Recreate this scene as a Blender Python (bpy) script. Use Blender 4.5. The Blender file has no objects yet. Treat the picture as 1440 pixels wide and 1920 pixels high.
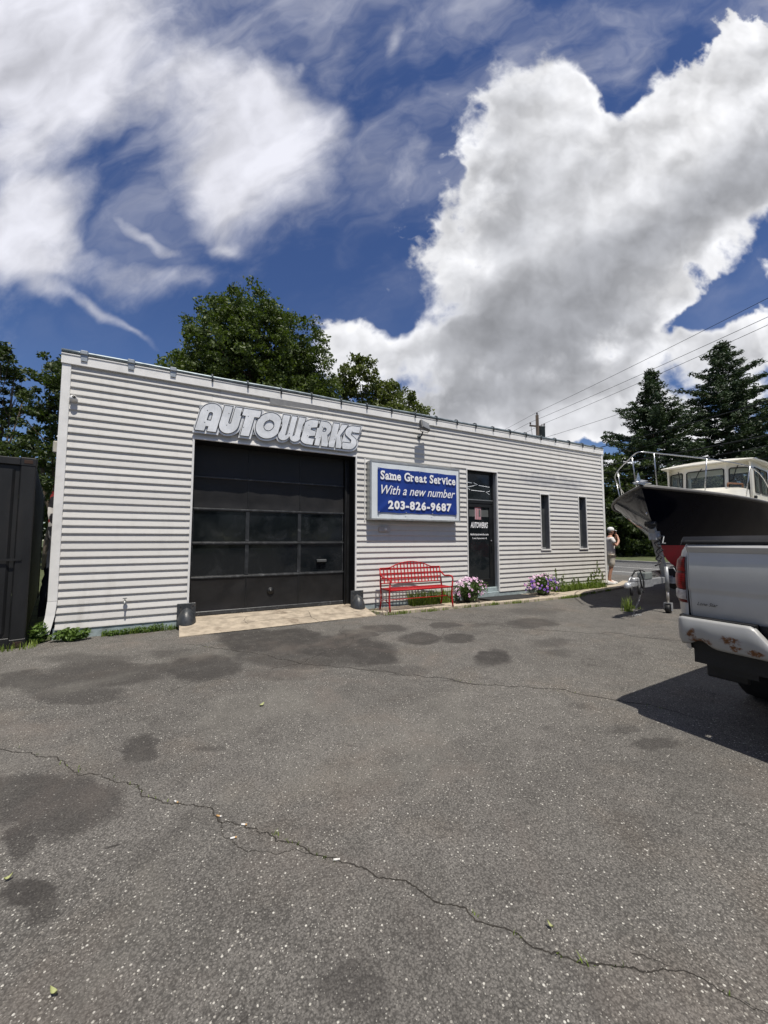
import bpy, bmesh, math, random
import numpy as np
from math import sin, cos, pi, radians, sqrt
from mathutils import Vector, Matrix

# ------------------------------------------------------------------ camera, world, sun, exposure
scene = bpy.context.scene
C = scene.collection
AZ = radians(61.83)            # compass of the view: angle of the view direction from the wall direction (+x)
PITCH = radians(4.13)
cam_d = bpy.data.cameras.new('camera')
cam = bpy.data.objects.new('camera', cam_d)
C.objects.link(cam)
cam.location = (1.555, -7.168, 1.43)
cam.rotation_euler = (radians(90) + PITCH, 0, AZ - radians(90))
cam_d.sensor_fit = 'VERTICAL'
cam_d.sensor_height = 24.0
cam_d.lens = 24.0 * 720 / 1920
cam_d.clip_start = 0.05
cam_d.clip_end = 3000
scene.camera = cam
scene.view_settings.view_transform = 'Standard'
scene.view_settings.look = 'None'
scene.view_settings.exposure = 0.0
scene.view_settings.gamma = 1.0
scene.view_settings.use_curve_mapping = False

SUNV = Vector((-0.03, -0.42, 1.0)).normalized()
sd = bpy.data.lights.new('sun', 'SUN')
sd.energy = 5.0
sd.angle = radians(0.5)
sd.color = (1.0, 0.95, 0.865)
sun = bpy.data.objects.new('sun', sd)
C.objects.link(sun)
sun.location = (0, -20, 40)
sun.rotation_euler = (-SUNV).to_track_quat('-Z', 'Y').to_euler()


class NG:
    """small helper round a node tree"""
    def __init__(s, tree):
        s.t = tree
        s.n = tree.nodes
        s.l = tree.links

    def node(s, typ, **kw):
        nd = s.n.new(typ)
        for k, v in kw.items():
            setattr(nd, k, v)
        return nd

    def put(s, sock, v):
        if v is None:
            return
        if hasattr(v, 'links') and hasattr(v, 'node'):
            s.l.new(v, sock)
        else:
            sock.default_value = v

    def m(s, op, a, b=None, c=None, clamp=False):
        nd = s.node('ShaderNodeMath', operation=op)
        nd.use_clamp = clamp
        s.put(nd.inputs[0], a)
        s.put(nd.inputs[1], b)
        s.put(nd.inputs[2], c)
        return nd.outputs[0]

    def vm(s, op, a, b=None, scale=None):
        nd = s.node('ShaderNodeVectorMath', operation=op)
        s.put(nd.inputs[0], a)
        s.put(nd.inputs[1], b)
        if scale is not None:
            s.put(nd.inputs['Scale'], scale)
        return nd.outputs['Value'] if op in ('DOT_PRODUCT', 'LENGTH', 'DISTANCE') else nd.outputs['Vector']

    def comb(s, x, y, z=0.0):
        nd = s.node('ShaderNodeCombineXYZ')
        s.put(nd.inputs[0], x)
        s.put(nd.inputs[1], y)
        s.put(nd.inputs[2], z)
        return nd.outputs[0]

    def sep(s, v):
        nd = s.node('ShaderNodeSeparateXYZ')
        s.put(nd.inputs[0], v)
        return nd.outputs

    def noise(s, vec, scale, detail=4, rough=0.55, dist=0.0, col=False, lac=2.0):
        nd = s.node('ShaderNodeTexNoise')
        s.put(nd.inputs['Vector'], vec)
        s.put(nd.inputs['Scale'], scale)
        s.put(nd.inputs['Detail'], float(detail))
        s.put(nd.inputs['Roughness'], rough)
        s.put(nd.inputs['Lacunarity'], lac)
        s.put(nd.inputs['Distortion'], dist)
        return nd.outputs['Color' if col else 'Fac']

    def vor(s, vec, scale, feature='F1', out='Distance', rnd=1.0):
        nd = s.node('ShaderNodeTexVoronoi', feature=feature)
        s.put(nd.inputs['Vector'], vec)
        s.put(nd.inputs['Scale'], scale)
        s.put(nd.inputs['Randomness'], rnd)
        return nd.outputs[out]

    def ss(s, v, lo, hi, a=0.0, b=1.0):
        nd = s.node('ShaderNodeMapRange', interpolation_type='SMOOTHSTEP')
        s.put(nd.inputs[0], v)
        for i, x in enumerate((lo, hi, a, b)):
            s.put(nd.inputs[i + 1], x)
        return nd.outputs[0]

    def mix(s, f, a, b, blend='MIX'):
        nd = s.node('ShaderNodeMix', data_type='RGBA', blend_type=blend)
        s.put(nd.inputs[0], f)
        s.put(nd.inputs[6], tuple(a) + (1,) if isinstance(a, tuple) and len(a) == 3 else a)
        s.put(nd.inputs[7], tuple(b) + (1,) if isinstance(b, tuple) and len(b) == 3 else b)
        return nd.outputs[2]


def build_world():
    w = bpy.data.worlds.new('World')
    scene.world = w
    w.use_nodes = True
    g = NG(w.node_tree)
    for n in list(g.n):
        g.n.remove(n)
    out = g.node('ShaderNodeOutputWorld')
    bg = g.node('ShaderNodeBackground')
    bg.inputs['Strength'].default_value = 0.09
    g.l.new(bg.outputs[0], out.inputs[0])
    sky = g.node('ShaderNodeTexSky', sky_type='NISHITA')
    sky.sun_disc = False
    sky.sun_elevation = math.asin(SUNV.z)
    sky.sun_rotation = math.atan2(SUNV.x, SUNV.y)
    sky.altitude = 100
    sky.air_density = 1.0
    sky.dust_density = 0.3
    sky.ozone_density = 4.0
    v = g.node('ShaderNodeTexCoord').outputs['Generated']
    v = g.vm('NORMALIZE', v)
    f0 = (cos(AZ), sin(AZ), 0)
    r0 = (sin(AZ), -cos(AZ), 0)
    df = g.vm('DOT_PRODUCT', v, f0)
    front = g.ss(df, 0.12, 0.30)
    dfc = g.m('MAXIMUM', df, 0.1)
    U = g.m('DIVIDE', g.vm('DOT_PRODUCT', v, r0), dfc)
    vz = g.sep(v)[2]
    V = g.m('DIVIDE', vz, dfc)
    q = g.comb(U, V, 0.37)
    fi = g.node('ShaderNodeTexImage', interpolation='Linear', extension='EXTEND')
    U0, U1, V0, V1 = -1.55, 1.55, -0.02, 2.1
    fi.image = float_image('clouds_ahead', cloud_image(1500, 1020, U0, U1, V0, V1))
    g.put(fi.inputs[0], g.comb(g.m('DIVIDE', g.m('SUBTRACT', U, U0), U1 - U0), g.m('DIVIDE', g.m('SUBTRACT', V, V0), V1 - V0)))
    bi = g.node('ShaderNodeTexEnvironment', interpolation='Linear')
    bi.image = float_image('clouds_around', back_clouds(900, 450))
    g.put(bi.inputs[0], v)
    # the hand-over from one to the other lies outside the picture
    e1 = g.ss(g.m('ABSOLUTE', U), 1.25, 1.5, 1.0, 0.0)
    front = g.m('MULTIPLY', g.m('MULTIPLY', front, e1), g.ss(V, 1.8, 2.05, 1.0, 0.0))
    # blue of the sky, a little deeper than the model gives
    hsv = g.node('ShaderNodeHueSaturation')
    hsv.inputs['Saturation'].default_value = 1.14
    hsv.inputs['Hue'].default_value = 0.513
    hsv.inputs['Value'].default_value = 1.0
    g.l.new(sky.outputs[0], hsv.inputs['Color'])
    blue = hsv.outputs[0]
    cf = g.mix(fi.outputs['Alpha'], blue, g.vm('SCALE', fi.outputs['Color'], scale=11.0))
    bs = g.sep(bi.outputs['Color'])
    cr = g.mix(g.m('MULTIPLY', bs[1], 0.95), blue, g.vm('SCALE', (9.9, 10.0, 10.5), scale=bs[0]))
    fin = g.mix(front, cr, cf)
    # below the horizon: dull earth
    fin = g.mix(g.ss(vz, -0.03, 0.0), (0.9, 0.95, 0.9), fin)
    g.l.new(fin, bg.inputs['Color'])


LN = [(0.943, 0.654, 0.116, 0.058, 35, 0.75), (1.059, 0.854, 0.087, 0.087, 30, 0.5), (0.837, 0.579, 0.087, 0.032, 30, 0.55), (0.665, 1.262, 0.058, 0.072, -20, 0.4), (0.208, 1.011, 0.029, 0.058, 0, 0.3), (0.577, 0.227, 0.174, 0.032, 0, 0.6), (0.029, 0.594, 0.029, 0.036, 0, 0.4), (-0.087, 0.654, 0.036, 0.029, 0, 0.2)]
LA = [(0.42, 1.164, 0.188, 0.217, 0, 1), (0.283, 1.027, 0.101, 0.116, 0, 0.7), (0.528, 1.237, 0.101, 0.159, 0, 0.8), (0.565, 1.011, 0.304, 0.188, 20, 1), (0.796, 1.172, 0.275, 0.13, 25, 0.95), (1.032, 1.32, 0.174, 0.159, 40, 1), (0.907, 1.011, 0.362, 0.246, 25, 1.1), (0.527, 0.792, 0.377, 0.275, 20, 1.2), (0.206, 0.854, 0.072, 0.174, 0, 0.5), (0.233, 0.73, 0.159, 0.116, 0, 0.75), (0.404, 0.564, 0.377, 0.159, 10, 1.1), (0.23, 0.504, 0.174, 0.13, 10, 0.8), (0.827, 0.654, 0.188, 0.072, 35, 0.35), (-0.086, 0.556, 0.116, 0.08, 0, 0.72), (-0.043, 0.474, 0.174, 0.087, 0, 0.75), (0.058, 0.534, 0.116, 0.087, 0, 0.7), (0.1, 0.474, 0.13, 0.087, 10, 0.7), (0.256, 0.386, 0.246, 0.101, 0, 0.8), (0.47, 0.401, 0.377, 0.116, 5, 0.9), (0.689, 0.504, 0.362, 0.087, 20, 0.6), (0.892, 0.534, 0.29, 0.109, 10, 0.95), (0.766, 0.594, 0.13, 0.087, 20, 0.7), (0.839, 0.869, 0.377, 0.159, 30, 1), (1.021, 0.73, 0.087, 0.058, 30, 0.75), (0.397, 0.314, 0.478, 0.101, 0, 0.9), (0.606, 0.242, 0.507, 0.087, 0, 0.7), (0.212, 0.27, 0.174, 0.058, 0, 0.5), (-0.173, 0.594, 0.043, 0.043, 0, 0.3), (0.97, 0.416, 0.29, 0.101, 0, 0.6)]
LB = [(-0.438, 1.237, 0.275, 0.174, -15, 0.95), (-0.373, 1.075, 0.188, 0.188, 0, 1), (-0.444, 0.964, 0.145, 0.116, -20, 0.85), (-0.411, 0.823, 0.087, 0.043, 0, 0.55), (-0.195, 1.172, 0.101, 0.116, -30, 0.6), (-0.943, 1.353, 0.348, 0.217, 0, 1.1), (-1.015, 1.521, 0.377, 0.174, 0, 1), (-0.765, 1.453, 0.174, 0.159, 0, 0.6), (-1.031, 1.091, 0.145, 0.145, 0, 0.8), (-0.973, 0.885, 0.174, 0.159, 0, 1), (-1.024, 0.776, 0.101, 0.101, 0, 0.9), (-0.878, 0.776, 0.087, 0.087, 0, 0.55), (-0.883, 1.107, 0.043, 0.13, 30, 0.35), (-0.638, 0.823, 0.101, 0.032, -20, 0.55), (-0.554, 0.715, 0.159, 0.051, 0, 0.42), (-0.713, 0.7, 0.261, 0.072, 5, 0.42), (-0.958, 0.669, 0.116, 0.036, -30, 0.5), (-0.84, 0.624, 0.13, 0.026, -20, 0.5), (-0.751, 0.594, 0.101, 0.023, -28, 0.5), (-0.662, 0.549, 0.072, 0.017, -35, 0.42), (-0.964, 0.745, 0.159, 0.087, 0, 0.7), (-0.804, 1.027, 0.043, 0.087, 0, 0.25), (-0.694, 0.916, 0.043, 0.043, 0, 0.25), (-0.137, 1.403, 0.13, 0.072, 70, 0.3), (-0.215, 1.521, 0.145, 0.036, 30, 0.4), (-0.221, 1.37, 0.022, 0.058, -20, 0.35), (0.031, 1.47, 0.043, 0.13, -10, 0.35), (0.089, 1.027, 0.13, 0.174, 40, 0.3), (0.522, 1.504, 0.174, 0.058, 20, 0.25), (-0.09, 1.107, 0.087, 0.058, 0, 0.3), (0.0, 1.221, 0.087, 0.145, 0, 0.2)]
LS = [(0.493, 0.654, 0.29, 0.159, 25, 1), (0.403, 0.534, 0.377, 0.087, 10, 0.9), (0.325, 0.901, 0.116, 0.13, 0, 0.45), (0.735, 0.838, 0.377, 0.08, 30, 0.9), (1.043, 1.043, 0.217, 0.087, 35, 0.7), (0.199, 0.364, 0.261, 0.051, 5, 0.7), (0.26, 0.609, 0.13, 0.087, 0, 0.7), (-1.007, 1.403, 0.217, 0.13, 0, 0.55), (-0.755, 1.254, 0.174, 0.116, -10, 0.3), (-0.45, 1.139, 0.087, 0.13, 0, 0.3), (-0.475, 0.995, 0.087, 0.058, 0, 0.3), (0.567, 1.059, 0.058, 0.087, 30, 0.3), (0.4, 0.445, 0.406, 0.038, 6, 0.2), (0.799, 0.416, 0.232, 0.043, 10, 0.5), (-0.996, 0.792, 0.101, 0.087, 0, 0.3)]


_PR = np.random.RandomState(11)
_PERM = np.tile(_PR.permutation(512), 2)
_GA = _PR.uniform(0, 2 * pi, 512)
_GX, _GY = np.cos(_GA).astype(np.float32), np.sin(_GA).astype(np.float32)


def pnoise(x, y, seed=0):
    xi = np.floor(x).astype(np.int32)
    yi = np.floor(y).astype(np.int32)
    fx = (x - xi).astype(np.float32)
    fy = (y - yi).astype(np.float32)
    u = fx * fx * fx * (fx * (fx * 6 - 15) + 10)
    v = fy * fy * fy * (fy * (fy * 6 - 15) + 10)

    def gr(ix, iy, dx, dy):
        h = _PERM[(_PERM[(ix + seed * 37) & 511] + iy) & 511]
        return _GX[h] * dx + _GY[h] * dy
    a = gr(xi, yi, fx, fy)
    b = gr(xi + 1, yi, fx - 1, fy)
    c = gr(xi, yi + 1, fx, fy - 1)
    d = gr(xi + 1, yi + 1, fx - 1, fy - 1)
    a += u * (b - a)
    c += u * (d - c)
    return (a + v * (c - a)) * 1.5


def fbm(x, y, o=5, r=0.5, seed=0, mode=0):
    t = np.zeros_like(x)
    amp, f, tot = 1.0, 1.0, 0.0
    for i in range(o):
        n = pnoise(x * f + 3.1 * i, y * f - 1.7 * i, seed + i)
        if mode == 1:      # billow: rounded heads
            n = 1 - 2 * np.sqrt(n * n + 0.004) * 1.6
        t += amp * n
        tot += amp
        amp *= r
        f *= 2.03
    return t / tot


def sstep(v, a, b):
    t = np.clip((v - a) / (b - a), 0, 1)
    return t * t * (3 - 2 * t)


def cloud_image(W, H, u0, u1, v0, v1):
    """clouds of the visible part of the sky, over tangent coordinates of the view's horizontal direction"""
    U, V = np.meshgrid(np.linspace(u0, u1, W, dtype=np.float32), np.linspace(v0, v1, H, dtype=np.float32))
    wx, wy = fbm(U * 1.9, V * 1.9, 3, 0.5, 5), fbm(U * 1.9, V * 1.9, 3, 0.5, 25)
    w2x, w2y = fbm(U * 7, V * 7, 4, 0.55, 45), fbm(U * 7, V * 7, 4, 0.55, 65)

    def field(L, x, y, soft=False, p=4.0):
        acc = np.zeros_like(U)
        for (u, v, ru, rv, rot, wt) in L:
            a = radians(rot)
            dx, dy = x - u, y - v
            X = (dx * cos(a) + dy * sin(a)) / ru
            Y = (-dx * sin(a) + dy * cos(a)) / rv
            e = wt * np.exp(-(X * X + Y * Y))
            acc += e if soft else e ** p
        return acc if soft else acc ** (1 / p)
    ax, ay = U + wx * 0.05 + w2x * 0.035, V + wy * 0.05 + w2y * 0.035
    fa = field(LA, ax, ay)
    # streaky coordinates, drawn out down-left to up-right like the big cloud's wind
    sx, sy = U * 0.8 + V * 0.5, V * 0.9 - U * 0.55
    swx, swy = fbm(sx * 3, sy * 3, 4, 0.55, 85), fbm(sx * 3, sy * 3, 4, 0.55, 105)
    bx, by = U + wx * 0.07 + swx * 0.09, V + wy * 0.07 + swy * 0.09
    fa = fa - field(LN, ax, ay, True)
    fb = field(LB, bx, by)
    fs = field(LS, ax, ay, True)
    bil = fbm(U * 6 + w2x * 0.15, V * 6 + w2y * 0.15, 6, 0.55, 125, 1)
    fin = fbm(U * 11, V * 11, 7, 0.62, 145)
    da = fa + 0.24 * bil + 0.17 * fin + 0.03
    edge = np.clip(0.21 + 0.40 * (fbm(U * 2.5, V * 2.5, 2, 0.5, 165) + 0.1), 0.10, 0.42)
    ma = sstep((da - 0.34) / edge, 0, 1)
    st = fbm(sx * 4 + swx * 0.45, sy * 6 + swy * 0.45, 8, 0.58, 185)
    fi2 = fbm(U * 13 + swx * 0.6, V * 13 + swy * 0.6, 6, 0.60, 205)
    db = fb + 0.34 * st + 0.10 * fi2
    mb = sstep(db, 0.05, 0.85)
    veil = sstep(fbm(sx * 1.6 + swx * 0.3, sy * 3.0 + swy * 0.3, 7, 0.58, 225), -0.25, 0.6) * sstep(V, 0.40, 1.2) * 0.55
    mb = np.maximum(mb, veil)
    # relief: puffs lit from high behind the viewer
    def puff(ox, oy, sd):
        return fbm(U * 4 + w2x * 0.12 + ox, V * 4 + w2y * 0.12 + oy, 5, 0.50, sd, 0) * 1.3 + 0.5 * fbm(U * 2.2 + ox * 0.44, V * 2.2 + oy * 0.44, 3, 0.5, sd + 9)
    p0 = puff(0, 0, 245)
    rel = np.clip((p0 - puff(-0.10, 0.16, 245)) * 0.62, -0.24, 0.24)
    big = fbm(sx * 1.8 + swx * 0.25, sy * 3.4 + swy * 0.25, 7, 0.50, 265)
    sh = fs * 0.85 + 0.50 * big + 0.06 * bil + 0.08 + 0.25 * sstep(V, 0.75, 0.2)
    sh *= sstep(da, 0.42, 0.95)
    sh = 1 - np.exp(-np.clip(sh + 0.08, 0, 3) * 1.25)
    ba = 0.97 - 0.62 * sh - 0.06 * sstep(da, 0.55, 0.9) + rel * (0.85 - 0.6 * sh) + 0.06 * fin
    ba = np.clip(ba, 0.18, 1.02)
    tint = np.stack([1 - 0.03 * sh, 1 - 0.0 * sh, 1.02 + 0.07 * sh], -1)
    ca = ba[..., None] * tint
    s0 = fbm(sx * 3 + swx * 0.3, sy * 4.5 + swy * 0.3, 5, 0.5, 285)
    s1 = fbm(sx * 3 + swx * 0.3 - 0.08, sy * 4.5 + swy * 0.3 + 0.14, 5, 0.5, 285)
    rel2 = np.clip((s0 - s1) * 0.35, -0.12, 0.12)
    bb = np.clip(0.76 + 0.14 * sstep(db, 0.5, 1.1) - 0.30 * sstep(fs + 0.35 * big, 0.05, 0.9) + rel2 + 0.05 * st, 0.3, 0.95)
    cb = bb[..., None] * np.array([0.985, 0.99, 1.075])
    mb = mb * 0.94
    al = ma + mb * (1 - ma)
    col = (ca * ma[..., None] + cb * (mb * (1 - ma))[..., None]) / np.maximum(al, 1e-4)[..., None]
    return np.dstack([np.clip(col, 0, 1.1), al]).astype(np.float32)


def back_clouds(W, H):
    """broken cloud for the whole dome, equirectangular, upper half only"""
    lon, lat = np.meshgrid(np.linspace(-pi, pi, W, endpoint=False, dtype=np.float32), np.linspace(-pi / 2, pi / 2, H, dtype=np.float32))
    x, y, z = np.cos(lat) * np.cos(lon), np.cos(lat) * np.sin(lon), np.maximum(np.sin(lat), 0)
    px, py = x / (z + 0.18), y / (z + 0.18)
    w1, w2 = fbm(px, py, 3, 0.5, 7), fbm(px, py, 3, 0.5, 17)
    n = fbm(px * 0.9 + w1 * 0.5, py * 0.9 + w2 * 0.5, 8, 0.56, 27) + 0.12 * fbm(px * 3, py * 3, 5, 0.55, 37, 1)
    a = sstep(n, -0.04, 0.18)
    s = sstep(n + 0.2 * fbm(px * 2, py * 2, 4, 0.5, 47), 0.05, 0.5)
    b = 0.60 - 0.32 * s
    return np.dstack([b, a, b, np.ones_like(b)]).astype(np.float32)


def float_image(name, arr):
    im = bpy.data.images.new(name, arr.shape[1], arr.shape[0], alpha=True, float_buffer=True)
    im.colorspace_settings.name = 'Linear Rec.709'
    im.alpha_mode = 'CHANNEL_PACKED'
    im.pixels.foreach_set(np.ascontiguousarray(arr, dtype=np.float32).ravel())
    im.update()
    return im

build_world()
scene.world.cycles.sampling_method = 'MANUAL'
scene.world.cycles.sample_map_resolution = 512

# ------------------------------------------------------------------ helpers
def col4(c):
    return tuple(c) + (1.0,) if len(c) == 3 else c


MATS = {}


def mat(name, color, rough=0.6, metal=0.0, var=0.12, scale=6.0, bump=0.0, bscale=80.0, coat=0.0, spec=0.5, dirt_glint=None, dscale=3.0, damt=0.5, stretch=None):
    """principled with noise-driven tone, optional dirt patches and fine relief, all in object space"""
    if name in MATS:
        return MATS[name]
    m = bpy.data.materials.new(name)
    m.use_nodes = True
    g = NG(m.node_tree)
    b = g.n['Principled BSDF']
    co = g.node('ShaderNodeTexCoord').outputs['Object']
    if stretch:
        co = g.vm('MULTIPLY', co, stretch)
    n = g.noise(co, scale, 5, 0.6)
    lo = tuple(max(0, c * (1 - var)) for c in color)
    hi = tuple(min(1, c * (1 + var)) for c in color)
    c = g.mix(g.ss(n, 0.3, 0.7), lo, hi)
    if dirt_glint:
        d = g.noise(co, dscale, 7, 0.65, dist=0.4)
        c = g.mix(g.m('MULTIPLY', g.ss(d, 0.52, 0.72), damt), c, tuple(dirt_glint))
    g.l.new(c, b.inputs['Base Color'])
    g.put(b.inputs['Roughness'], g.ss(n, 0.2, 0.8, max(0.02, rough - 0.06), min(1, rough + 0.06)))
    b.inputs['Metallic'].default_value = metal
    b.inputs['Specular IOR Level'].default_value = spec
    b.inputs['Coat Weight'].default_value = coat
    if bump:
        bp = g.node('ShaderNodeBump')
        bp.inputs['Strength'].default_value = bump
        bp.inputs['Distance'].default_value = 0.01
        g.l.new(g.noise(co, bscale, 4, 0.6), bp.inputs['Height'])
        g.l.new(bp.outputs[0], b.inputs['Normal'])
    MATS[name] = m
    return m


def setmesh(name, verts, faces, material=None, smooth=False):
    me = bpy.data.meshes.new(name)
    me.from_pydata([tuple(v) for v in verts], [], faces)
    me.update()
    if material:
        me.materials.append(material)
    if smooth:
        for p in me.polygons:
            p.use_smooth = True
    return me


def link(name, me, parent=None, loc=None, rot=None):
    o = bpy.data.objects.new(name, me)
    C.objects.link(o)
    if parent is not None:
        o.parent = parent
    if loc is not None:
        o.location = loc
    if rot is not None:
        o.rotation_euler = rot
    return o


def tag(o, label=None, cat=None, group=None, kind=None):
    if label:
        o['label'] = label
    if cat:
        o['category'] = cat
    if group:
        o['group'] = group
    if kind:
        o['kind'] = kind
    return o


def thing(name, label, cat, loc=(0, 0, 0), rz=0.0, group=None):
    o = bpy.data.objects.new(name, None)
    C.objects.link(o)
    o.empty_display_size = 0.2
    o.location = loc
    o.rotation_euler = (0, 0, rz)
    return tag(o, label, cat, group)


def copy_tree(o, parent=None):
    c = o.copy()
    C.objects.link(c)
    if parent is not None:
        c.parent = parent
    for ch in [x for x in bpy.data.objects if x.parent == o]:
        copy_tree(ch, c)
    return c


class MB:
    """collects shapes into one mesh"""
    def __init__(s):
        s.v = []
        s.f = []
        s.sm = []

    def add(s, verts, faces, smooth=False):
        k = len(s.v)
        s.v += [tuple(v) for v in verts]
        s.f += [tuple(i + k for i in f) for f in faces]
        s.sm += [smooth] * len(faces)
        return s

    def box(s, x0, x1, y0, y1, z0, z1, ch=0.0, M=None):
        """box, chamfered along all edges by ch"""
        if ch <= 0:
            v = [(x, y, z) for x in (x0, x1) for y in (y0, y1) for z in (z0, z1)]
            f = [(0, 1, 3, 2), (4, 6, 7, 5), (0, 4, 5, 1), (2, 3, 7, 6), (0, 2, 6, 4), (1, 5, 7, 3)]
        else:
            bm = bmesh.new()
            bmesh.ops.create_cube(bm, size=1)
            for vv in bm.verts:
                vv.co = Vector((x0 + (vv.co.x + .5) * (x1 - x0), y0 + (vv.co.y + .5) * (y1 - y0), z0 + (vv.co.z + .5) * (z1 - z0)))
            bmesh.ops.bevel(bm, geom=bm.edges[:], offset=ch, segments=1, affect='EDGES')
            bm.verts.index_update()
            v = [tuple(x.co) for x in bm.verts]
            f = [tuple(x.index for x in ff.verts) for ff in bm.faces]
            bm.free()
        if M is not None:
            v = [tuple(M @ Vector(p)) for p in v]
        return s.add(v, f)

    def tube(s, pts, r, n=8, closed=False, caps=True, flat=None):
        """tube along points, r number or list"""
        pts = [Vector(p) for p in pts]
        N = len(pts)
        rr = r if isinstance(r, (list, tuple)) else [r] * N
        vs = []
        prev = None
        for i, p in enumerate(pts):
            if closed:
                t = pts[(i + 1) % N] - pts[i - 1]
            else:
                t = pts[min(i + 1, N - 1)] - pts[max(i - 1, 0)]
            t.normalize()
            if prev is None:
                a = t.orthogonal().normalized() if abs(t.z) > 0.95 else Vector((0, 0, 1)).cross(t).normalized()
            else:
                a = (prev - t * prev.dot(t)).normalized()
            prev = a
            b = t.cross(a)
            for k in range(n):
                an = 2 * pi * k / n
                fa = flat if flat else 1.0
                vs.append(p + a * (cos(an) * rr[i]) + b * (sin(an) * rr[i] * fa))
        fs = []
        for i in range(N if closed else N - 1):
            j = (i + 1) % N
            for k in range(n):
                fs.append((i * n + k, i * n + (k + 1) % n, j * n + (k + 1) % n, j * n + k))
        if caps and not closed:
            fs.append(tuple(range(n - 1, -1, -1)))
            fs.append(tuple((N - 1) * n + k for k in range(n)))
        return s.add(vs, fs, n > 5)

    def prism(s, poly, a, b, axis='y'):
        """extrude a 2D polygon along an axis between a and b; polygon in the other two axes"""
        n = len(poly)

        def P(p, t):
            return {'y': (p[0], t, p[1]), 'x': (t, p[0], p[1]), 'z': (p[0], p[1], t)}[axis]
        v = [P(p, a) for p in poly] + [P(p, b) for p in poly]
        f = [tuple(range(n)), tuple(range(2 * n - 1, n - 1, -1))]
        f += [(i, i + n, (i + 1) % n + n, (i + 1) % n) for i in range(n)]
        return s.add(v, f)

    def lathe(s, prof, n=16, M=None, cap=True):
        v = []
        for r, z in prof:
            for k in range(n):
                a = 2 * pi * k / n
                v.append((r * cos(a), r * sin(a), z))
        f = []
        for i in range(len(prof) - 1):
            for k in range(n):
                f.append((i * n + k, i * n + (k + 1) % n, (i + 1) * n + (k + 1) % n, (i + 1) * n + k))
        if cap:
            f.append(tuple(range(n - 1, -1, -1)))
            f.append(tuple((len(prof) - 1) * n + k for k in range(n)))
        if M is not None:
            v = [tuple(M @ Vector(p)) for p in v]
        return s.add(v, f, True)

    def grid(s, rows, smooth=True, flip=False):
        """rows: equal-length lists of points"""
        n = len(rows[0])
        v = [p for r in rows for p in r]
        f = []
        for i in range(len(rows) - 1):
            for k in range(n - 1):
                q = (i * n + k, i * n + k + 1, (i + 1) * n + k + 1, (i + 1) * n + k)
                f.append(q[::-1] if flip else q)
        return s.add(v, f, smooth)

    def mesh(s, name, material, fix=False):
        me = bpy.data.meshes.new(name)
        me.from_pydata(s.v, [], s.f)
        me.polygons.foreach_set('use_smooth', s.sm)
        if material:
            me.materials.append(material)
        if fix:
            bm = bmesh.new()
            bm.from_mesh(me)
            bmesh.ops.recalc_face_normals(bm, faces=bm.faces)
            bm.to_mesh(me)
            bm.free()
        me.update()
        return me

    def build(s, name, material, parent=None, loc=None, rot=None, fix=True, angle=None):
        me = s.mesh(name, material, fix)
        o = link(name, me, parent, loc, rot)
        if angle:
            me.polygons.foreach_set('use_smooth', [True] * len(me.polygons))
            try:
                me.set_sharp_from_angle(angle=radians(angle))
            except Exception:
                pass
        return o


def Rz(a):
    return Matrix.Rotation(a, 4, 'Z')


def TR(x, y, z):
    return Matrix.Translation((x, y, z))


def struct(o):
    o['kind'] = 'structure'
    return o


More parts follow.
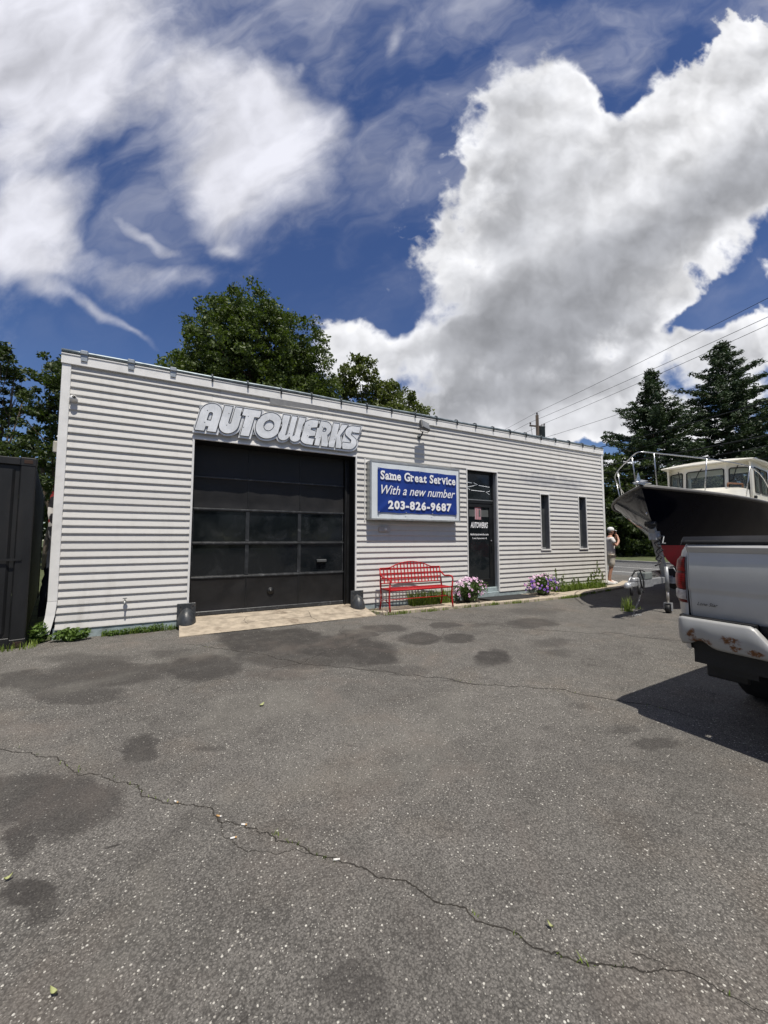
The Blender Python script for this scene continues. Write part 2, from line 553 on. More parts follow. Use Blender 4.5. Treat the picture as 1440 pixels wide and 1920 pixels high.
# ------------------------------------------------------------------ materials
def asphalt(name, base, lot=True):
    m = bpy.data.materials.new(name)
    m.use_nodes = True
    g = NG(m.node_tree)
    b = g.n['Principled BSDF']
    co = g.node('ShaderNodeTexCoord').outputs['Object']
    big = g.noise(co, 0.55, 6, 0.6, dist=0.3)
    mid = g.noise(co, 5.0, 6, 0.65)
    fine = g.noise(co, 170.0, 3, 0.75)
    c = g.mix(g.ss(big, 0.3, 0.7), tuple(x * 0.86 for x in base), tuple(x * 1.14 for x in base))
    c = g.mix(g.m('MULTIPLY', g.ss(g.noise(co, 1.3, 4, 0.6), 0.5, 0.72), 0.35), c, (base[0] * 1.22, base[1] * 1.08, base[2] * 0.95))
    k = g.m('MULTIPLY', g.ss(mid, 0.25, 0.75, 0.86, 1.14), g.ss(fine, 0.25, 0.75, 0.50, 1.50))
    c = g.vm('SCALE', c, scale=k)
    # dark gaps between the stones
    gap = g.vor(co, 105.0)
    c = g.vm('SCALE', c, scale=g.ss(gap, 0.30, 0.75, 1.12, 0.62))
    # pale stone chips: random cells, two sizes
    cov = g.ss(g.noise(co, 0.8, 4, 0.6), 0.35, 0.65, 0.0, 0.10)
    for sc, th, amt in ((84.0, 0.905, 0.85), (150.0, 0.85, 0.6)):
        cell = g.sep(g.vor(co, sc, out='Color'))[0]
        d = g.vor(co, sc)
        chip = g.m('MULTIPLY', g.m('GREATER_THAN', cell, g.m('SUBTRACT', th + 0.04, cov)), g.ss(d, 0.26, 0.42, 1.0, 0.0))
        tone = g.sep(g.vor(co, sc, out='Color'))[1]
        cc = g.mix(tone, (0.34, 0.31, 0.26), (0.62, 0.60, 0.54))
        c = g.mix(g.m('MULTIPLY', chip, g.m('MULTIPLY', amt, g.ss(tone, 0.0, 0.7, 0.25, 1.0))), c, cc)
    rough = 0.93
    if lot:
        w = g.vm('SUBTRACT', g.noise(co, 2.2, 4, 0.55, col=True), (0.5, 0.5, 0.5))
        cw = g.vm('ADD', co, g.vm('SCALE', w, scale=0.46))
        wf = g.vm('SUBTRACT', g.noise(co, 14, 3, 0.6, col=True), (0.5, 0.5, 0.5))
        cw = g.vm('ADD', cw, g.vm('SCALE', wf, scale=0.10))
        acc = None
        for (x, y, a, bb, cc_, dd, s_) in ST:
            d = g.vm('SUBTRACT', cw, (x, y, 0))
            p = g.vm('DOT_PRODUCT', d, (a, bb, 0))
            q = g.vm('DOT_PRODUCT', d, (cc_, dd, 0))
            r2 = g.m('ADD', g.m('MULTIPLY', p, p), g.m('MULTIPLY', q, q))
            e = g.ss(r2, 0.60 if s_ > 0.65 else 0.15, 1.35, s_, 0.0)
            acc = e if acc is None else g.m('MAXIMUM', acc, e)
        acc = g.m('MULTIPLY', acc, g.ss(mid, 0.25, 0.6, 0.55, 1.0))
        mott = g.m('MULTIPLY', g.ss(g.noise(co, 1.7, 7, 0.7, dist=0.6), 0.56, 0.72), 0.42)
        acc = g.m('MAXIMUM', acc, mott)
        c = g.mix(g.m('MULTIPLY', acc, 0.82), c, (0.030, 0.027, 0.025))
        # hairline crazing
        e1 = g.vor(g.vm('ADD', co, g.vm('SCALE', w, scale=0.5)), 0.9, feature='DISTANCE_TO_EDGE')
        hair = g.m('MULTIPLY', g.ss(e1, 0.0, 0.007, 1.0, 0.0), g.ss(g.noise(co, 0.9, 3, 0.6), 0.45, 0.62, 0.0, 0.55))
        c = g.mix(hair, c, (0.03, 0.027, 0.024))
        # reddish and pale worn patches
        wp = g.noise(g.vm('ADD', co, (31, 7, 0)), 0.9, 6, 0.62, dist=0.5)
        c = g.mix(g.ss(wp, 0.52, 0.70, 0.0, 0.28), c, (0.165, 0.135, 0.115))
        wq = g.noise(g.vm('ADD', co, (3, 17, 0)), 0.6, 6, 0.62, dist=0.5)
        c = g.mix(g.ss(wq, 0.52, 0.68, 0.0, 0.35), c, (0.17, 0.16, 0.14))
        # faint turning scuffs
        wv = g.node('ShaderNodeTexWave', wave_type='RINGS')
        wv.inputs['Scale'].default_value = 0.35
        wv.inputs['Distortion'].default_value = 3.0
        wv.inputs['Detail'].default_value = 2.0
        g.put(wv.inputs['Vector'], g.vm('SUBTRACT', co, (2.0, -9.0, 0)))
        sc_ = g.m('MULTIPLY', g.ss(wv.outputs['Fac'], 0.90, 1.0), g.ss(g.noise(co, 2.5, 5, 0.7), 0.5, 0.7, 0.0, 0.22))
        c = g.mix(sc_, c, (0.035, 0.032, 0.03))
    g.l.new(c, b.inputs['Base Color'])
    b.inputs['Roughness'].default_value = rough
    b.inputs['Specular IOR Level'].default_value = 0.25
    bp = g.node('ShaderNodeBump')
    bp.inputs['Strength'].default_value = 0.55
    bp.inputs['Distance'].default_value = 0.006
    h = g.m('ADD', g.m('MULTIPLY', gap, -0.7), g.m('MULTIPLY', fine, 0.5))
    g.l.new(h, bp.inputs['Height'])
    g.l.new(bp.outputs[0], b.inputs['Normal'])
    return m


CR= [[(0.483, -3.355), (0.74, -3.68), (1.003, -4.013), (1.192, -4.188), (1.344, -4.358), (1.491, -4.601), (1.621, -4.715), (1.766, -4.898), (1.891, -5.037), (1.988, -5.141), (2.075, -5.263), (2.153, -5.385), (2.244, -5.48), (2.342, -5.603), (2.429, -5.679), (2.487, -5.793), (2.571, -5.889), (2.629, -6.003), (2.696, -6.093), (2.759, -6.177), (2.818, -6.256), (2.936, -6.329), (3.053, -6.401), (3.116, -6.478), (3.179, -6.599)], [(1.789, -4.932), (1.792, -5.036), (1.841, -5.137), (1.922, -5.234), (2.004, -5.302), (2.155, -5.376)], [(1.678, -1.127), (2.018, -1.516), (2.422, -1.951), (2.764, -2.481), (3.038, -2.849), (3.324, -3.107), (3.59, -3.368), (3.826, -3.645), (4.086, -3.943), (4.32, -4.231), (4.634, -4.477), (4.88, -4.755), (5.082, -5.078), (5.247, -5.336), (5.293, -5.58)], [(4.961, -0.368), (5.503, -1.233), (5.871, -1.689), (6.385, -2.435), (6.619, -2.775), (7.109, -3.355), (7.589, -3.867), (8.035, -4.276)], [(2.46, -2.763), (2.833, -2.697), (3.513, -2.316), (3.825, -1.851), (3.91, -1.324), (4.136, -1.003)], [(4.327, -2.606), (4.691, -2.584), (5.13, -2.37), (5.537, -2.111)], [(2.988, -6.3), (3.042, -6.358), (3.068, -6.394)]]
ST= [(2.97, -2.22, 0.96, -0.27, -0.76, -1.42, 0.8), (2.46, -0.75, 2.13, -0.29, -1.36, -2.54, 0.9), (4.55, -1.58, 2.55, -1.37, -1.79, -3.35, 0.8), (5.57, -1.86, 3.0, -2.27, -1.94, -3.63, 0.8), (6.08, -2.14, 3.27, -2.96, -2.33, -4.36, 0.6), (4.02, -1.7, 2.81, -1.26, -1.76, -3.29, 0.9), (1.58, -1.56, 2.81, 0.01, -2.06, -3.86, 0.6), (2.54, -2.94, 2.55, -0.58, -2.07, -3.88, 0.5), (3.72, -3.38, 2.45, -1.4, -2.7, -5.02, 0.5), (0.62, -1.29, 2.16, 0.37, -1.88, -3.52, 0.6), (2.59, -1.36, 1.82, -0.31, -0.8, -1.49, 1), (3.43, -2.13, 1.19, -0.44, -0.8, -1.5, 1), (3.75, -2.79, 2.45, -1.23, -1.17, -2.19, 1), (3.11, -1.29, 2.06, -0.54, -1.2, -2.24, 1), (4.72, -2.4, 2.7, -1.8, -1.29, -2.42, 0.9), (5.18, -2.68, 3.21, -2.61, -1.57, -2.94, 0.9), (5.02, -3.54, 3.17, -3.06, -1.36, -2.54, 1), (7.0, -2.44, 1.52, -1.77, -1.23, -2.3, 0.8), (6.2, -3.46, 2.02, -2.56, -1.7, -3.17, 0.6), (5.92, -3.87, 3.26, -4.38, -2.59, -4.81, 0.5), (1.85, -2.28, 2.45, -0.12, -1.02, -1.91, 0.9), (1.43, -2.09, 5.54, 0.2, -2.64, -4.9, 0.8), (0.92, -1.98, 1.92, 0.26, -1.11, -2.07, 0.8), (0.29, -1.91, 3.45, 0.88, -1.57, -2.93, 0.8), (0.71, -2.52, 2.31, 0.45, -2.09, -3.9, 0.7), (1.4, -3.94, 7.05, 0.46, -2.42, -4.55, 0.85), (1.79, -4.15, 11.77, -0.78, -8.63, -16.09, 0.6), (0.95, -4.32, 2.95, 0.7, -2.06, -3.85, 0.85), (0.95, -4.62, 11.55, 3.09, -5.05, -9.45, 0.9), (1.08, -5.05, 10.0, 2.57, -4.09, -7.65, 0.95), (4.54, -5.31, 4.9, -8.11, -5.63, -10.49, 0.6), (4.6, -5.56, 4.02, -7.89, -4.02, -7.49, 0.75), (4.08, -5.05, 11.17, -13.68, -11.17, -20.81, 0.5), (4.67, -4.91, 6.92, -9.68, -7.16, -13.51, 0.5), (2.08, -5.93, 6.01, -2.51, -5.31, -9.9, 0.6), (1.31, -4.18, 5.97, 0.6, -3.34, -6.22, 0.3), (7.94, -1.64, 1.08, -1.26, -1.0, -1.87, 0.5), (1.38, -4.92, 62.11, 6.21, -37.27, -70.39, 1.0), (3.6, -6.0, 3.09, -5.77, -2.73, -5.05, 0.25), (3.45, -5.04, 1.29, -1.17, -2.27, -4.25, 0.15)]
M_lot = asphalt('worn_asphalt', (0.127, 0.119, 0.108))
M_road = asphalt('road_asphalt', (0.13, 0.13, 0.128), lot=False)
M_soil = mat('soil', (0.09, 0.07, 0.05), 0.95, var=0.4, scale=20, bump=0.6, bscale=60)
M_grassground = mat('rough_grass', (0.07, 0.085, 0.03), 0.95, var=0.45, scale=3, bump=0.6, bscale=30, dirt_glint=(0.12, 0.10, 0.06), dscale=1.2)
M_conc = mat('tan_concrete', (0.38, 0.32, 0.245), 0.9, var=0.22, scale=7, bump=0.6, bscale=90, dirt_glint=(0.13, 0.095, 0.065), dscale=2.6, damt=0.9)
M_conc2 = mat('curb_concrete', (0.42, 0.36, 0.28), 0.9, var=0.18, scale=11, bump=0.5, bscale=120, dirt_glint=(0.20, 0.15, 0.10), dscale=3.0, damt=0.5)
M_found = mat('blue_grey_painted_block', (0.30, 0.36, 0.37), 0.8, var=0.15, scale=8, bump=0.5, bscale=25, dirt_glint=(0.12, 0.13, 0.12), dscale=5, damt=0.6)
M_white = mat('white_aluminium_trim', (0.78, 0.77, 0.745), 0.45, var=0.06, scale=4, dirt_glint=(0.42, 0.42, 0.40), dscale=2.5, damt=0.35)
M_white2 = mat('white_vinyl_trim', (0.74, 0.73, 0.71), 0.45, var=0.05, scale=4, dirt_glint=(0.40, 0.39, 0.36), dscale=4, damt=0.35)
M_greymetal = mat('grey_roof_pipe', (0.22, 0.26, 0.28), 0.45, metal=0.4, var=0.25, scale=9, dirt_glint=(0.08, 0.10, 0.11), dscale=7)
M_clip = mat('dark_clip', (0.045, 0.055, 0.06), 0.5, var=0.2)
M_clipl = mat('zinc_clip', (0.33, 0.36, 0.38), 0.45, metal=0.5, var=0.2)
M_black = mat('black_paint', (0.007, 0.0075, 0.008), 0.5, var=0.3, scale=5)
M_doorpanel = mat('black_door_panel', (0.0135, 0.013, 0.013), 0.5, var=0.25, scale=2.5, bump=0.15, bscale=3, dirt_glint=(0.024, 0.022, 0.021), dscale=2.0, damt=0.6, spec=0.35)
M_rail = mat('dark_door_rail', (0.030, 0.032, 0.035), 0.35, var=0.3, scale=12, dirt_glint=(0.16, 0.165, 0.17), dscale=9, damt=0.6)  # pale patches paint the rails' bright highlights into their colour
M_interior = mat('dark_interior', (0.02, 0.02, 0.022), 0.9)
M_roof = mat('roof_membrane', (0.06, 0.06, 0.06), 0.9)
M_dkgrey = mat('dark_grey_iron', (0.038, 0.042, 0.046), 0.42, var=0.25, scale=14, bump=0.25, bscale=60, dirt_glint=(0.14, 0.11, 0.08), dscale=9, damt=0.4)


def glass_dark(name, tint=(0.012, 0.015, 0.018), rough=0.06, dust=0.022, scratch=True):
    """tinted dusty glass in front of a dark room"""
    m = bpy.data.materials.new(name)
    m.use_nodes = True
    g = NG(m.node_tree)
    b = g.n['Principled BSDF']
    co = g.node('ShaderNodeTexCoord').outputs['Object']
    n = g.noise(co, 3.0, 6, 0.65, dist=0.6)
    c = g.mix(g.m('MULTIPLY', g.ss(n, 0.45, 0.8), 1.0), tint, tuple(t + dust for t in tint))
    if scratch:
        s = g.noise(g.vm('MULTIPLY', co, (5.0, 1.0, 2.0)), 9, 6, 0.7, dist=1.2)
        c = g.mix(g.ss(s, 0.70, 0.82, 0.0, 0.25), c, (0.16, 0.16, 0.16))
    g.l.new(c, b.inputs['Base Color'])
    g.put(b.inputs['Roughness'], g.ss(n, 0.3, 0.8, rough, rough + 0.18))
    b.inputs['Specular IOR Level'].default_value = 0.55
    return m


M_glassdoor = glass_dark('dusty_garage_glass', (0.006, 0.008, 0.010), 0.05, 0.016)
M_glass = glass_dark('dark_glass', (0.010, 0.013, 0.015), 0.03, 0.02, False)
M_glassgrey = glass_dark('grey_window_glass', (0.055, 0.06, 0.062), 0.08, 0.05, False)


def siding_mat():
    m = bpy.data.materials.new('grey_vinyl_siding')
    m.use_nodes = True
    g = NG(m.node_tree)
    b = g.n['Principled BSDF']
    geo = g.node('ShaderNodeNewGeometry').outputs['Position']
    oi = g.node('ShaderNodeObjectInfo').outputs['Random']
    grain = g.noise(g.vm('MULTIPLY', geo, (1.0, 1.0, 14.0)), 18, 5, 0.6)
    c = g.mix(g.ss(grain, 0.3, 0.7), (0.550, 0.536, 0.508), (0.618, 0.603, 0.573))
    c = g.vm('SCALE', c, scale=g.m('ADD', 0.93, g.m('MULTIPLY', oi, 0.12)))
    # grime washed down from the top and splashed up from the ground
    z = g.sep(geo)[2]
    x = g.sep(geo)[0]
    st = g.noise(g.vm('MULTIPLY', geo, (2.2, 1.0, 0.35)), 2.2, 6, 0.65)
    gr = g.m('MULTIPLY', g.ss(st, 0.48, 0.75), g.m('ADD', 0.20, g.m('ADD', g.ss(z, 0.9, 0.1, 0.0, 0.25), g.ss(z, 3.3, 4.05, 0.0, 0.15))))
    c = g.mix(gr, c, (0.33, 0.31, 0.28))
    # ghost of a taken-down sign over the narrow windows
    gx = g.m('DIVIDE', g.m('SUBTRACT', x, 10.75), 1.5)
    gz = g.m('DIVIDE', g.m('SUBTRACT', z, g.m('SUBTRACT', 3.06, g.m('MULTIPLY', g.m('SUBTRACT', x, 10.75), 0.02))), 0.26)
    r2 = g.m('ADD', g.m('POWER', g.m('ABSOLUTE', gx), 4.0), g.m('POWER', g.m('ABSOLUTE', gz), 2.0))
    gh = g.m('MULTIPLY', g.ss(r2, 0.2, 1.1, 1.0, 0.0), g.ss(g.noise(geo, 3.5, 5, 0.6), 0.32, 0.62, 0.05, 0.75))
    c = g.mix(gh, c, (0.36, 0.36, 0.37))
    g.l.new(c, b.inputs['Base Color'])
    b.inputs['Roughness'].default_value = 0.55
    b.inputs['Specular IOR Level'].default_value = 0.35
    bp = g.node('ShaderNodeBump')
    bp.inputs['Strength'].default_value = 0.25
    bp.inputs['Distance'].default_value = 0.004
    g.l.new(grain, bp.inputs['Height'])
    g.l.new(bp.outputs[0], b.inputs['Normal'])
    return m


M_siding = siding_mat()


# ------------------------------------------------------------------ ground, lot, road
def sheet(name, poly, z, material, parent=None):
    return link(name, setmesh(name, [(x, y, z) for x, y in poly], [tuple(range(len(poly)))], material), parent)


struct(sheet('ground', [(-700, -700), (700, -700), (700, 700), (-700, 700)], -0.04, M_grassground))
# lot reaches the road; the building stands in it
lot = struct(sheet('parking_lot', [(-14, -40), (17.6, -40), (17.6, 5.0), (13.3, 5.0), (13.3, 0.02), (-14, 0.02)], 0.0, M_lot))
struct(sheet('lane', [(13.3, 5.0), (17.6, 5.0), (17.6, 26), (13.3, 26)], -0.004, M_lot))
road = struct(sheet('road', [(17.6, -160), (26.6, -160), (26.6, 200), (17.6, 200)], 0.0, M_road))
M_line = mat('road_paint', (0.62, 0.62, 0.60), 0.8, var=0.15, scale=5, dirt_glint=(0.25, 0.25, 0.24), dscale=6, damt=0.7)
sheet('edge_line', [(19.05, -160), (19.19, -160), (19.19, 200), (19.05, 200)], 0.004, M_line, road)
sheet('centre_line', [(22.1, -160), (22.22, -160), (22.22, 200), (22.1, 200)], 0.004, M_line, road)
kb = MB().box(26.6, 26.75, -160, 200, -0.03, 0.13, 0.015)
struct(kb.build('kerb', mat('kerb_concrete', (0.3, 0.29, 0.27), 0.9, var=0.2, scale=2)))
struct(sheet('verge', [(26.75, -160), (60, -160), (60, 200), (26.75, 200)], 0.10, M_grassground))

# cracks: narrow slits with crumbled edges, children of the lot
M_crack = mat('crack', (0.028, 0.024, 0.019), 1.0, var=0.4, scale=40)
rnd = random.Random(7)


def crack(pts, w0, seed):
    """midpoint-displaced line: straight runs, sudden small steps, no rhythm"""
    rr = random.Random(seed)
    line = [Vector((x, y, 0)) for x, y in pts]
    for it in range(5):
        out = []
        for a, b in zip(line, line[1:]):
            out.append(a)
            d = b - a
            if d.length > 0.012:
                nr = Vector((-d.y, d.x, 0))
                out.append(a.lerp(b, rr.uniform(0.35, 0.65)) + nr * rr.gauss(0, 0.085 if it < 3 else 0.12))
        out.append(line[-1])
        line = out
    L = len(line)
    rows = []
    w = w0
    for i, p in enumerate(line):
        t = (line[min(i + 1, L - 1)] - line[max(i - 1, 0)]).normalized()
        nn = Vector((-t.y, t.x, 0))
        w += (w0 * rr.uniform(0.35, 1.25) - w) * 0.5
        e = min(1, 0.25 + 8 * i / L, 0.25 + 8 * (L - i) / L)
        wl, wr = w * e * rr.uniform(.6, 1.3), w * e * rr.uniform(.6, 1.3)
        rows.append([(p.x + nn.x * wl, p.y + nn.y * wl, 0.0015), (p.x - nn.x * wr, p.y - nn.y * wr, 0.0015)])
    return MB().grid(rows, False).build('crack', M_crack, lot)


CR[0] = [(-0.4, -2.7), (0.1, -3.05)] + CR[0]
for i, (c_, w_) in enumerate(zip(CR, (0.0036, 0.0017, 0.008, 0.010, 0.005, 0.006, 0.0012))):
    crack(c_, w_, i)

# ------------------------------------------------------------------ building
bld = thing('workshop_building', 'low flat-roofed garage workshop clad in pale grey lap siding with white trim', 'building')
W_ = 13.0
DEP = 10.0
TOP = 4.05
OPEN = [(1.75, 4.72, 0.0, 3.13, 'g'), (7.66, 8.62, 0.0, 3.12, 'd'), (10.21, 10.53, 1.17, 2.66, 'w'), (11.82, 12.14, 1.18, 2.68, 'w')]
# wall core, one mesh, openings left free
core = MB()
xs = sorted({0.0, W_} | {o[0] for o in OPEN} | {o[1] for o in OPEN})
for a, b in zip(xs, xs[1:]):
    op = [o for o in OPEN if o[0] <= a and b <= o[1]]
    if not op:
        core.box(a, b, 0.0, 0.30, -0.05, TOP + 0.1)
    else:
        o = op[0]
        if o[2] > 0.3:
            core.box(a, b, 0.0, 0.30, -0.05, o[2])
        core.box(a, b, 0.0, 0.30, o[3], TOP + 0.1)
core.build('wall', M_interior, bld)
sides = MB()
sides.box(-0.0, 0.2, 0.3, DEP, -0.05, TOP + 0.1)
sides.box(W_ - 0.2, W_, 0.3, DEP, -0.05, TOP + 0.1)
sides.box(0.2, W_ - 0.2, DEP - 0.2, DEP, -0.05, TOP + 0.1)
sides.build('side_wall', M_siding, bld)
# laps on the side and rear walls, joined
lp = MB()
for k in range(34):
    z0 = 0.145 + 0.1155 * k
    z1 = z0 + 0.1155
    for sx, X in ((-1, 0.0), (1, W_)):
        pr = [(X + sx * 0.002, z1), (X + sx * 0.017, z0 + 0.004), (X + sx * 0.016, z0 - 0.004), (X + sx * 0.002, z0)]
        lp.prism(pr, 0.02, DEP - 0.01, 'y')
lo_ = lp.build('side_siding', M_siding, bld)
lo_['kind'] = 'stuff'
MB().box(0.21, W_ - 0.21, 0.31, DEP - 0.21, TOP - 0.15, TOP - 0.02).build('roof', M_roof, bld)
# foundation block band
for a, b in ((0.02, 1.62), (4.905, 7.66), (8.62, 12.98)):
    MB().box(a, b, -0.010, 0.001, -0.04, 0.16).build('foundation', M_found, bld)
# interior floor and back partition seen through openings
MB().box(0.3, W_ - 0.3, 0.36, DEP - 0.3, 0.0, 0.10).build('interior_floor', M_interior, bld)

# siding boards
PROF = [(-0.004, 0.1155), (-0.013, 0.1155), (-0.001, 0.085), (-0.0190, 0.012), (-0.0215, -0.002), (-0.0195, -0.0095), (-0.009, -0.0095), (-0.004, -0.004)]
board_cache = {}


def board_mesh(L):
    key = round(L, 3)
    if key not in board_cache:
        mb = MB()
        mb.prism(PROF, 0, L, 'x')
        board_cache[key] = mb.mesh('siding_board', M_siding, True)
    return board_cache[key]


rb = random.Random(3)
for k in range(34):
    z0 = 0.145 + 0.1155 * k
    z1 = z0 + 0.1155
    segs = [(0.045, 12.955)]
    for o in OPEN:
        ov = min(z1, o[3] + 0.03) - max(z0, o[2] - 0.03)
        if ov > 0.05:
            ns = []
            for s in segs:
                if s[0] < o[0] - 0.03 and s[1] > o[1] + 0.03:
                    ns += [(s[0], o[0] - 0.03), (o[1] + 0.03, s[1])]
                else:
                    ns.append(s)
            segs = ns
    if z0 < 0.5:   # behind the corner guards
        segs = [s for s in segs]
    fin = []
    for a, b in segs:
        while b - a > 3.75:
            c_ = a + rb.uniform(1.4, 3.65)
            fin.append((a, c_ - 0.0008))
            a = c_ + 0.0008
        fin.append((a, b))
    for a, b in fin:
        o = link('siding_board', board_mesh(b - a), bld, (a, rb.uniform(-0.0055, -0.002), z0 + rb.uniform(-0.0015, 0.0015)))
        o.rotation_euler = (rb.uniform(-0.02, 0.02), rb.uniform(-0.0009, 0.0009), 0)

# trims
def jtrim(x0, x1, z0, z1, w=0.028, d=0.03, sill=True):
    t = MB()
    t.box(x0 - w, x0, -d, 0.01, z0, z1 + w, 0.003)
    t.box(x1, x1 + w, -d, 0.01, z0, z1 + w, 0.003)
    t.box(x0, x1, -d - 0.004, 0.01, z1, z1 + w, 0.003)
    if sill:
        t.box(x0 - w - 0.01, x1 + w + 0.01, -d - 0.012, 0.01, z0 - w, z0, 0.003)
    return t


jtrim(1.75, 4.72, 0.17, 3.13, sill=False, w=0.032).build('door_trim', M_white2, bld)
jtrim(7.66, 8.62, 0.15, 3.12, sill=False).build('door_trim', M_white2, bld)
# corner boards
ct = MB()
ct.box(-0.05, 0.06, -0.034, 0.004, 0.55, 4.05, 0.004)
ct.build('corner_board', M_white, bld)
c2 = MB()   # the foot of the corner board has sprung away from the wall
rows = []
for z, dx, dy in ((0.55, 0, 0), (0.35, -0.012, -0.012), (0.2, -0.03, -0.03), (0.10, -0.045, -0.045)):
    rows.append([(-0.05 + dx, 0.0, z), (-0.05 + dx, -0.034 + dy, z), (0.06 + dx * 1.3, -0.034 + dy, z), (0.06 + dx * 1.3, -0.026 + dy, z), (-0.042 + dx, -0.026 + dy, z), (-0.042 + dx, 0.0, z), (-0.05 + dx, 0.0, z)])
c2.grid(rows, False)
c2.build('corner_board', M_white, bld)['label'] = 'foot of the corner board bent away from the wall'
MB().box(-0.05, -0.001, 0.006, 0.09, 0.14, 4.05, 0.004).build('corner_board', M_white, bld)
MB().box(12.955, 13.045, -0.034, 0.02, 0.14, 4.05, 0.004).build('corner_board', M_white, bld)
# fascia in lengths
fx = [-0.06, 3.78, 7.5, 10.6, 13.06]
for a, b in zip(fx, fx[1:]):
    f_ = MB()
    f_.prism([(-0.036, 4.052), (-0.052, 4.056), (-0.05, 4.18), (-0.06, 4.19), (-0.06, 4.205), (0.0, 4.21), (0.0, 4.052)], a, b - 0.003, 'x')
    f_.build('fascia', M_white, bld)
f_ = MB()
f_.prism([(-0.06, 4.05), (-0.06, 4.2), (-0.001, 4.2), (-0.001, 4.05)], 0.0, DEP, 'y')
f_.build('fascia', M_white, bld)
f_ = MB()
f_.prism([(13.001, 4.05), (13.06, 4.05), (13.06, 4.2), (13.001, 4.2)], 0.03, DEP, 'y')
f_.build('fascia', M_white, bld)
# roof edge pipe with its clips
pts = [(x, -0.045 + 0.006 * sin(x * 1.7), 4.243 + 0.006 * sin(x * 2.3)) for x in np.linspace(-0.06, 13.03, 60)]
pipe = MB().tube(pts, 0.029, 8).build('edge_pipe', M_greymetal, bld)
MB().box(-0.05, 13.05, -0.03, 0.28, 4.213, 4.235).build('roof_edge', M_greymetal, bld)
CLX = [0.213, 0.809, 1.393, 1.981, 2.567, 3.163, 3.754, 4.37, 4.947, 5.539, 6.145, 6.733, 7.327, 7.908, 8.488, 9.064, 9.653, 10.233, 10.822, 11.419, 12.023, 12.582]
for i, x in enumerate(CLX):
    if i < 3:
        t = MB().box(x - 0.05, x + 0.05, -0.088, -0.004, 4.216, 4.285, 0.012)
        t.box(x - 0.04, x + 0.04, -0.068, -0.056, 4.12, 4.22, 0.003)
        t.build('pipe_clip', M_clipl, pipe)
    else:
        # strap over the pipe, its tail bent down over the fascia
        t = MB().tube([(x - 0.02, 0.05, 4.245), (x - 0.01, 0.02, 4.285), (x, -0.04, 4.292), (x + 0.005, -0.09, 4.268), (x + 0.01, -0.088, 4.22), (x + 0.012, -0.072, 4.15)], 0.014, 6)
        t.build('pipe_clip', M_clip, pipe)
# loose flap of siding in shade under the fascia
fl = MB()
rows = []
for k in range(13):
    t = k / 12
    x = 2.97 + 1.15 * t
    h = 0.05 * (1 - t) + 0.012
    rows.append([(x, -0.060 + 0.012 * t, 4.049), (x, -0.024, 4.047 - h - 0.045)])
fl.grid(rows)
fo = fl.build('loose_flashing', M_siding, bld)

# ---- garage door (recessed 0.31), 5 rows x 3 columns
gd = MB()
Y0 = 0.31
cols = [1.752, 2.685, 3.665, 4.60]
rows_ = [0.165, 0.765, 1.368, 1.975, 2.548, 3.14]
door = link('garage_door', MB().box(1.70, 4.80, Y0 + 0.05, Y0 + 0.07, 0.10, 3.2).mesh('garage_door', M_black, True), bld)
for r in range(5):
    for c_ in range(3):
        x0, x1 = cols[c_] + 0.012, cols[c_ + 1] - 0.012
        z0, z1 = rows_[r] + 0.022, rows_[r + 1] - 0.022
        if r in (1, 2):
            p = MB().box(x0 + 0.02, x1 - 0.02, Y0 + 0.018, Y0 + 0.026, z0 + 0.008, z1 - 0.008).build('pane', M_glassdoor, door)
            t = MB()
            t.box(x0, x0 + 0.02, Y0 - 0.004, Y0 + 0.03, z0, z1, 0.003)
            t.box(x1 - 0.02, x1, Y0 - 0.004, Y0 + 0.03, z0, z1, 0.003)
            t.box(x0 + 0.02, x1 - 0.02, Y0 - 0.004, Y0 + 0.03, z0, z0 + 0.008, 0.002)
            t.box(x0 + 0.02, x1 - 0.02, Y0 - 0.004, Y0 + 0.03, z1 - 0.008, z1, 0.002)
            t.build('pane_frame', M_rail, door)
        else:
            # slightly dished sheet panel
            rr_ = random.Random(r * 3 + c_)
            G = []
            for j in range(9):
                row = []
                for i in range(11):
                    u, v_ = i / 10, j / 8
                    e = min(u, 1 - u, v_, 1 - v_)
                    d_ = 0.012 * min(1, e * 6) + rr_.uniform(-1, 1) * (0.0022 if e > 0 else 0) + (0.006 * sin(u * 5 + r) * sin(v_ * 4) if e > 0 else 0)
                    row.append((x0 + (x1 - x0) * u, Y0 - 0.002 + d_, z0 + (z1 - z0) * v_))
                G.append(row)
            MB().grid(G).build('door_panel', M_doorpanel, door, fix=False)
for z in rows_[1:5]:
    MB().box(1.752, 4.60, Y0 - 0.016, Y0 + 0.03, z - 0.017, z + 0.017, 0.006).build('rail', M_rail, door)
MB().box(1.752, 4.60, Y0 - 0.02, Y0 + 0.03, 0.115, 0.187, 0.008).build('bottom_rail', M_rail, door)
MB().box(1.76, 4.59, Y0 - 0.012, Y0 + 0.02, 0.092, 0.114).build('weather_strip', M_black, door)
for x in cols[1:3]:
    for r in range(5):
        MB().box(x - 0.011, x + 0.011, Y0 - 0.010, Y0 + 0.03, rows_[r] + 0.023, rows_[r + 1] - 0.023, 0.003).build('stile', M_black if r not in (1, 2) else M_rail, door)
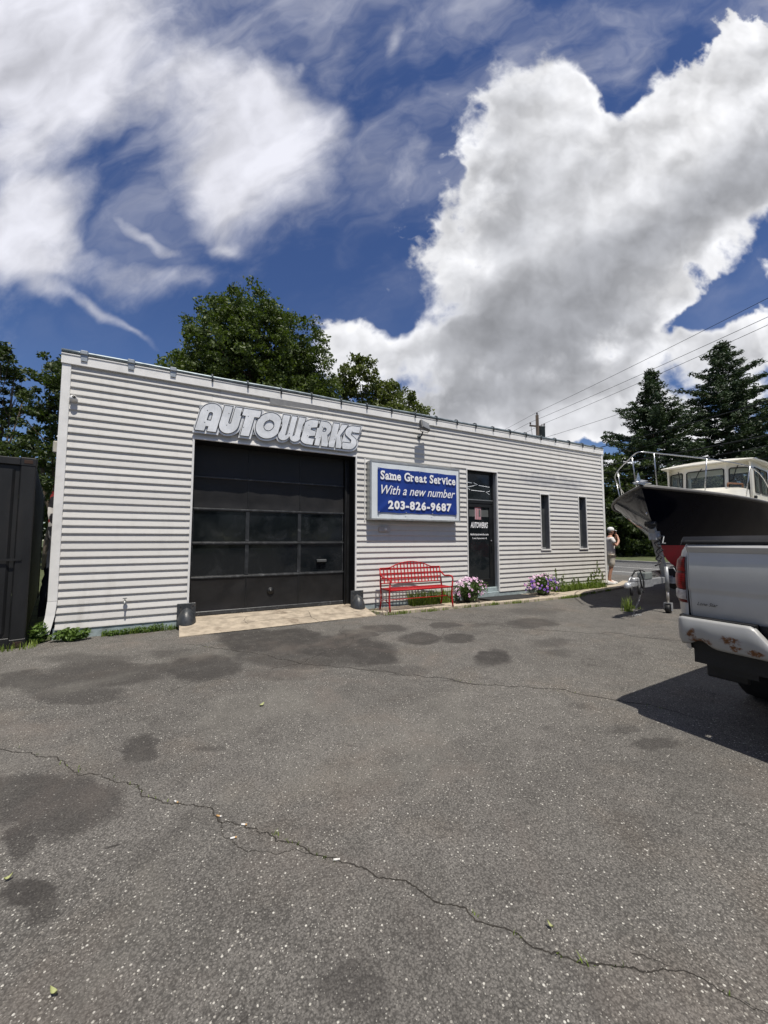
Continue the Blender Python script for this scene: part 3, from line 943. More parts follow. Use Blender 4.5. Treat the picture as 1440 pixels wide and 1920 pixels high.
# lift handle and round lock
h_ = MB().box(4.02, 4.22, Y0 - 0.045, Y0 - 0.03, 0.985, 1.035, 0.006)
h_.box(4.02, 4.22, Y0 - 0.03, Y0 + 0.01, 1.022, 1.035, 0.003)
h_.box(4.055, 4.075, Y0 - 0.03, Y0 + 0.02, 0.99, 1.02).box(4.165, 4.185, Y0 - 0.03, Y0 + 0.02, 0.99, 1.02)
h_.build('lift_handle', mat('grey_handle', (0.12, 0.125, 0.125), 0.4, metal=0.4), door)
k_ = MB().lathe([(0.065, 0), (0.065, 0.012), (0.05, 0.022), (0.018, 0.024), (0.018, 0.04), (0.0, 0.042)], 18, TR(3.13, Y0 + 0.008, 0.47) @ Matrix.Rotation(radians(90), 4, 'X'))
k_.build('round_vent', M_black, door)
# black reveal: jambs, head, track
rv = MB()
rv.box(1.75, 1.757, 0.004, 0.33, 0.11, 3.125)
rv.box(4.60, 4.62, 0.24, 0.34, 0.1, 3.125)
rv.box(4.712, 4.72, 0.004, 0.34, 0.11, 3.125)
rv.box(1.757, 4.712, 0.004, 0.33, 3.122, 3.13)
rv.box(4.62, 4.712, 0.28, 0.34, 0.1, 3.12)
rv.build('door_reveal', M_black, bld)
tr = MB().tube([(4.64, 0.265, 0.15), (4.64, 0.265, 2.75), (4.63, 0.275, 2.95)], 0.014, 6)
tr.build('door_track', mat('dull_steel_track', (0.05, 0.05, 0.052), 0.5, metal=0.5), bld)

# ---- shop door with transom, recessed
D0 = 0.09
sdoor = link('shop_door', MB().box(7.66, 8.62, D0 + 0.06, D0 + 0.07, 0.26, 3.12).mesh('shop_door', M_interior, True), bld)
fr = MB()
fr.box(7.662, 7.71, D0, D0 + 0.055, 0.262, 3.115, 0.004)
fr.box(8.56, 8.605, D0, D0 + 0.055, 0.262, 3.115, 0.004)
fr.box(7.71, 8.56, D0, D0 + 0.055, 3.07, 3.115, 0.004)
fr.box(7.71, 8.56, D0 - 0.004, D0 + 0.055, 2.33, 2.41, 0.004)
fr.build('door_frame', M_black, sdoor)
fr = MB()
fr.box(7.715, 7.80, D0 + 0.006, D0 + 0.05, 0.275, 2.325, 0.004)
fr.box(8.455, 8.555, D0 + 0.006, D0 + 0.05, 0.275, 2.325, 0.004)
fr.box(7.80, 8.455, D0 + 0.006, D0 + 0.05, 2.235, 2.325, 0.004)
fr.box(7.80, 8.455, D0 + 0.006, D0 + 0.05, 0.275, 0.47, 0.004)
fr.build('door_leaf', M_black, sdoor)
MB().box(7.80, 8.455, D0 + 0.03, D0 + 0.036, 0.47, 2.235).build('door_glass', M_glass, sdoor)
MB().box(7.71, 8.56, D0 + 0.03, D0 + 0.036, 2.41, 3.07).build('transom_pane', M_glass, sdoor)
MB().box(7.71, 8.56, D0 - 0.012, D0 - 0.002, 2.40, 2.425).build('transom_bead', mat('grey_bead', (0.25, 0.26, 0.26), 0.4, metal=0.5), sdoor)
MB().lathe([(0.019, 0), (0.019, 0.012), (0.012, 0.016), (0.0, 0.016)], 12, TR(8.505, D0 + 0.006, 1.40) @ Matrix.Rotation(radians(90), 4, 'X')).build('lock', mat('lock_steel', (0.5, 0.5, 0.5), 0.3, metal=0.9), sdoor)
pl_ = MB().box(8.485, 8.525, D0 - 0.03, D0 - 0.018, 1.18, 1.33, 0.004).box(8.497, 8.513, D0 - 0.02, D0 + 0.008, 1.24, 1.27)
pl_.build('pull_handle', M_black, sdoor)
# white jamb return on the right, black-grey on the left
MB().box(8.605, 8.619, 0.0, D0 + 0.055, 0.15, 3.118).build('jamb', mat('grey_jamb', (0.33, 0.34, 0.345), 0.5), sdoor)
# painted block sill under the door
MB().box(7.67, 8.615, -0.035, 0.14, -0.03, 0.155, 0.006).box(7.67, 8.615, 0.02, 0.14, 0.157, 0.258, 0.006).build('door_sill', M_found, bld)

# ---- two narrow windows
for (x0, x1, z0, z1, t_) in OPEN[2:]:
    wn = link('window', jtrim(x0, x1, z0, z1, w=0.03, d=0.034).mesh('window', M_white2, True), bld)
    wn.name = 'window'
    s_ = MB()
    s_.box(x0, x0 + 0.012, -0.02, 0.16, z0, z1)
    s_.box(x1 - 0.012, x1, -0.02, 0.16, z0, z1)
    s_.box(x0 + 0.012, x1 - 0.012, -0.02, 0.16, z0, z0 + 0.012)
    s_.box(x0 + 0.012, x1 - 0.012, -0.02, 0.16, z1 - 0.012, z1)
    s_.build('window_reveal', mat('grey_reveal', (0.16, 0.165, 0.17), 0.5), wn)
    MB().box(x0 + 0.012, x1 - 0.012, 0.12, 0.13, z0 + 0.012, z1 - 0.012).build('pane', M_glassgrey, wn)
    MB().box(x0 + 0.055, x0 + 0.075, 0.10, 0.118, z0 + 0.014, z1 - 0.014).box(x0 + 0.075, x1 - 0.014, 0.10, 0.118, z0 + 0.014, z0 + 0.05).build('window_frame', mat('window_mullion', (0.30, 0.31, 0.31), 0.5), wn)

# ------------------------------------------------------------------ vegetation
def leaf_material(name, lo, hi, trans=0.25):
    m = bpy.data.materials.new(name)
    m.use_nodes = True
    g = NG(m.node_tree)
    b = g.n['Principled BSDF']
    at = g.node('ShaderNodeAttribute', attribute_name='tint').outputs['Fac']
    n = g.noise(g.node('ShaderNodeTexCoord').outputs['Object'], 0.7, 3, 0.6)
    c = g.mix(g.m('ADD', g.m('MULTIPLY', at, 0.75), g.m('MULTIPLY', g.ss(n, 0.3, 0.7), 0.25)), lo, hi)
    g.l.new(c, b.inputs['Base Color'])
    b.inputs['Roughness'].default_value = 0.55
    b.inputs['Specular IOR Level'].default_value = 0.35
    t = g.node('ShaderNodeBsdfTranslucent')
    g.l.new(g.vm('MULTIPLY', c, (1.3, 1.5, 0.5)), t.inputs['Color'])
    mx = g.node('ShaderNodeMixShader')
    mx.inputs[0].default_value = trans
    g.l.new(b.outputs[0], mx.inputs[1])
    g.l.new(t.outputs[0], mx.inputs[2])
    g.l.new(mx.outputs[0], g.n['Material Output'].inputs[0])
    return m


M_leaf = leaf_material('oak_leaves', (0.022, 0.040, 0.010), (0.125, 0.165, 0.040))
M_leaf2 = leaf_material('lighter_leaves', (0.040, 0.060, 0.014), (0.17, 0.195, 0.055))
M_leafd = leaf_material('dark_leaves', (0.016, 0.028, 0.010), (0.075, 0.105, 0.03))
M_needle = leaf_material('pine_needles', (0.012, 0.026, 0.014), (0.060, 0.092, 0.040), 0.12)
M_bark = mat('bark', (0.10, 0.078, 0.058), 0.95, var=0.35, scale=8, bump=0.8, bscale=25, stretch=(1, 1, 0.25))
M_blade = leaf_material('grass_blades', (0.06, 0.10, 0.015), (0.26, 0.33, 0.07), 0.35)
M_weed = leaf_material('weed_leaves', (0.035, 0.07, 0.012), (0.17, 0.26, 0.06), 0.3)


def quads(name, cen, ax, ay, material, parent, tint, fold=0.0):
    """many leaves: centres and two half-axes each"""
    n = len(cen)
    v = np.empty((n, 4, 3), np.float32)
    v[:, 0] = cen - ax
    v[:, 1] = cen + ay * 0.9 - ax * 0.1
    v[:, 2] = cen + ax
    v[:, 3] = cen - ay * 0.9 - ax * 0.1
    me = bpy.data.meshes.new(name)
    me.vertices.add(n * 4)
    me.vertices.foreach_set('co', v.ravel())
    me.loops.add(n * 4)
    me.loops.foreach_set('vertex_index', np.arange(n * 4, dtype=np.int32))
    me.polygons.add(n)
    me.polygons.foreach_set('loop_start', np.arange(0, n * 4, 4, dtype=np.int32))
    me.update(calc_edges=True)
    a = me.attributes.new('tint', 'FLOAT', 'FACE')
    a.data.foreach_set('value', tint.astype(np.float32))
    me.materials.append(material)
    return link(name, me, parent)


def unit(rs, n):
    d = rs.normal(size=(n, 3))
    return d / np.linalg.norm(d, axis=1, keepdims=True)


def leaf_frame(rs, n, size, up=0.5, asp=0.6):
    nr = unit(rs, n) + np.array([0, 0, up])
    nr /= np.linalg.norm(nr, axis=1, keepdims=True)
    t = unit(rs, n)
    t -= nr * (t * nr).sum(1, keepdims=True)
    t /= np.linalg.norm(t, axis=1, keepdims=True)
    s = (size * rs.uniform(0.6, 1.3, size=(n, 1)))
    return t * s, np.cross(nr, t) * s * asp


def crown(name, lobes, n, size, material, parent, seed, clump=0.42, nclump=None, inner=0.25):
    """lobes: (x,y,z,rx,ry,rz). leaves gather in clumps spread through the outer part of each lobe"""
    rs = np.random.RandomState(seed)
    L = np.array(lobes, float)
    w = (L[:, 3] * L[:, 5]) ** 1.0
    nc = nclump or max(20, n // 55)
    li = rs.choice(len(L), nc, p=w / w.sum())
    d = unit(rs, nc)
    r = np.where(rs.rand(nc) < inner, rs.uniform(0.3, 0.75, nc), rs.uniform(0.78, 1.04, nc))
    cc = L[li, :3] + d * L[li, 3:6] * r[:, None]
    ct = rs.rand(nc)
    cs = clump * rs.uniform(0.6, 1.35, nc)
    k = rs.randint(0, nc, n)
    dd = unit(rs, n) * (rs.rand(n, 1) ** 0.5)
    p = cc[k] + dd * cs[k][:, None] * np.array([1, 1, 0.62])
    ax, ay = leaf_frame(rs, n, size)
    tint = np.clip(0.5 * ct[k] + 0.5 * rs.rand(n), 0, 1)
    return quads(name, p, ax, ay, material, parent, tint)


def trunk_mesh(pts, radii, n=9, seed=0):
    return MB().tube(pts, radii, n)


def tree(label, cat, x, y, h, lobes, n, size, material, seed, group=None, r0=0.28, clump=0.45, inner=0.25, base=0.0):
    """lobes relative to the tree base"""
    t = thing('tree', label, cat, (x, y, base), 0, group)
    rr = random.Random(seed)
    mb = MB()
    top = h * 0.72
    pts = [(0, 0, -0.1)] + [(rr.uniform(-.12, .12) * k, rr.uniform(-.12, .12) * k, top * k / 6) for k in range(1, 7)]
    mb.tube(pts, [r0 * (1.25 if k == 0 else 1) * (1 - 0.13 * k) for k in range(7)], 9)
    for l in lobes:
        a = Vector(pts[2]) + (Vector(pts[5]) - Vector(pts[2])) * rr.random()
        b = Vector(l[:3])
        mid = a.lerp(b, 0.5) + Vector((rr.uniform(-.3, .3), rr.uniform(-.3, .3), -0.3))
        mb.tube([a, mid, b], [r0 * 0.36, r0 * 0.22, r0 * 0.10], 6)
        for _ in range(3):
            e = b + Vector((rr.uniform(-1, 1) * l[3], rr.uniform(-1, 1) * l[4], rr.uniform(-0.2, 1) * l[5])) * 0.7
            mb.tube([mid.lerp(b, 0.5), mid.lerp(e, 0.6), e], [r0 * 0.14, r0 * 0.09, r0 * 0.03], 5)
    mb.build('trunk', M_bark, t)
    crown('crown', lobes, n, size, material, t, seed, clump, inner=inner)
    return t


def at(px, py_top, depth):
    """point on the ground at a given depth along the view and a bearing; and the height whose top shows at py_top"""
    k = (px - 720) / 720
    x = 1.555 + depth * (cos(AZ) + k * sin(AZ))
    y = -7.168 + depth * (sin(AZ) - k * cos(AZ))
    return x, y, 1.43 + depth * (1012 - py_top) / 720


def rlobes(spec, s):
    """spec in bearing units: (across, height, r across, r up) along the picture's horizontal axis"""
    out = []
    for i, (a, z, ra, rz) in enumerate(spec):
        dep = (((i * 37) % 7) / 7 - 0.5) * ra * 1.2
        out.append((a * sin(AZ) + dep * cos(AZ), -a * cos(AZ) + dep * sin(AZ), z, ra, ra * 1.05, rz))
    return out


# big maple behind the roof
x, y, h = at(460, 543, 26)
tree('big round dark green tree rising behind the workshop roof, widest of the trees in view', 'tree', x, y, h,
     rlobes([(0.7, 16.0, 2.4, 1.9), (-1.7, 15.6, 2.4, 2.0), (3.0, 14.9, 2.4, 2.4), (-3.4, 13.9, 2.0, 2.0), (0.3, 13.4, 3.6, 3.0), (4.2, 12.2, 2.0, 2.6), (-4.9, 12.4, 2.1, 2.0), (-6.1, 10.9, 1.6, 1.6), (-6.6, 9.4, 1.2, 1.2), (-2.3, 12.6, 2.8, 2.6), (2.2, 12.4, 2.6, 2.6), (-3.3, 10.4, 2.8, 2.6),
             (0.5, 10.2, 3.9, 3.2), (4.6, 9.9, 2.0, 2.4), (5.4, 8.6, 1.3, 1.6), (-5.2, 8.6, 1.9, 1.5), (-6.3, 8.3, 0.8, 0.6), (1.5, 7.4, 4.2, 2.4)], 0), 130000, 0.112, M_leaf, 5, r0=0.42, clump=0.48, inner=0.35)
x, y, h = at(700, 668, 30)
tree('paler looser tree just right of the big round tree, behind the roof', 'tree', x, y, h,
     rlobes([(-1.1, 14.1, 1.6, 1.4), (-2.8, 12.4, 1.7, 1.7), (0.9, 13.0, 1.3, 1.2), (0.2, 11.6, 2.0, 1.7), (2.2, 11.6, 1.3, 1.5), (3.0, 10.2, 1.3, 1.0), (-2.2, 10.0, 2.2, 1.8), (1.0, 9.6, 2.6, 1.8), (4.3, 9.5, 1.3, 0.8), (3.2, 11.0, 1.3, 1.3)], 0), 34000, 0.125, M_leaf2, 6, r0=0.25, clump=0.5, inner=0.2)
x, y, h = at(886, 790, 32)
tree('small tree whose tip just clears the roof edge left of the utility pole', 'tree', x, y, h,
     rlobes([(-0.6, 10.4, 0.45, 0.5), (0.35, 10.6, 0.4, 0.5), (0, 8.6, 2.0, 1.3), (0.9, 9.9, 0.35, 0.3)], 0), 3000, 0.12, M_leaf, 8, r0=0.12, clump=0.3)
# left-hand trees
x, y, h = at(-20, 640, 22)
tree('leafy tree at the far left edge above the black container', 'tree', x, y, h,
     rlobes([(0.6, 11.6, 1.0, 1.0), (-1.2, 11.2, 1.8, 1.8), (0.9, 9.7, 0.9, 0.9), (0.3, 7.9, 1.5, 1.2), (-1.6, 8.6, 2.0, 2.0), (1.5, 6.0, 1.9, 1.3), (-1.0, 5.0, 2.6, 2.0), (1.1, 10.7, 0.5, 0.35), (1.6, 9.8, 0.4, 0.4)], 0), 15000, 0.12, M_leafd, 12, r0=0.22, clump=0.42, inner=0.15)
x, y, h = at(92, 668, 19)
tree('tall narrow tree between the container and the white corner board', 'tree', x, y, h,
     rlobes([(-0.1, 9.7, 0.8, 0.9), (0.9, 9.4, 1.0, 1.2), (-0.6, 8.4, 0.8, 1.0), (0.6, 7.6, 1.3, 1.3), (-0.3, 6.6, 1.2, 1.2), (0.4, 5.2, 1.7, 1.6), (-0.5, 3.6, 1.8, 1.6), (1.5, 8.6, 1.3, 1.5)], 0), 15000, 0.10, M_leafd, 13, r0=0.16, clump=0.36, inner=0.2)
x, y, h = at(20, 800, 26)
tree('low dark bushy tree behind the container roof', 'tree', x, y, h,
     rlobes([(-3, 4.5, 3.0, 3.0), (1.0, 4.0, 3.0, 2.6), (4.5, 4.2, 3.0, 3.0), (0, 6.8, 2.0, 1.4), (8, 4, 3, 3)], 0), 15000, 0.15, M_leafd, 14, r0=0.2, clump=0.5)


# pines across the road
def pine(label, px, ptop, depth, R, n_per, seed, base_z=1.2):
    x, y, h = at(px, ptop, depth)
    t = thing('pine_tree', label, 'pine tree', (x, y, 0.08), 0, 'tall dark pines across the road')
    rr = random.Random(seed)
    rs = np.random.RandomState(seed)
    mb = MB()
    mb.tube([(0, 0, -0.1), (0.1, 0, h * 0.4), (0, 0.05, h * 0.98)], [0.34, 0.22, 0.03], 9)
    cs, sg = [], []
    z = base_z
    while z < h - 0.4:
        f = (h - z) / (h - base_z)
        prof = min(1.0, 1.55 * f ** 0.85) * (0.82 + 0.18 * min(1, (z) / 4))
        nb = 6 if f > 0.25 else 4
        a0 = rr.uniform(0, 6.28)
        for k in range(nb):
            a = a0 + 2 * pi * k / nb + rr.uniform(-.35, .35)
            L = R * prof * rr.uniform(0.55, 1.2) * (1 + 0.22 * sin(z * 1.9 + a * 2 + seed))
            rise = L * rr.uniform(-0.02, 0.30) * (1.0 if f < 0.7 else 0.3)
            tip = Vector((cos(a) * L, sin(a) * L, z + rise))
            mid = Vector((cos(a) * L * 0.5, sin(a) * L * 0.5, z + rise * 0.2 - 0.06 * L))
            mb.tube([(0, 0, z), mid, tip], [0.055 * f + 0.02, 0.035 * f + 0.012, 0.008], 5, caps=False)
            m_ = max(3, int(L / 0.26))
            for q in range(m_):
                tt = 0.22 + 0.80 * (q + rr.random() * 0.6) / m_
                p = Vector((0, 0, z)).lerp(mid, tt * 2) if tt < 0.5 else mid.lerp(tip, (tt - 0.5) * 2)
                side = Vector((-sin(a), cos(a), 0)) * rr.uniform(-1, 1) * (0.16 + 0.30 * L * 0.22) * (1.2 - tt * 0.6)
                cs.append(tuple(p + side + Vector((0, 0, rr.uniform(-.03, .10)))))
                sg.append(0.5 + 0.5 * rr.random())
        z += rr.uniform(0.30, 0.46) * (0.75 + 0.4 * f)
    cs.append((0, 0, h - 0.2))
    sg.append(0.5)
    cs, sg = np.array(cs), np.array(sg)
    k = np.repeat(np.arange(len(cs)), n_per)
    n = len(k)
    p = cs[k] + unit(rs, n) * (rs.rand(n, 1) ** 0.5) * np.array([0.36, 0.36, 0.17])
    d = unit(rs, n) * np.array([1, 1, 0.55]) + np.array([0, 0, 0.35])
    d /= np.linalg.norm(d, axis=1, keepdims=True)
    o = np.cross(d, unit(rs, n))
    o /= np.linalg.norm(o, axis=1, keepdims=True) + 1e-6
    s = rs.uniform(0.11, 0.22, (n, 1))
    mb.build('trunk', M_bark, t)
    quads('crown', p, d * s, o * s * 0.34, M_needle, t, np.clip(0.5 * sg[k] + 0.5 * rs.rand(n), 0, 1))
    return t


pine('shorter dark pine across the road, left of the taller one', 1235, 682, 36, 5.0, 19, 21)
pine('tallest dark pine across the road, behind the boat cabin', 1375, 628, 37, 6.6, 19, 22)
pine('dark pine at the right edge of the photo, beyond the tallest', 1520, 690, 42, 5.6, 12, 23)

# lower growth across the road
UND = [(1128, 855, 34, 2.4, 'rounded bush-like tree beside the end of the workshop wall, across the road'),
       (1185, 868, 33, 2.8, 'dark broadleaf tree across the road behind the bow rail'),
       (1300, 880, 34, 3.0, 'dark broadleaf tree across the road behind the boat cabin roof'),
       (1255, 930, 31, 2.4, 'low dark tree across the road between the pines and the boat'),
       (1420, 860, 35, 3.2, 'dark broadleaf tree across the road at the right edge'),
       (1150, 935, 30.5, 2.0, 'low dark shrub-like tree across the road behind the walking person'),
       (1360, 940, 31, 2.6, 'low dark tree across the road hidden mostly by the boat hull'),
       (1470, 930, 31, 2.6, 'low dark tree across the road beyond the right edge')]
for i, (px, pt, dp, r, lab) in enumerate(UND):
    x, y, h = at(px, pt, dp)
    h = h - 0.1
    tree(lab, 'tree', x, y, h, rlobes([(0, h - r * 0.6, r * 0.7, r * 0.6), (-r * .6, h * 0.6, r * .8, h * 0.34), (r * .6, h * 0.62, r * .8, h * .32), (0, h * 0.36, r, h * 0.36), (-r * .7, h * .2, r * .7, h * .22), (r * .7, h * .2, r * .7, h * .22)], 0),
         9000, 0.14, M_leafd, 40 + i, 'dark trees across the road', r0=0.14, clump=0.45, inner=0.4, base=0.08)
# the wood that closes the view beyond those trees
rs_ = np.random.RandomState(77)
wl = []
for i in range(34):
    wl.append((44 + rs_.uniform(-3, 3), -45 + i * 3.6, rs_.uniform(2.0, 3.5), rs_.uniform(2.5, 4), rs_.uniform(2.5, 4), rs_.uniform(3, 4.2)))
wd = crown('woodland', wl, 30000, 0.32, M_leafd, None, 78, clump=1.0, inner=0.3)
tag(wd, 'dark woodland closing the view far across the road', 'woodland', kind='stuff')
# unseen tree belt added behind and left of viewer to darken glass reflections
wl = []
for i in range(40):
    a = radians(185 + i * 4.2)
    R_ = 34 + rs_.uniform(-3, 3)
    wl.append((1.5 + cos(a) * R_, -7 + sin(a) * R_, rs_.uniform(3, 4.5), rs_.uniform(3, 4.5), rs_.uniform(3, 4.5), rs_.uniform(3.5, 5)))
wd = crown('woodland', wl, 16000, 0.5, M_leafd, None, 79, clump=1.3, inner=0.3)
tag(wd, 'unseen ring of woodland added on the near side of the lot', 'woodland', kind='stuff')
wl = []
for i in range(16):
    wl.append((-26 + i * 4.0, 34 + rs_.uniform(-3, 3), rs_.uniform(2.0, 3.0), 3.5, 3.5, rs_.uniform(2.6, 4.0)))
wd = crown('woodland', wl, 14000, 0.26, M_leafd, None, 80, clump=1.0, inner=0.3)
tag(wd, 'dark woodland far behind the workshop and the container', 'woodland', kind='stuff')


def blades(name, pts, h, w, material, parent=None, seed=0, lean=0.35):
    """grass blades: each a bent strip of two quads"""
    rs = np.random.RandomState(seed)
    n = len(pts)
    P = np.array(pts, float)
    a = rs.uniform(0, 2 * pi, n)
    H = h * rs.uniform(0.45, 1.25, n)
    side = np.stack([np.cos(a), np.sin(a), 0 * a], 1) * (w * rs.uniform(0.7, 1.3, n))[:, None]
    ln = np.stack([-np.sin(a), np.cos(a), 0 * a], 1) * (lean * H * rs.uniform(0.1, 1.3, n))[:, None]
    up = np.stack([0 * H, 0 * H, H], 1)
    v = np.empty((n, 6, 3))
    v[:, 0] = P - side
    v[:, 1] = P + side
    m_ = P + up * 0.6 + ln * 0.35
    v[:, 2] = m_ - side * 0.8
    v[:, 3] = m_ + side * 0.8
    tp = P + up * 0.97 + ln
    v[:, 4] = tp - side * 0.12
    v[:, 5] = tp + side * 0.12
    f = []
    for i in range(n):
        k = i * 6
        f += [(k, k + 1, k + 3, k + 2), (k + 2, k + 3, k + 5, k + 4)]
    me = bpy.data.meshes.new(name)
    me.from_pydata(v.reshape(-1, 3).tolist(), [], f)
    at_ = me.attributes.new('tint', 'FLOAT', 'FACE')
    at_.data.foreach_set('value', np.repeat(rs.rand(n), 2).astype(np.float32))
    me.materials.append(material)
    return link(name, me, parent)


def leafy(name, pts_r, n, size, material, parent, seed):
    """pts_r: (x,y,z,rx,ry,rz) clumps filled with small leaves"""
    rs = np.random.RandomState(seed)
    L = np.array(pts_r, float)
    k = rs.randint(0, len(L), n)
    p = L[k, :3] + unit(rs, n) * (rs.rand(n, 1) ** 0.4) * L[k, 3:6]
    p[:, 2] = np.maximum(p[:, 2], 0.01)
    ax, ay = leaf_frame(rs, n, size, 0.9, 0.5)
    return quads(name, p, ax, ay, material, parent, rs.rand(n))


# ------------------------------------------------------------------ utility pole and wires
PX, PY, PH = 25.4, 15.2, 12.4
px_, py_, _ = at(1013, 765, 32)
PX, PY = px_, py_
M_pole = mat('weathered_pole', (0.065, 0.048, 0.038), 0.95, var=0.3, scale=6, bump=0.6, bscale=20, stretch=(1, 1, 0.1))
M_wire = mat('wire', (0.02, 0.02, 0.022), 0.6)
M_trafo = mat('grey_transformer', (0.10, 0.115, 0.12), 0.5, var=0.15, scale=3)
M_insul = mat('brown_insulator', (0.10, 0.07, 0.06), 0.3)
WD = Vector((-0.226, -0.974, 0))       # run of the line
NP = Vector((PX, PY, 0)) + WD * 34     # next pole, out of the frame
FP = Vector((PX, PY, 0)) - WD * 38


def pole(label, P, group='utility poles along the road'):
    t = thing('utility_pole', label, 'utility pole', (P.x, P.y, 0), math.atan2(WD.y, WD.x), group)
    MB().tube([(0, 0, -0.1), (0.02, 0, 6), (0, 0, 12.0)], [0.19, 0.16, 0.125], 10).build('post', M_pole, t)
    MB().box(-0.05, 0.05, -0.75, 0.75, 10.98, 11.1, 0.01).build('crossarm', M_pole, t)
    for yy in (-0.68, 0.68, 0.0):
        z0 = 11.1 if yy else 12.0
        MB().lathe([(0.02, 0), (0.03, 0.05), (0.08, 0.07), (0.04, 0.1), (0.085, 0.13), (0.045, 0.16), (0.075, 0.19), (0.03, 0.23), (0, 0.23)], 10, TR(0, yy, z0)).build('insulator', M_insul, t)
    tf = MB().lathe([(0.0, 9.0), (0.2, 9.02), (0.24, 9.06), (0.24, 9.9), (0.26, 9.92), (0.26, 9.97), (0.1, 10.03), (0.0, 10.03)], 16, TR(0, 0.46, 1.05)).build('transformer', M_trafo, t)
    MB().tube([(0, 0.46, 11.07), (0, 0.46, 11.25)], 0.04, 8).build('bushing', M_insul, tf)
    MB().box(-0.04, 0.04, -0.55, -0.12, 10.1, 10.16, 0.005).box(-0.04, 0.04, -0.55, -0.47, 9.75, 10.1).tube([(0, -0.51, 10.1), (0.05, -0.6, 10.5), (0, -0.62, 10.95)], 0.018, 5).build('cutout', M_insul, t)
    MB().tube([(0, 0.30, 10.15), (0.05, 0.45, 10.6), (0, 0.66, 11.15)], 0.015, 5).build('jumper', M_wire, t)
    MB().box(-0.06, 0.06, -0.2, 0.2, 6.6, 6.7).build('cable_bracket', M_insul, t)
    return t


pole('wooden utility pole with a grey transformer rising behind the roof', Vector((PX, PY, 0)))
pole('wooden utility pole farther along the road, hidden beyond the workshop', FP)
pole('wooden utility pole nearest the viewer, beyond the right edge', NP)
WIRES = [(12.25, 0.0, 12.85, 'top power wire strung over the pines', 0.012, 0.3),
         (11.33, 0.68, 12.1, 'second power wire below the top one, over the pines', 0.012, 0.35),
         (11.33, -0.68, 11.5, 'third power wire below the top two, over the pines', 0.012, 0.35),
         (9.95, 0.2, 10.2, 'single service wire crossing the crown of the pines', 0.012, 0.6),
         (8.0, 0.1, 8.5, 'thick cable crossing the middle of the pines', 0.028, 0.6),
         (7.45, 0.15, 7.6, 'thin cable under the thick one on the pines', 0.012, 0.6),
         (6.9, 0.15, 6.7, 'thick telephone cable low across the pines', 0.03, 0.7),
         (6.4, 0.1, 6.2, 'telephone cable just above the bow rail', 0.022, 0.7),
         (5.9, 0.1, 5.6, 'lowest telephone cable, crossing behind the boat cabin roof', 0.02, 0.7)]
for i, (z0, off, z1, lab, r, sag) in enumerate(WIRES):
    nrm = Vector((-WD.y, WD.x, 0)) * off
    mb = MB()
    for A_, B_, za, zb in ((Vector((PX, PY, 0)), NP, z0, z1), (Vector((PX, PY, 0)), FP, z0, z0)):
        pts = []
        for k in range(17):
            t_ = k / 16
            p = A_.lerp(B_, t_) + nrm
            pts.append((p.x, p.y, za + (zb - za) * t_ - 4 * sag * t_ * (1 - t_)))
        mb.tube(pts, r, 5, caps=False)
    tag(mb.build('overhead_wire', M_wire), lab, 'wire', 'overhead wires along the road')

# ------------------------------------------------------------------ concrete by the wall
ap = MB()
ap.grid([[(1.62, -0.05, 0.10), (1.62, -0.70, 0.012)], [(2.6, -0.02, 0.10), (2.6, -0.69, 0.012)], [(3.8, -0.02, 0.10), (3.8, -0.66, 0.012)], [(4.9, -0.03, 0.10), (4.9, -0.63, 0.012)]], False)
ap.add([(1.75, 0.32, 0.11), (4.72, 0.32, 0.11), (4.72, -0.022, 0.1005), (1.75, -0.05, 0.1005)], [(0, 1, 2, 3)])
ap.add([(1.62, -0.70, 0.012), (1.62, -0.70, -0.02), (4.9, -0.63, -0.02), (4.9, -0.63, 0.012)], [(0, 1, 2, 3)])
ap.add([(1.62, -0.05, 0.10), (1.62, 0.0, 0.10), (1.62, 0.0, -0.02), (1.62, -0.70, -0.02), (1.62, -0.70, 0.012)], [(0, 1, 2, 3, 4)])
ap.add([(4.9, -0.03, 0.10), (4.9, 0.0, 0.10), (4.9, 0.0, -0.02), (4.9, -0.63, -0.02), (4.9, -0.63, 0.012)], [(0, 1, 2, 3, 4)])
struct(ap.build('apron', M_conc))
# cracks across the apron
for q, pts_ in enumerate(([(2.55, -0.69), (2.62, -0.45), (2.58, -0.25), (2.66, -0.02)], [(3.78, -0.66), (3.70, -0.40), (3.77, -0.03)], [(1.64, -0.33), (2.2, -0.36), (3.0, -0.33), (3.9, -0.37), (4.86, -0.33)])):
    rr_ = random.Random(40 + q)
    fine_ = []
    for a_, b_ in zip(pts_, pts_[1:]):
        for k_ in range(14):
            t_ = k_ / 14
            fine_.append((a_[0] + (b_[0] - a_[0]) * t_ + rr_.gauss(0, .004), a_[1] + (b_[1] - a_[1]) * t_ + rr_.gauss(0, .004)))
    rows = []
    for i_, (x_, y_) in enumerate(fine_):
        z_ = 0.0135 + (y_ + 0.67) / 0.645 * 0.0875
        w_c = rr_.uniform(0.0015, 0.005)
        d_ = (1, 0) if q < 2 else (0, 1)
        rows.append([(x_ - d_[0] * w_c, y_ - d_[1] * w_c, z_), (x_ + d_[0] * w_c, y_ + d_[1] * w_c, z_ + (0.0007 if q == 2 else 0))])
    MB().grid(rows, False).build('crack', M_crack, bpy.data.objects['apron'])
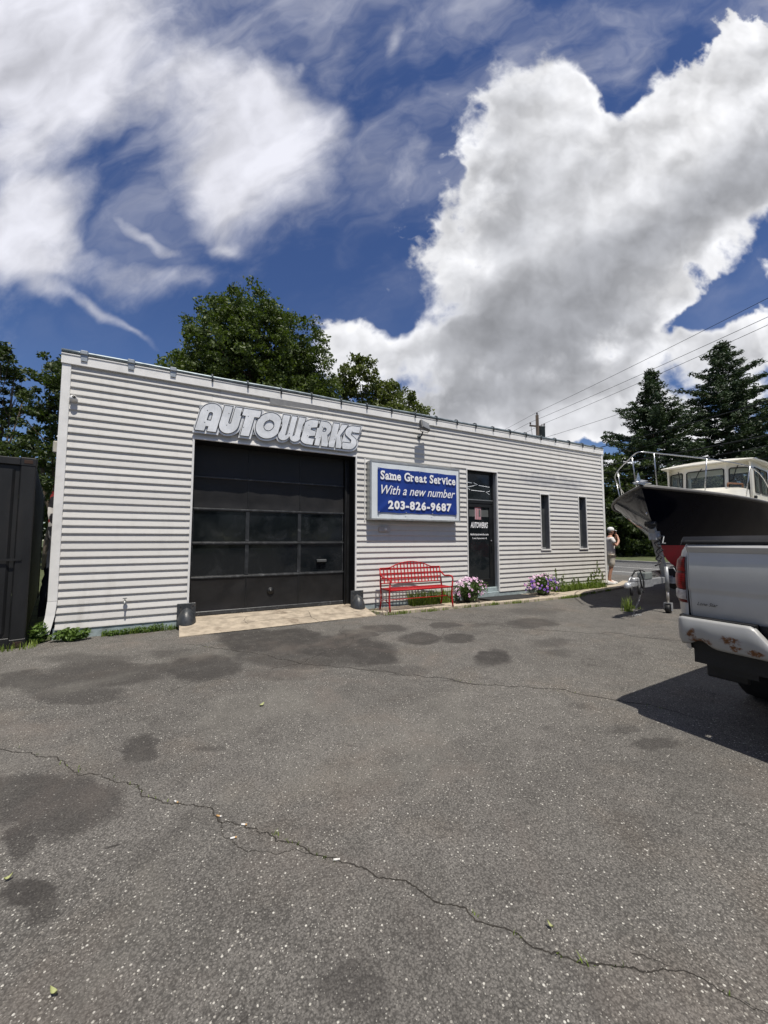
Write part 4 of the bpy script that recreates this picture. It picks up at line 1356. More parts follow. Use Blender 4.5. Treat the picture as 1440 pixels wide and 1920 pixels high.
# strip of walk in cast lengths along the wall, its edge bulging by the shop door
edge = [(4.93, -0.30), (5.05, -0.60), (6.2, -0.72), (7.6, -0.74), (8.9, -0.86), (10.2, -0.86), (11.3, -0.66), (12.6, -0.50), (13.7, -0.30), (14.9, 0.25)]
inner = [(4.95, -0.25), (5.12, -0.43), (6.2, -0.53), (7.6, -0.52), (8.9, -0.50), (10.2, -0.42), (11.3, -0.30), (12.6, -0.06), (13.7, 0.10), (14.9, 0.6)]
walk = thing('sidewalk', 'tan concrete strip along the foot of the wall', 'sidewalk', (0, 0, 0))
struct(walk)
del walk['category']
for i in range(len(edge) - 1):
    a, b = Vector(edge[i]), Vector(edge[i + 1])
    c_, d = Vector(inner[i + 1]), Vector(inner[i])
    k = 0.006 / max(0.2, (b - a).length)
    a2, b2 = a.lerp(b, k), b.lerp(a, k)
    d2, c2_ = d.lerp(c_, k), c_.lerp(d, k)
    zz = 0.05 + 0.004 * ((i * 7) % 3 - 1)
    MB().prism([tuple(a2), tuple(b2), tuple(c2_), tuple(d2)], -0.03, zz, 'z').build('kerb_slab', M_conc2, walk)
bed = [(4.93, -0.012)] + [(p[0], p[1] + 0.004) for p in inner[:8]] + [(12.9, -0.012)]
struct(sheet('soil_bed', bed, 0.022, M_soil))
MB().prism([(5.15, -0.40), (7.0, -0.47), (7.0, -0.10), (5.15, -0.06)], 0.0, 0.036, 'z').build('slab', M_conc, walk)
MB().prism([(9.35, -0.44), (10.6, -0.36), (10.6, -0.012), (9.35, -0.012)], 0.0, 0.04, 'z').build('slab', M_conc2, walk)
mt = MB().prism([(7.80, -0.10), (7.95, -0.60), (9.30, -0.66), (9.25, -0.12)], 0.045, 0.062, 'z').build('door_mat', mat('black_rubber_mat', (0.022, 0.022, 0.022), 0.9, var=0.3, scale=30, bump=0.6, bscale=150))
tag(mt, 'flat black mat on the ground in front of the shop door', 'mat')

# ------------------------------------------------------------------ curves and lettering
DG = None


def curve_mesh(name, splines, extrude=0.0, bevel=0.0, fill=True, bevel_res=1):
    cu = bpy.data.curves.new(name, 'CURVE')
    cu.dimensions = '2D'
    cu.fill_mode = 'BOTH' if fill else 'NONE'
    cu.extrude = extrude
    cu.bevel_depth = bevel
    cu.bevel_resolution = bevel_res
    for pts in splines:
        sp = cu.splines.new('POLY')
        sp.points.add(len(pts) - 1)
        for p, q in zip(sp.points, pts):
            p.co = (q[0], q[1], 0, 1)
        sp.use_cyclic_u = True
    o = bpy.data.objects.new('tmp', cu)
    C.objects.link(o)
    dg = bpy.context.evaluated_depsgraph_get()
    me = bpy.data.meshes.new_from_object(o.evaluated_get(dg))
    bpy.data.objects.remove(o)
    bpy.data.curves.remove(cu)
    me.name = name
    return me


def text_mesh(s, size, shear=0.0, offset=0.0, extrude=0.0):
    cu = bpy.data.curves.new('lettering', 'FONT')
    cu.body = s
    cu.size = size
    cu.shear = shear
    cu.offset = offset
    cu.extrude = extrude
    cu.resolution_u = 3
    o = bpy.data.objects.new('tmp', cu)
    C.objects.link(o)
    dg = bpy.context.evaluated_depsgraph_get()
    me = bpy.data.meshes.new_from_object(o.evaluated_get(dg))
    bpy.data.objects.remove(o)
    bpy.data.curves.remove(cu)
    return me


def mesh_np(me):
    v = np.empty(len(me.vertices) * 3)
    me.vertices.foreach_get('co', v)
    return v.reshape(-1, 3), [tuple(p.vertices) for p in me.polygons]


def place_text(name, me_or_mb, x0, x1, z0, z1, Y, material, parent, slope=0.0, thick=None):
    """fit lettering into x0..x1, z0..z1 on a wall-parallel plane"""
    v, f = mesh_np(me_or_mb) if not isinstance(me_or_mb, tuple) else me_or_mb
    mn, mx = v.min(0), v.max(0)
    X = x0 + (v[:, 0] - mn[0]) / (mx[0] - mn[0]) * (x1 - x0)
    Z = z0 + (v[:, 1] - mn[1]) / (mx[1] - mn[1]) * (z1 - z0) if z1 is not None else z0 + v[:, 1] * (x1 - x0) / (mx[0] - mn[0])
    Yv = Y - v[:, 2]
    Z = Z + slope * (X - x0)
    return link(name, setmesh(name, np.stack([X, Yv, Z], 1), f, material), parent)


# slab letters: outline of the plain letter made fat, plus slab serifs placed on its stems
SER = {'S': [(0.78, 1, 'r')], 'a': [(0.93, 0, 'b')], 'm': [(0.12, 0, 'b'), (0.5, 0, 'b'), (0.88, 0, 'b'), (0.03, .53, 't')], 'e': [], 'G': [(0.92, .42, 'm')],
       'r': [(0.28, 0, 'b'), (0.12, .53, 't')], 't': [], 'v': [(0.14, .53, 't'), (0.86, .53, 't')], 'i': [(0.5, 0, 'b'), (0.2, .53, 't')], 'c': [],
       '2': [], '0': [], '3': [], '8': [], '6': [], '9': [], '7': [], '-': []}


def slab_text(s, bold=0.028, track=0.0):
    V, F = [], []
    x = 0.0
    n = 0
    for i, ch in enumerate(s):
        if ch == ' ':
            x += 0.30
            continue
        me = text_mesh(ch, 1.0, 0, bold)
        v, f = mesh_np(me)
        mn, mx = v.min(0), v.max(0)
        v = v.copy()
        v[:, 0] += x - mn[0]
        w = mx[0] - mn[0]
        k = len(V)
        V += v.tolist()
        F += [tuple(a + k for a in q) for q in f]
        for (fx_, fy_, kind) in SER.get(ch, []):
            cx = x + fx_ * w
            hh = 0.10
            ww = 0.13
            if kind == 'r':
                bx = (cx - 0.02, cx + 0.16 * 0.7, 0.50, 0.70)
            elif kind == 'b':
                bx = (cx - ww, cx + ww, -0.01, hh)
            elif kind == 'm':
                bx = (cx - 0.16, cx + 0.08, 0.27, 0.27 + hh)
            else:
                bx = (cx - ww, cx + ww * 0.7, 0.53 - hh + 0.01, 0.54)
            k = len(V)
            zz = 0.0015 + 0.0002 * i
            V += [(bx[0], bx[2], zz), (bx[1], bx[2], zz), (bx[1], bx[3], zz), (bx[0], bx[3], zz)]
            F.append((k, k + 1, k + 2, k + 3))
        x += w + 0.075 + track
    return np.array(V), F


# ------------------------------------------------------------------ light-box sign with the blue banner
M_alu = mat('aluminium_frame', (0.42, 0.43, 0.42), 0.4, metal=0.6, var=0.12, dirt_glint=(0.2, 0.19, 0.17), dscale=5)
M_face = mat('white_sign_face', (0.70, 0.74, 0.76), 0.35, var=0.04, scale=2, dirt_glint=(0.55, 0.57, 0.56), dscale=3)
M_text = mat('white_print', (0.85, 0.85, 0.85), 0.5, var=0.02)
SX0, SX1, SZ0, SZ1, SD = 4.965, 7.275, 1.835, 3.06, 0.20
sign = thing('box_sign', 'white light-box sign on the wall carrying a blue vinyl banner with a phone number', 'sign', (SX0, 0, SZ0))
O = -SX0
b_ = MB().box(0, SX1 - SX0, -SD, -0.02, 0, SZ1 - SZ0, 0.012)
b_.build('sign_case', M_alu, sign)
b_ = MB()
w_, h_ = SX1 - SX0, SZ1 - SZ0
b_.box(0.0, 0.035, -SD - 0.012, -SD - 0.001, 0, h_, 0.003).box(w_ - 0.035, w_, -SD - 0.012, -SD - 0.001, 0, h_, 0.003)
b_.box(0.035, w_ - 0.035, -SD - 0.012, -SD - 0.001, 0, 0.035, 0.003).box(0.035, w_ - 0.035, -SD - 0.012, -SD - 0.001, h_ - 0.035, h_, 0.003)
b_.build('sign_frame', M_alu, sign)
MB().box(0.035, w_ - 0.035, -SD - 0.005, -SD - 0.0012, 0.035, h_ - 0.035).build('sign_face', M_face, sign)


def banner_mat():
    m = bpy.data.materials.new('blue_vinyl')
    m.use_nodes = True
    g = NG(m.node_tree)
    b = g.n['Principled BSDF']
    co = g.node('ShaderNodeTexCoord').outputs['Object']
    n = g.noise(co, 2.5, 4, 0.5)
    g.l.new(g.mix(n, (0.010, 0.035, 0.21), (0.014, 0.045, 0.26)), b.inputs['Base Color'])
    b.inputs['Roughness'].default_value = 0.32
    return m


M_blue = banner_mat()
BX0, BX1, BZ0, BZ1 = 0.165, 2.205, 0.150, 1.080


def bannery(u, v):
    """tension folds running in from the eyelets"""
    y = 0.0
    for (cu_, cv_, ang, wd_, hh) in ((0, 0, 40, .10, .012), (1, 0, 140, .10, .010), (0.42, 1, -62, .05, .010), (0.55, 0.45, -55, .06, .010), (1, 1, -140, .08, .008), (0, 1, -38, .08, .008)):
        a = radians(ang)
        dx, dy = (u - cu_) * 2.04, (v - cv_) * 0.93
        along = dx * cos(a) + dy * sin(a)
        across = -dx * sin(a) + dy * cos(a)
        if along > -0.05:
            y += hh * math.exp(-(across / (wd_ * (0.3 + 0.5 * along))) ** 2) * math.exp(-(along / 0.8) ** 2)
    y += 0.004 * sin(u * 9 + v * 3)
    return y


rows = []
for j in range(25):
    v_ = j / 24
    row = []
    for i in range(49):
        u_ = i / 48
        sag = 0.010 * sin(pi * ((u_ * 4) % 1)) * (1 if v_ > 0.97 else -1 if v_ < 0.03 else 0)
        row.append((BX0 + (BX1 - BX0) * u_, -SD - 0.018 - bannery(u_, v_), BZ0 + (BZ1 - BZ0) * v_ - sag + 0.012 * (1 - u_) * v_ * 0.5))
    rows.append(row)
ban = MB().grid(rows, flip=False).build('banner', M_blue, sign, fix=True)
TY = -SD - 0.038
place_text('lettering', slab_text('Same Great Service', 0.030), BX0 + 0.055, BX1 - 0.045, BZ0 + 0.685, BZ0 + 0.875, TY, M_text, ban)
place_text('lettering', text_mesh('With a new number', 1.0, 0.35, 0.006), BX0 + 0.075, BX1 - 0.06, BZ0 + 0.385, BZ0 + 0.575, TY, M_text, ban)
place_text('lettering', slab_text('203-826-9687', 0.045, 0.0), BX0 + 0.235, BX1 - 0.165, BZ0 + 0.075, BZ0 + 0.265, TY, M_text, ban)
for u_, v_ in [(0.01, .98), (.25, .98), (.5, .98), (.75, .98), (.985, .98), (.01, .02), (.33, .02), (.66, .02), (.985, .02)]:
    MB().lathe([(0.011, 0), (0.011, 0.004), (0.005, 0.005), (0, 0.005)], 8, TR(BX0 + (BX1 - BX0) * u_, TY - 0.001, BZ0 + (BZ1 - BZ0) * v_) @ Matrix.Rotation(radians(90), 4, 'X')).build('eyelet', M_alu, ban)
MB().box(0.0, w_, -0.025, 0.0, -0.02, 0.0).build('sign_bracket', M_alu, sign)
# conduit strip up the left side of the sign
MB().box(-0.045, -0.025, -0.035, 0.0, -0.02, h_ + 0.06, 0.003).build('side_trim', M_white2, sign)
ob = thing('outlet_box', 'small pale outlet box on the siding under the sign', 'outlet box', (5.25, -0.018, 1.60))
MB().box(0, 0.26, -0.045, 0, 0, 0.10, 0.006).build('housing', mat('beige_box', (0.42, 0.40, 0.38), 0.5), ob)
MB().lathe([(0.026, 0), (0.026, 0.03), (0.018, 0.036), (0, 0.036)], 12, TR(0.14, -0.045, 0.052) @ Matrix.Rotation(radians(90), 4, 'X')).build('photocell', mat('white_plastic', (0.72, 0.72, 0.7), 0.4), ob)

# ------------------------------------------------------------------ AUTOWERKS lettering over the garage door
def arc(cx, cy, rx, a0, a1, n=10, ry=None):
    ry = ry or rx
    return [(cx + rx * cos(radians(a0 + (a1 - a0) * i / n)), cy + ry * sin(radians(a0 + (a1 - a0) * i / n))) for i in range(n + 1)]


GL = {
    'A': ([[(0, 0), (0, .66)] + arc(.33, .66, .33, 180, 0, 14, .34) + [(.66, 0), (.37, 0), (.37, .17), (.30, .17), (.30, 0)],
           [(.28, .40), (.28, .62)] + arc(.335, .62, .055, 180, 0, 6) + [(.39, .40)]],
          [(0, 0), (0, .66)] + arc(.33, .66, .33, 180, 0, 14, .34) + [(.66, 0)]),
    'U': ([[(0, 1), (0, .33)] + arc(.32, .33, .32, 180, 360, 14) + [(.64, 1), (.355, 1), (.355, .42)] + arc(.32, .42, .035, 0, -180, 6) + [(.285, 1)]],
          [(0, 1), (0, .33)] + arc(.32, .33, .32, 180, 360, 14) + [(.64, 1)]),
    'T': ([[(0, 1), (0, .72), (.15, .72), (.15, 0), (.43, 0), (.43, .72), (.60, .72), (.60, 1)]],
          [(0, 1), (0, .70), (.13, .68), (.13, 0), (.45, 0), (.45, .68), (.60, .70), (.60, 1)]),
    'O': ([arc(.45, .5, .45, 0, 346, 28, .5), arc(.45, .5, .175, 0, 342, 18, .2)],
          arc(.45, .5, .45, 0, 346, 28, .5)),
    'W': ([[(0, 1), (0, .22)] + arc(.21, .22, .21, 180, 350, 9) + arc(.63, .22, .21, 190, 360, 9) + [(.84, 1), (.575, 1), (.575, .28), (.53, .24), (.53, 1), (.31, 1), (.31, .28), (.265, .24), (.265, 1)]],
          [(0, 1), (0, .22)] + arc(.21, .22, .21, 180, 350, 9) + arc(.63, .22, .21, 190, 360, 9) + [(.84, 1)]),
    'E': ([[(.56, 1)] + arc(.30, .70, .30, 90, 180, 8) + arc(.30, .30, .30, 180, 270, 8) + [(.54, 0), (.54, .27), (.30, .27), (.30, .33), (.50, .36), (.50, .56), (.30, .60), (.30, .66), (.56, .72)]],
          [(.56, 1)] + arc(.30, .70, .30, 90, 180, 8) + arc(.30, .30, .30, 180, 270, 8) + [(.54, 0), (.54, .6)]),
    'R': ([[(0, 0), (0, 1), (.30, 1)] + arc(.30, .70, .30, 90, -50, 9) + [(.66, 0), (.34, 0), (.27, .34), (.27, 0)],
           [(.26, .60), (.26, .74), (.32, .74)] + arc(.32, .67, .07, 80, -80, 5)],
          [(0, 0), (0, 1), (.30, 1)] + arc(.30, .70, .30, 90, -50, 9) + [(.66, 0)]),
    'K': ([[(0, 0), (0, 1), (.28, 1), (.28, .64), (.36, 1), (.66, 1), (.42, .52), (.64, 0), (.34, 0), (.28, .34), (.28, 0)]],
          [(0, 0), (0, 1), (.66, 1), (.44, .52), (.64, 0)]),
    'S': ([[(.60, 1), (.30, 1)] + arc(.28, .73, .28, 85, 215, 9, .27) + [(.32, .40), (.32, .28), (0, .28), (0, 0), (.28, 0)] + arc(.30, .28, .29, -85, 45, 8, .28) + [(.28, .62), (.28, .72), (.60, .72)]],
          [(.60, 1), (.30, 1)] + arc(.28, .73, .28, 85, 200, 8, .27) + [(.02, .4), (0, 0), (.28, 0)] + arc(.30, .28, .29, -85, 45, 8, .28) + [(.56, .7)]),
}


def brushed():
    m = bpy.data.materials.new('brushed_aluminium')
    m.use_nodes = True
    g = NG(m.node_tree)
    b = g.n['Principled BSDF']
    geo = g.node('ShaderNodeNewGeometry').outputs['Position']
    n = g.noise(geo, 3.2, 4, 0.55, dist=0.4)
    f = g.noise(g.vm('MULTIPLY', geo, (30, 1, 1.5)), 6, 4, 0.6)
    c = g.mix(g.ss(n, 0.32, 0.68), (0.70, 0.71, 0.71), (0.92, 0.925, 0.925))
    c = g.vm('SCALE', c, scale=g.ss(f, 0.2, 0.8, 0.92, 1.06))
    g.l.new(c, b.inputs['Base Color'])
    b.inputs['Metallic'].default_value = 0.25
    b.inputs['Roughness'].default_value = 0.40
    return m


M_brush = brushed()
M_brush2 = mat('letter_backing', (0.74, 0.75, 0.76), 0.45, metal=0.2, var=0.1)
M_outl = mat('letter_outline', (0.02, 0.022, 0.025), 0.5)
lett = thing('letter_sign', 'slanted brushed-metal AUTOWERKS lettering above the garage door', 'sign', (1.70, 0, 3.27))
HL, SLN = 0.505, 0.24
place = [('A', 1.735, .335), ('U', 2.075, .32), ('T', 2.375, .33), ('O', 2.665, .46), ('W', 3.095, .435), ('E', 3.505, .315), ('R', 3.785, .325), ('K', 4.085, .325), ('S', 4.37, .315)]
for i, (ch, x0, wd_) in enumerate(place):
    spl, sil = GL[ch]
    wmax = max(p[0] for p in sil)
    kx = wd_ / wmax

    def tr_(p, gx=1.0, gy=1.0, dx=0.0, dy=0.0):
        X = (p[0] - wmax / 2) * kx * gx + wmax / 2 * kx
        Z = (p[1] - 0.5) * HL * gy + 0.5 * HL
        return (X + SLN * Z + dx, Z + dy)
    zoff = -0.010 * i / 8 - (0.012 if i > 4 else 0)
    fpts = [[tr_(p) for p in s] for s in spl]
    base = (x0 - 1.70, -0.10, zoff)
    rotx = (radians(90), 0, 0)
    me = curve_mesh('letter', fpts, extrude=0.004, bevel=0.0)
    me.materials.append(M_brush)
    lo = link('letter', me, lett, (base[0], -0.085, base[2]), rotx)
    me = curve_mesh('letter_outline', fpts, bevel=0.0055, fill=False)
    me.materials.append(M_outl)
    link('letter_outline', me, lo, (0, 0, 0.0035))
    g1, g2 = 1 + 0.062 / wd_, 1 + 0.058 / HL
    me = curve_mesh('letter_backing', [[tr_(p, g1, g2, 0.010, -0.010) for p in sil]], extrude=0.014 + 0.0005 * i)
    me.materials.append(M_brush2)
    link('letter_backing', me, lo, (0, 0, -0.026))
# centre dot of the O, rivets, and the rail behind
MB().box(0.02, 3.05, -0.052, -0.019, 0.05, 0.10).box(0.1, 3.1, -0.052, -0.019, 0.40, 0.45).build('mounting_rail', M_alu, lett)
rr = random.Random(4)
for (ch, x0, wd_) in place:
    for q in range(2):
        X = x0 - 1.70 + wd_ * rr.uniform(.2, .45) + 0.06
        Z = HL * (0.3 + 0.42 * q)
        MB().lathe([(0.008, 0), (0.006, 0.003), (0, 0.004)], 6, TR(X + SLN * Z - 0.03, -0.09, Z) @ Matrix.Rotation(radians(90), 4, 'X')).build('rivet', M_clip, lett)

# ------------------------------------------------------------------ floodlight, camera, tap
fl_ = thing('floodlight', 'square grey floodlight on a bracket above the sign', 'floodlight', (6.28, 0, 3.74))
MB().lathe([(0.05, 0), (0.05, 0.03), (0.03, 0.05), (0, 0.05)], 12, Matrix.Rotation(radians(90), 4, 'X')).build('mount', M_clip, fl_)
MB().tube([(0, -0.04, 0), (0, -0.12, 0.01), (-0.02, -0.2, 0.07)], 0.016, 8).build('arm', M_clip, fl_)
Mh = TR(-0.005, -0.27, 0.20) @ Matrix.Rotation(radians(14), 4, 'Z') @ Matrix.Rotation(radians(8), 4, 'Y') @ Matrix.Rotation(radians(-20), 4, 'X')
hd = MB().box(-0.135, 0.135, -0.025, 0.03, -0.105, 0.105, 0.008, M=Mh)
for q in range(9):
    hd.box(-0.12 + q * 0.03, -0.114 + q * 0.03, 0.03, 0.05, -0.09, 0.09, M=Mh)
hd.build('lamp_head', mat('floodlight_grey', (0.07, 0.072, 0.075), 0.5), fl_)
MB().box(-0.115, 0.115, -0.032, -0.026, -0.085, 0.085, M=Mh).build('lens', mat('floodlight_lens', (0.20, 0.205, 0.21), 0.25), fl_)
MB().tube([(-0.13, -0.2, 0.10), (-0.135, -0.26, 0.20), (-0.10, -0.22, 0.08), (0.10, -0.22, 0.06), (0.13, -0.26, 0.18)], 0.008, 6).build('yoke', M_clip, fl_)

sc_ = thing('security_camera', 'white turret camera on the siding near the left corner of the wall', 'camera', (0.11, -0.02, 3.53))
MB().lathe([(0.05, 0), (0.05, 0.015), (0.042, 0.03), (0, 0.03)], 16, Matrix.Rotation(radians(90), 4, 'X')).build('base', M_white2, sc_)
Mc = TR(0.0, -0.05, 0.0) @ Matrix.Rotation(radians(72), 4, 'X') @ Matrix.Rotation(radians(25), 4, 'Y')
MB().lathe([(0.0, -0.045), (0.025, -0.038), (0.042, -0.015), (0.045, 0.01), (0.036, 0.032), (0.022, 0.040)], 16, Mc, cap=False).build('eyeball', M_white2, sc_)
MB().lathe([(0.024, 0.036), (0.024, 0.042), (0, 0.043)], 14, Mc).build('lens', M_black, sc_)
tp_ = thing('garden_tap', 'small tap sticking out of the siding low on the left part of the wall', 'tap', (0.875, -0.02, 0.50))
MB().tube([(0, 0, 0), (0, -0.06, 0), (0, -0.085, -0.02), (0, -0.09, -0.055)], 0.012, 8).build('spout', M_alu, tp_)
MB().lathe([(0.028, 0), (0.03, 0.006), (0.0, 0.008)], 10, TR(0, -0.055, 0.035)).tube([(0, -0.055, 0), (0, -0.055, 0.038)], 0.006, 6).build('handwheel', M_clip, tp_)

# ------------------------------------------------------------------ iron corner guards
def guard(x, y, z, label, flip):
    t = thing('corner_guard', label, 'guard', (x, y, z), 0, 'iron guards at the foot of the garage door jambs')
    rows = []
    for j in range(9):
        zz = j / 8
        r = (1 - zz ** 2.1) ** 0.62
        row = []
        for i in range(13):
            a = pi * i / 12
            row.append((0.145 * r * cos(a) * (1.0) + flip * 0.0, -0.20 * r * sin(a) - 0.0, 0.275 * zz))
        rows.append(row)
    MB().grid(rows).build('hood', M_dkgrey, t)
    MB().box(-0.14, 0.135, 0.001, 0.02, 0.0, 0.345, 0.006).build('back_plate', M_dkgrey, t)
    for zz, xx in ((0.30, -0.09), (0.30, 0.09)):
        MB().lathe([(0.012, 0), (0.01, 0.006), (0, 0.008)], 8, TR(xx, 0.0, zz) @ Matrix.Rotation(radians(90), 4, 'X')).build('bolt', M_black, t)
    return t


guard(1.72, -0.062, 0.055, 'rounded iron guard at the left jamb of the garage door', 1)
guard(4.76, -0.052, 0.07, 'rounded iron guard at the right jamb of the garage door, near the bench', -1)

# door writing and papers
nw = place_text('lettering', text_mesh('AUTOWERKS', 1.0, 0.25, 0.03), 7.86, 8.42, 1.72, 1.865, D0 + 0.026, M_text, sdoor)
place_text('lettering', text_mesh('danburyautowerks.com', 1.0, 0, 0.02), 7.845, 8.435, 1.525, 1.59, D0 + 0.026, M_text, sdoor)
place_text('lettering', text_mesh('2 east hayestown rd.', 1.0, 0, 0.015), 7.91, 8.385, 1.435, 1.49, D0 + 0.026, M_text, sdoor)
pp = MB()
pp.grid([[(8.00 + 0.2 * i / 6, D0 + 0.024 - 0.004 * sin(i), 1.93 + 0.36 * j / 6 + (0.02 if 0 < i < 6 and j == 6 else 0)) for i in range(7)] for j in range(7)])


def paper_mat():
    m = bpy.data.materials.new('pink_printed_paper')
    m.use_nodes = True
    g = NG(m.node_tree)
    b = g.n['Principled BSDF']
    geo = g.node('ShaderNodeNewGeometry').outputs['Position']
    s = g.sep(geo)
    xx = g.m('DIVIDE', g.m('SUBTRACT', s[0], 8.0), 0.2)
    zz = g.m('DIVIDE', g.m('SUBTRACT', s[2], 1.93), 0.36)
    head = g.ss(zz, 0.78, 0.80)
    stripe = g.m('MULTIPLY', g.m('GREATER_THAN', g.m('FRACT', g.m('MULTIPLY', xx, 3.5)), 0.72), g.m('LESS_THAN', zz, 0.74))
    lines = g.m('MULTIPLY', g.m('GREATER_THAN', g.noise(g.vm('MULTIPLY', geo, (60, 1, 140)), 1.0, 1, 0.5), 0.58), 0.6)
    c = g.mix(lines, (0.50, 0.33, 0.35), (0.25, 0.10, 0.12))
    c = g.mix(head, c, (0.42, 0.08, 0.10))
    c = g.mix(stripe, c, (0.38, 0.08, 0.10))
    g.l.new(c, b.inputs['Base Color'])
    b.inputs['Roughness'].default_value = 0.4
    return m


pp.build('notice', paper_mat(), sdoor)
MB().box(7.82, 8.44, D0 + 0.0262, D0 + 0.0285, 2.00, 2.17).build('blind_slat', mat('grey_blind', (0.10, 0.105, 0.10), 0.5), sdoor)
# lit tubes behind the transom, bent like arrows
M_tube = bpy.data.materials.new('lit_tube')
M_tube.use_nodes = True
bt = M_tube.node_tree.nodes['Principled BSDF']
bt.inputs['Base Color'].default_value = (0.8, 0.8, 0.8, 1)
bt.inputs['Emission Color'].default_value = (0.9, 0.95, 1.0, 1)
bt.inputs['Emission Strength'].default_value = 0.55
for seg in ([(7.715, 2.845), (7.92, 2.83)], [(7.98, 2.84), (8.10, 2.80), (7.99, 2.775)], [(8.14, 2.785), (8.50, 2.76)], [(7.98, 2.765), (7.73, 2.71), (7.86, 2.66)], [(7.90, 2.65), (8.33, 2.64)], [(8.50, 2.66), (8.38, 2.63), (8.49, 2.575)]):
    MB().tube([(a, D0 + 0.024, b) for a, b in seg], 0.0045, 6).build('light_tube', M_tube, sdoor)

# ------------------------------------------------------------------ red bench
M_red = mat('red_paint', (0.40, 0.010, 0.014), 0.5, var=0.15, scale=12, spec=0.3, dirt_glint=(0.22, 0.02, 0.02), dscale=14, damt=0.5)
bench = thing('garden_bench', 'red metal bench with arched lattice back against the wall under the sign', 'bench', (5.90, -0.47, 0.05), radians(-1.5))
BW = 0.75


def arch(x):
    return 0.79 + 0.125 * math.cos(max(-1, min(1, x / 0.50)) * pi / 2) ** 0.8 if abs(x) < 0.50 else 0.79


def byy(z):
    return 0.17 + (z - 0.42) * 0.16
fr_ = MB()
for s in (-1, 1):
    fr_.tube([(s * BW * 0.97, byy(z), z) for z in (0.46, 0.6, 0.8)], 0.013, 6)
tp = [(-BW * 0.97, byy(.8), .80), (-0.52, byy(.8), .805)] + [(x, byy(arch(x)), arch(x) + 0.008) for x in np.linspace(-0.47, 0.47, 15)] + [(0.52, byy(.8), .805), (BW * .97, byy(.8), .80)]
fr_.tube(tp, 0.012, 6)
fr_.tube([(-BW * .97, byy(.5), .50), (BW * .97, byy(.5), .50)], 0.012, 6)
fr_.build('back_frame', M_red, bench)
for i in range(17):
    x = -BW * 0.97 + (i + 1) * (BW * 1.94) / 18
    z1 = arch(x)
    MB().box(x - 0.013, x + 0.013, -0.004, 0.0, 0, 1, M=Matrix(((1, 0, 0, 0), (0, 1, byy(z1) - byy(.5), byy(.5)), (0, 0, z1 - 0.5, 0.5), (0, 0, 0, 1)))).build('back_strip', M_red, bench)
for z in (0.595, 0.69, 0.785):
    hw = BW * .96
    MB().box(-hw, hw, byy(z) + 0.002, byy(z) + 0.007, z - 0.013, z + 0.013).build('back_rail', M_red, bench)
MB().box(-0.36, 0.36, byy(.86) + 0.002, byy(.86) + 0.007, 0.862, 0.876).build('back_rail', M_red, bench)
for i in range(9):
    y = -0.20 + i * 0.044
    MB().box(-BW * .95, BW * .95, y, y + 0.026, 0.408 - 0.012 * sin(i / 8 * pi), 0.413 - 0.012 * sin(i / 8 * pi)).build('seat_slat', M_red, bench)
MB().tube([(-BW * .96, -0.21, .402), (BW * .96, -0.21, .402)], 0.016, 6).tube([(-BW * .96, 0.17, .40), (BW * .96, 0.17, .40)], 0.012, 6).tube([(-BW * .96, -0.21, .40), (-BW * .96, 0.17, .40)], 0.012, 6).tube([(BW * .96, -0.21, .40), (BW * .96, 0.17, .40)], 0.012, 6).build('seat_frame', M_red, bench)
for s in (-1, 1):
    x = s * BW * 0.98
    MB().tube([(x, -0.235, 0.0), (x, -0.215, 0.1), (x, -0.20, 0.25), (x, -0.21, 0.40), (x, -0.235, 0.52)], 0.017, 7).build('leg', M_red, bench)
    MB().tube([(x, 0.20, 0.0), (x, 0.165, 0.12), (x, 0.15, 0.25), (x, 0.17, 0.42), (x, byy(.55), 0.55)], 0.017, 7).build('leg', M_red, bench)
    MB().tube([(x, -0.235, 0.52), (x, -0.24, 0.58), (x, -0.20, 0.625), (x, -0.1, 0.63), (x, 0.05, 0.615), (x, 0.14, 0.66), (x, byy(.70), 0.70)], 0.016, 7).build('arm', M_red, bench)
    MB().tube([(x, -0.21, 0.14), (x, -0.05, 0.20), (x, 0.06, 0.20), (x, 0.165, 0.14)], 0.009, 6).build('side_brace', M_red, bench)
MB().tube([(-BW * .98, -0.03, .2), (BW * .98, -0.03, .2)], 0.009, 6).build('stretcher', M_red, bench)

# ------------------------------------------------------------------ petunias
def flower_tint(name, lo, mid_, hi):
    m = bpy.data.materials.new(name)
    m.use_nodes = True
    g = NG(m.node_tree)
    b = g.n['Principled BSDF']
    a = g.node('ShaderNodeAttribute', attribute_name='tint').outputs['Fac']
    r = g.node('ShaderNodeValToRGB')
    r.color_ramp.elements[0].color = lo + (1,)
    r.color_ramp.elements[1].color = hi + (1,)
    e = r.color_ramp.elements.new(0.5)
    e.color = mid_ + (1,)
    g.l.new(a, r.inputs[0])
    g.l.new(r.outputs[0], b.inputs['Base Color'])
    b.inputs['Roughness'].default_value = 0.6
    return m


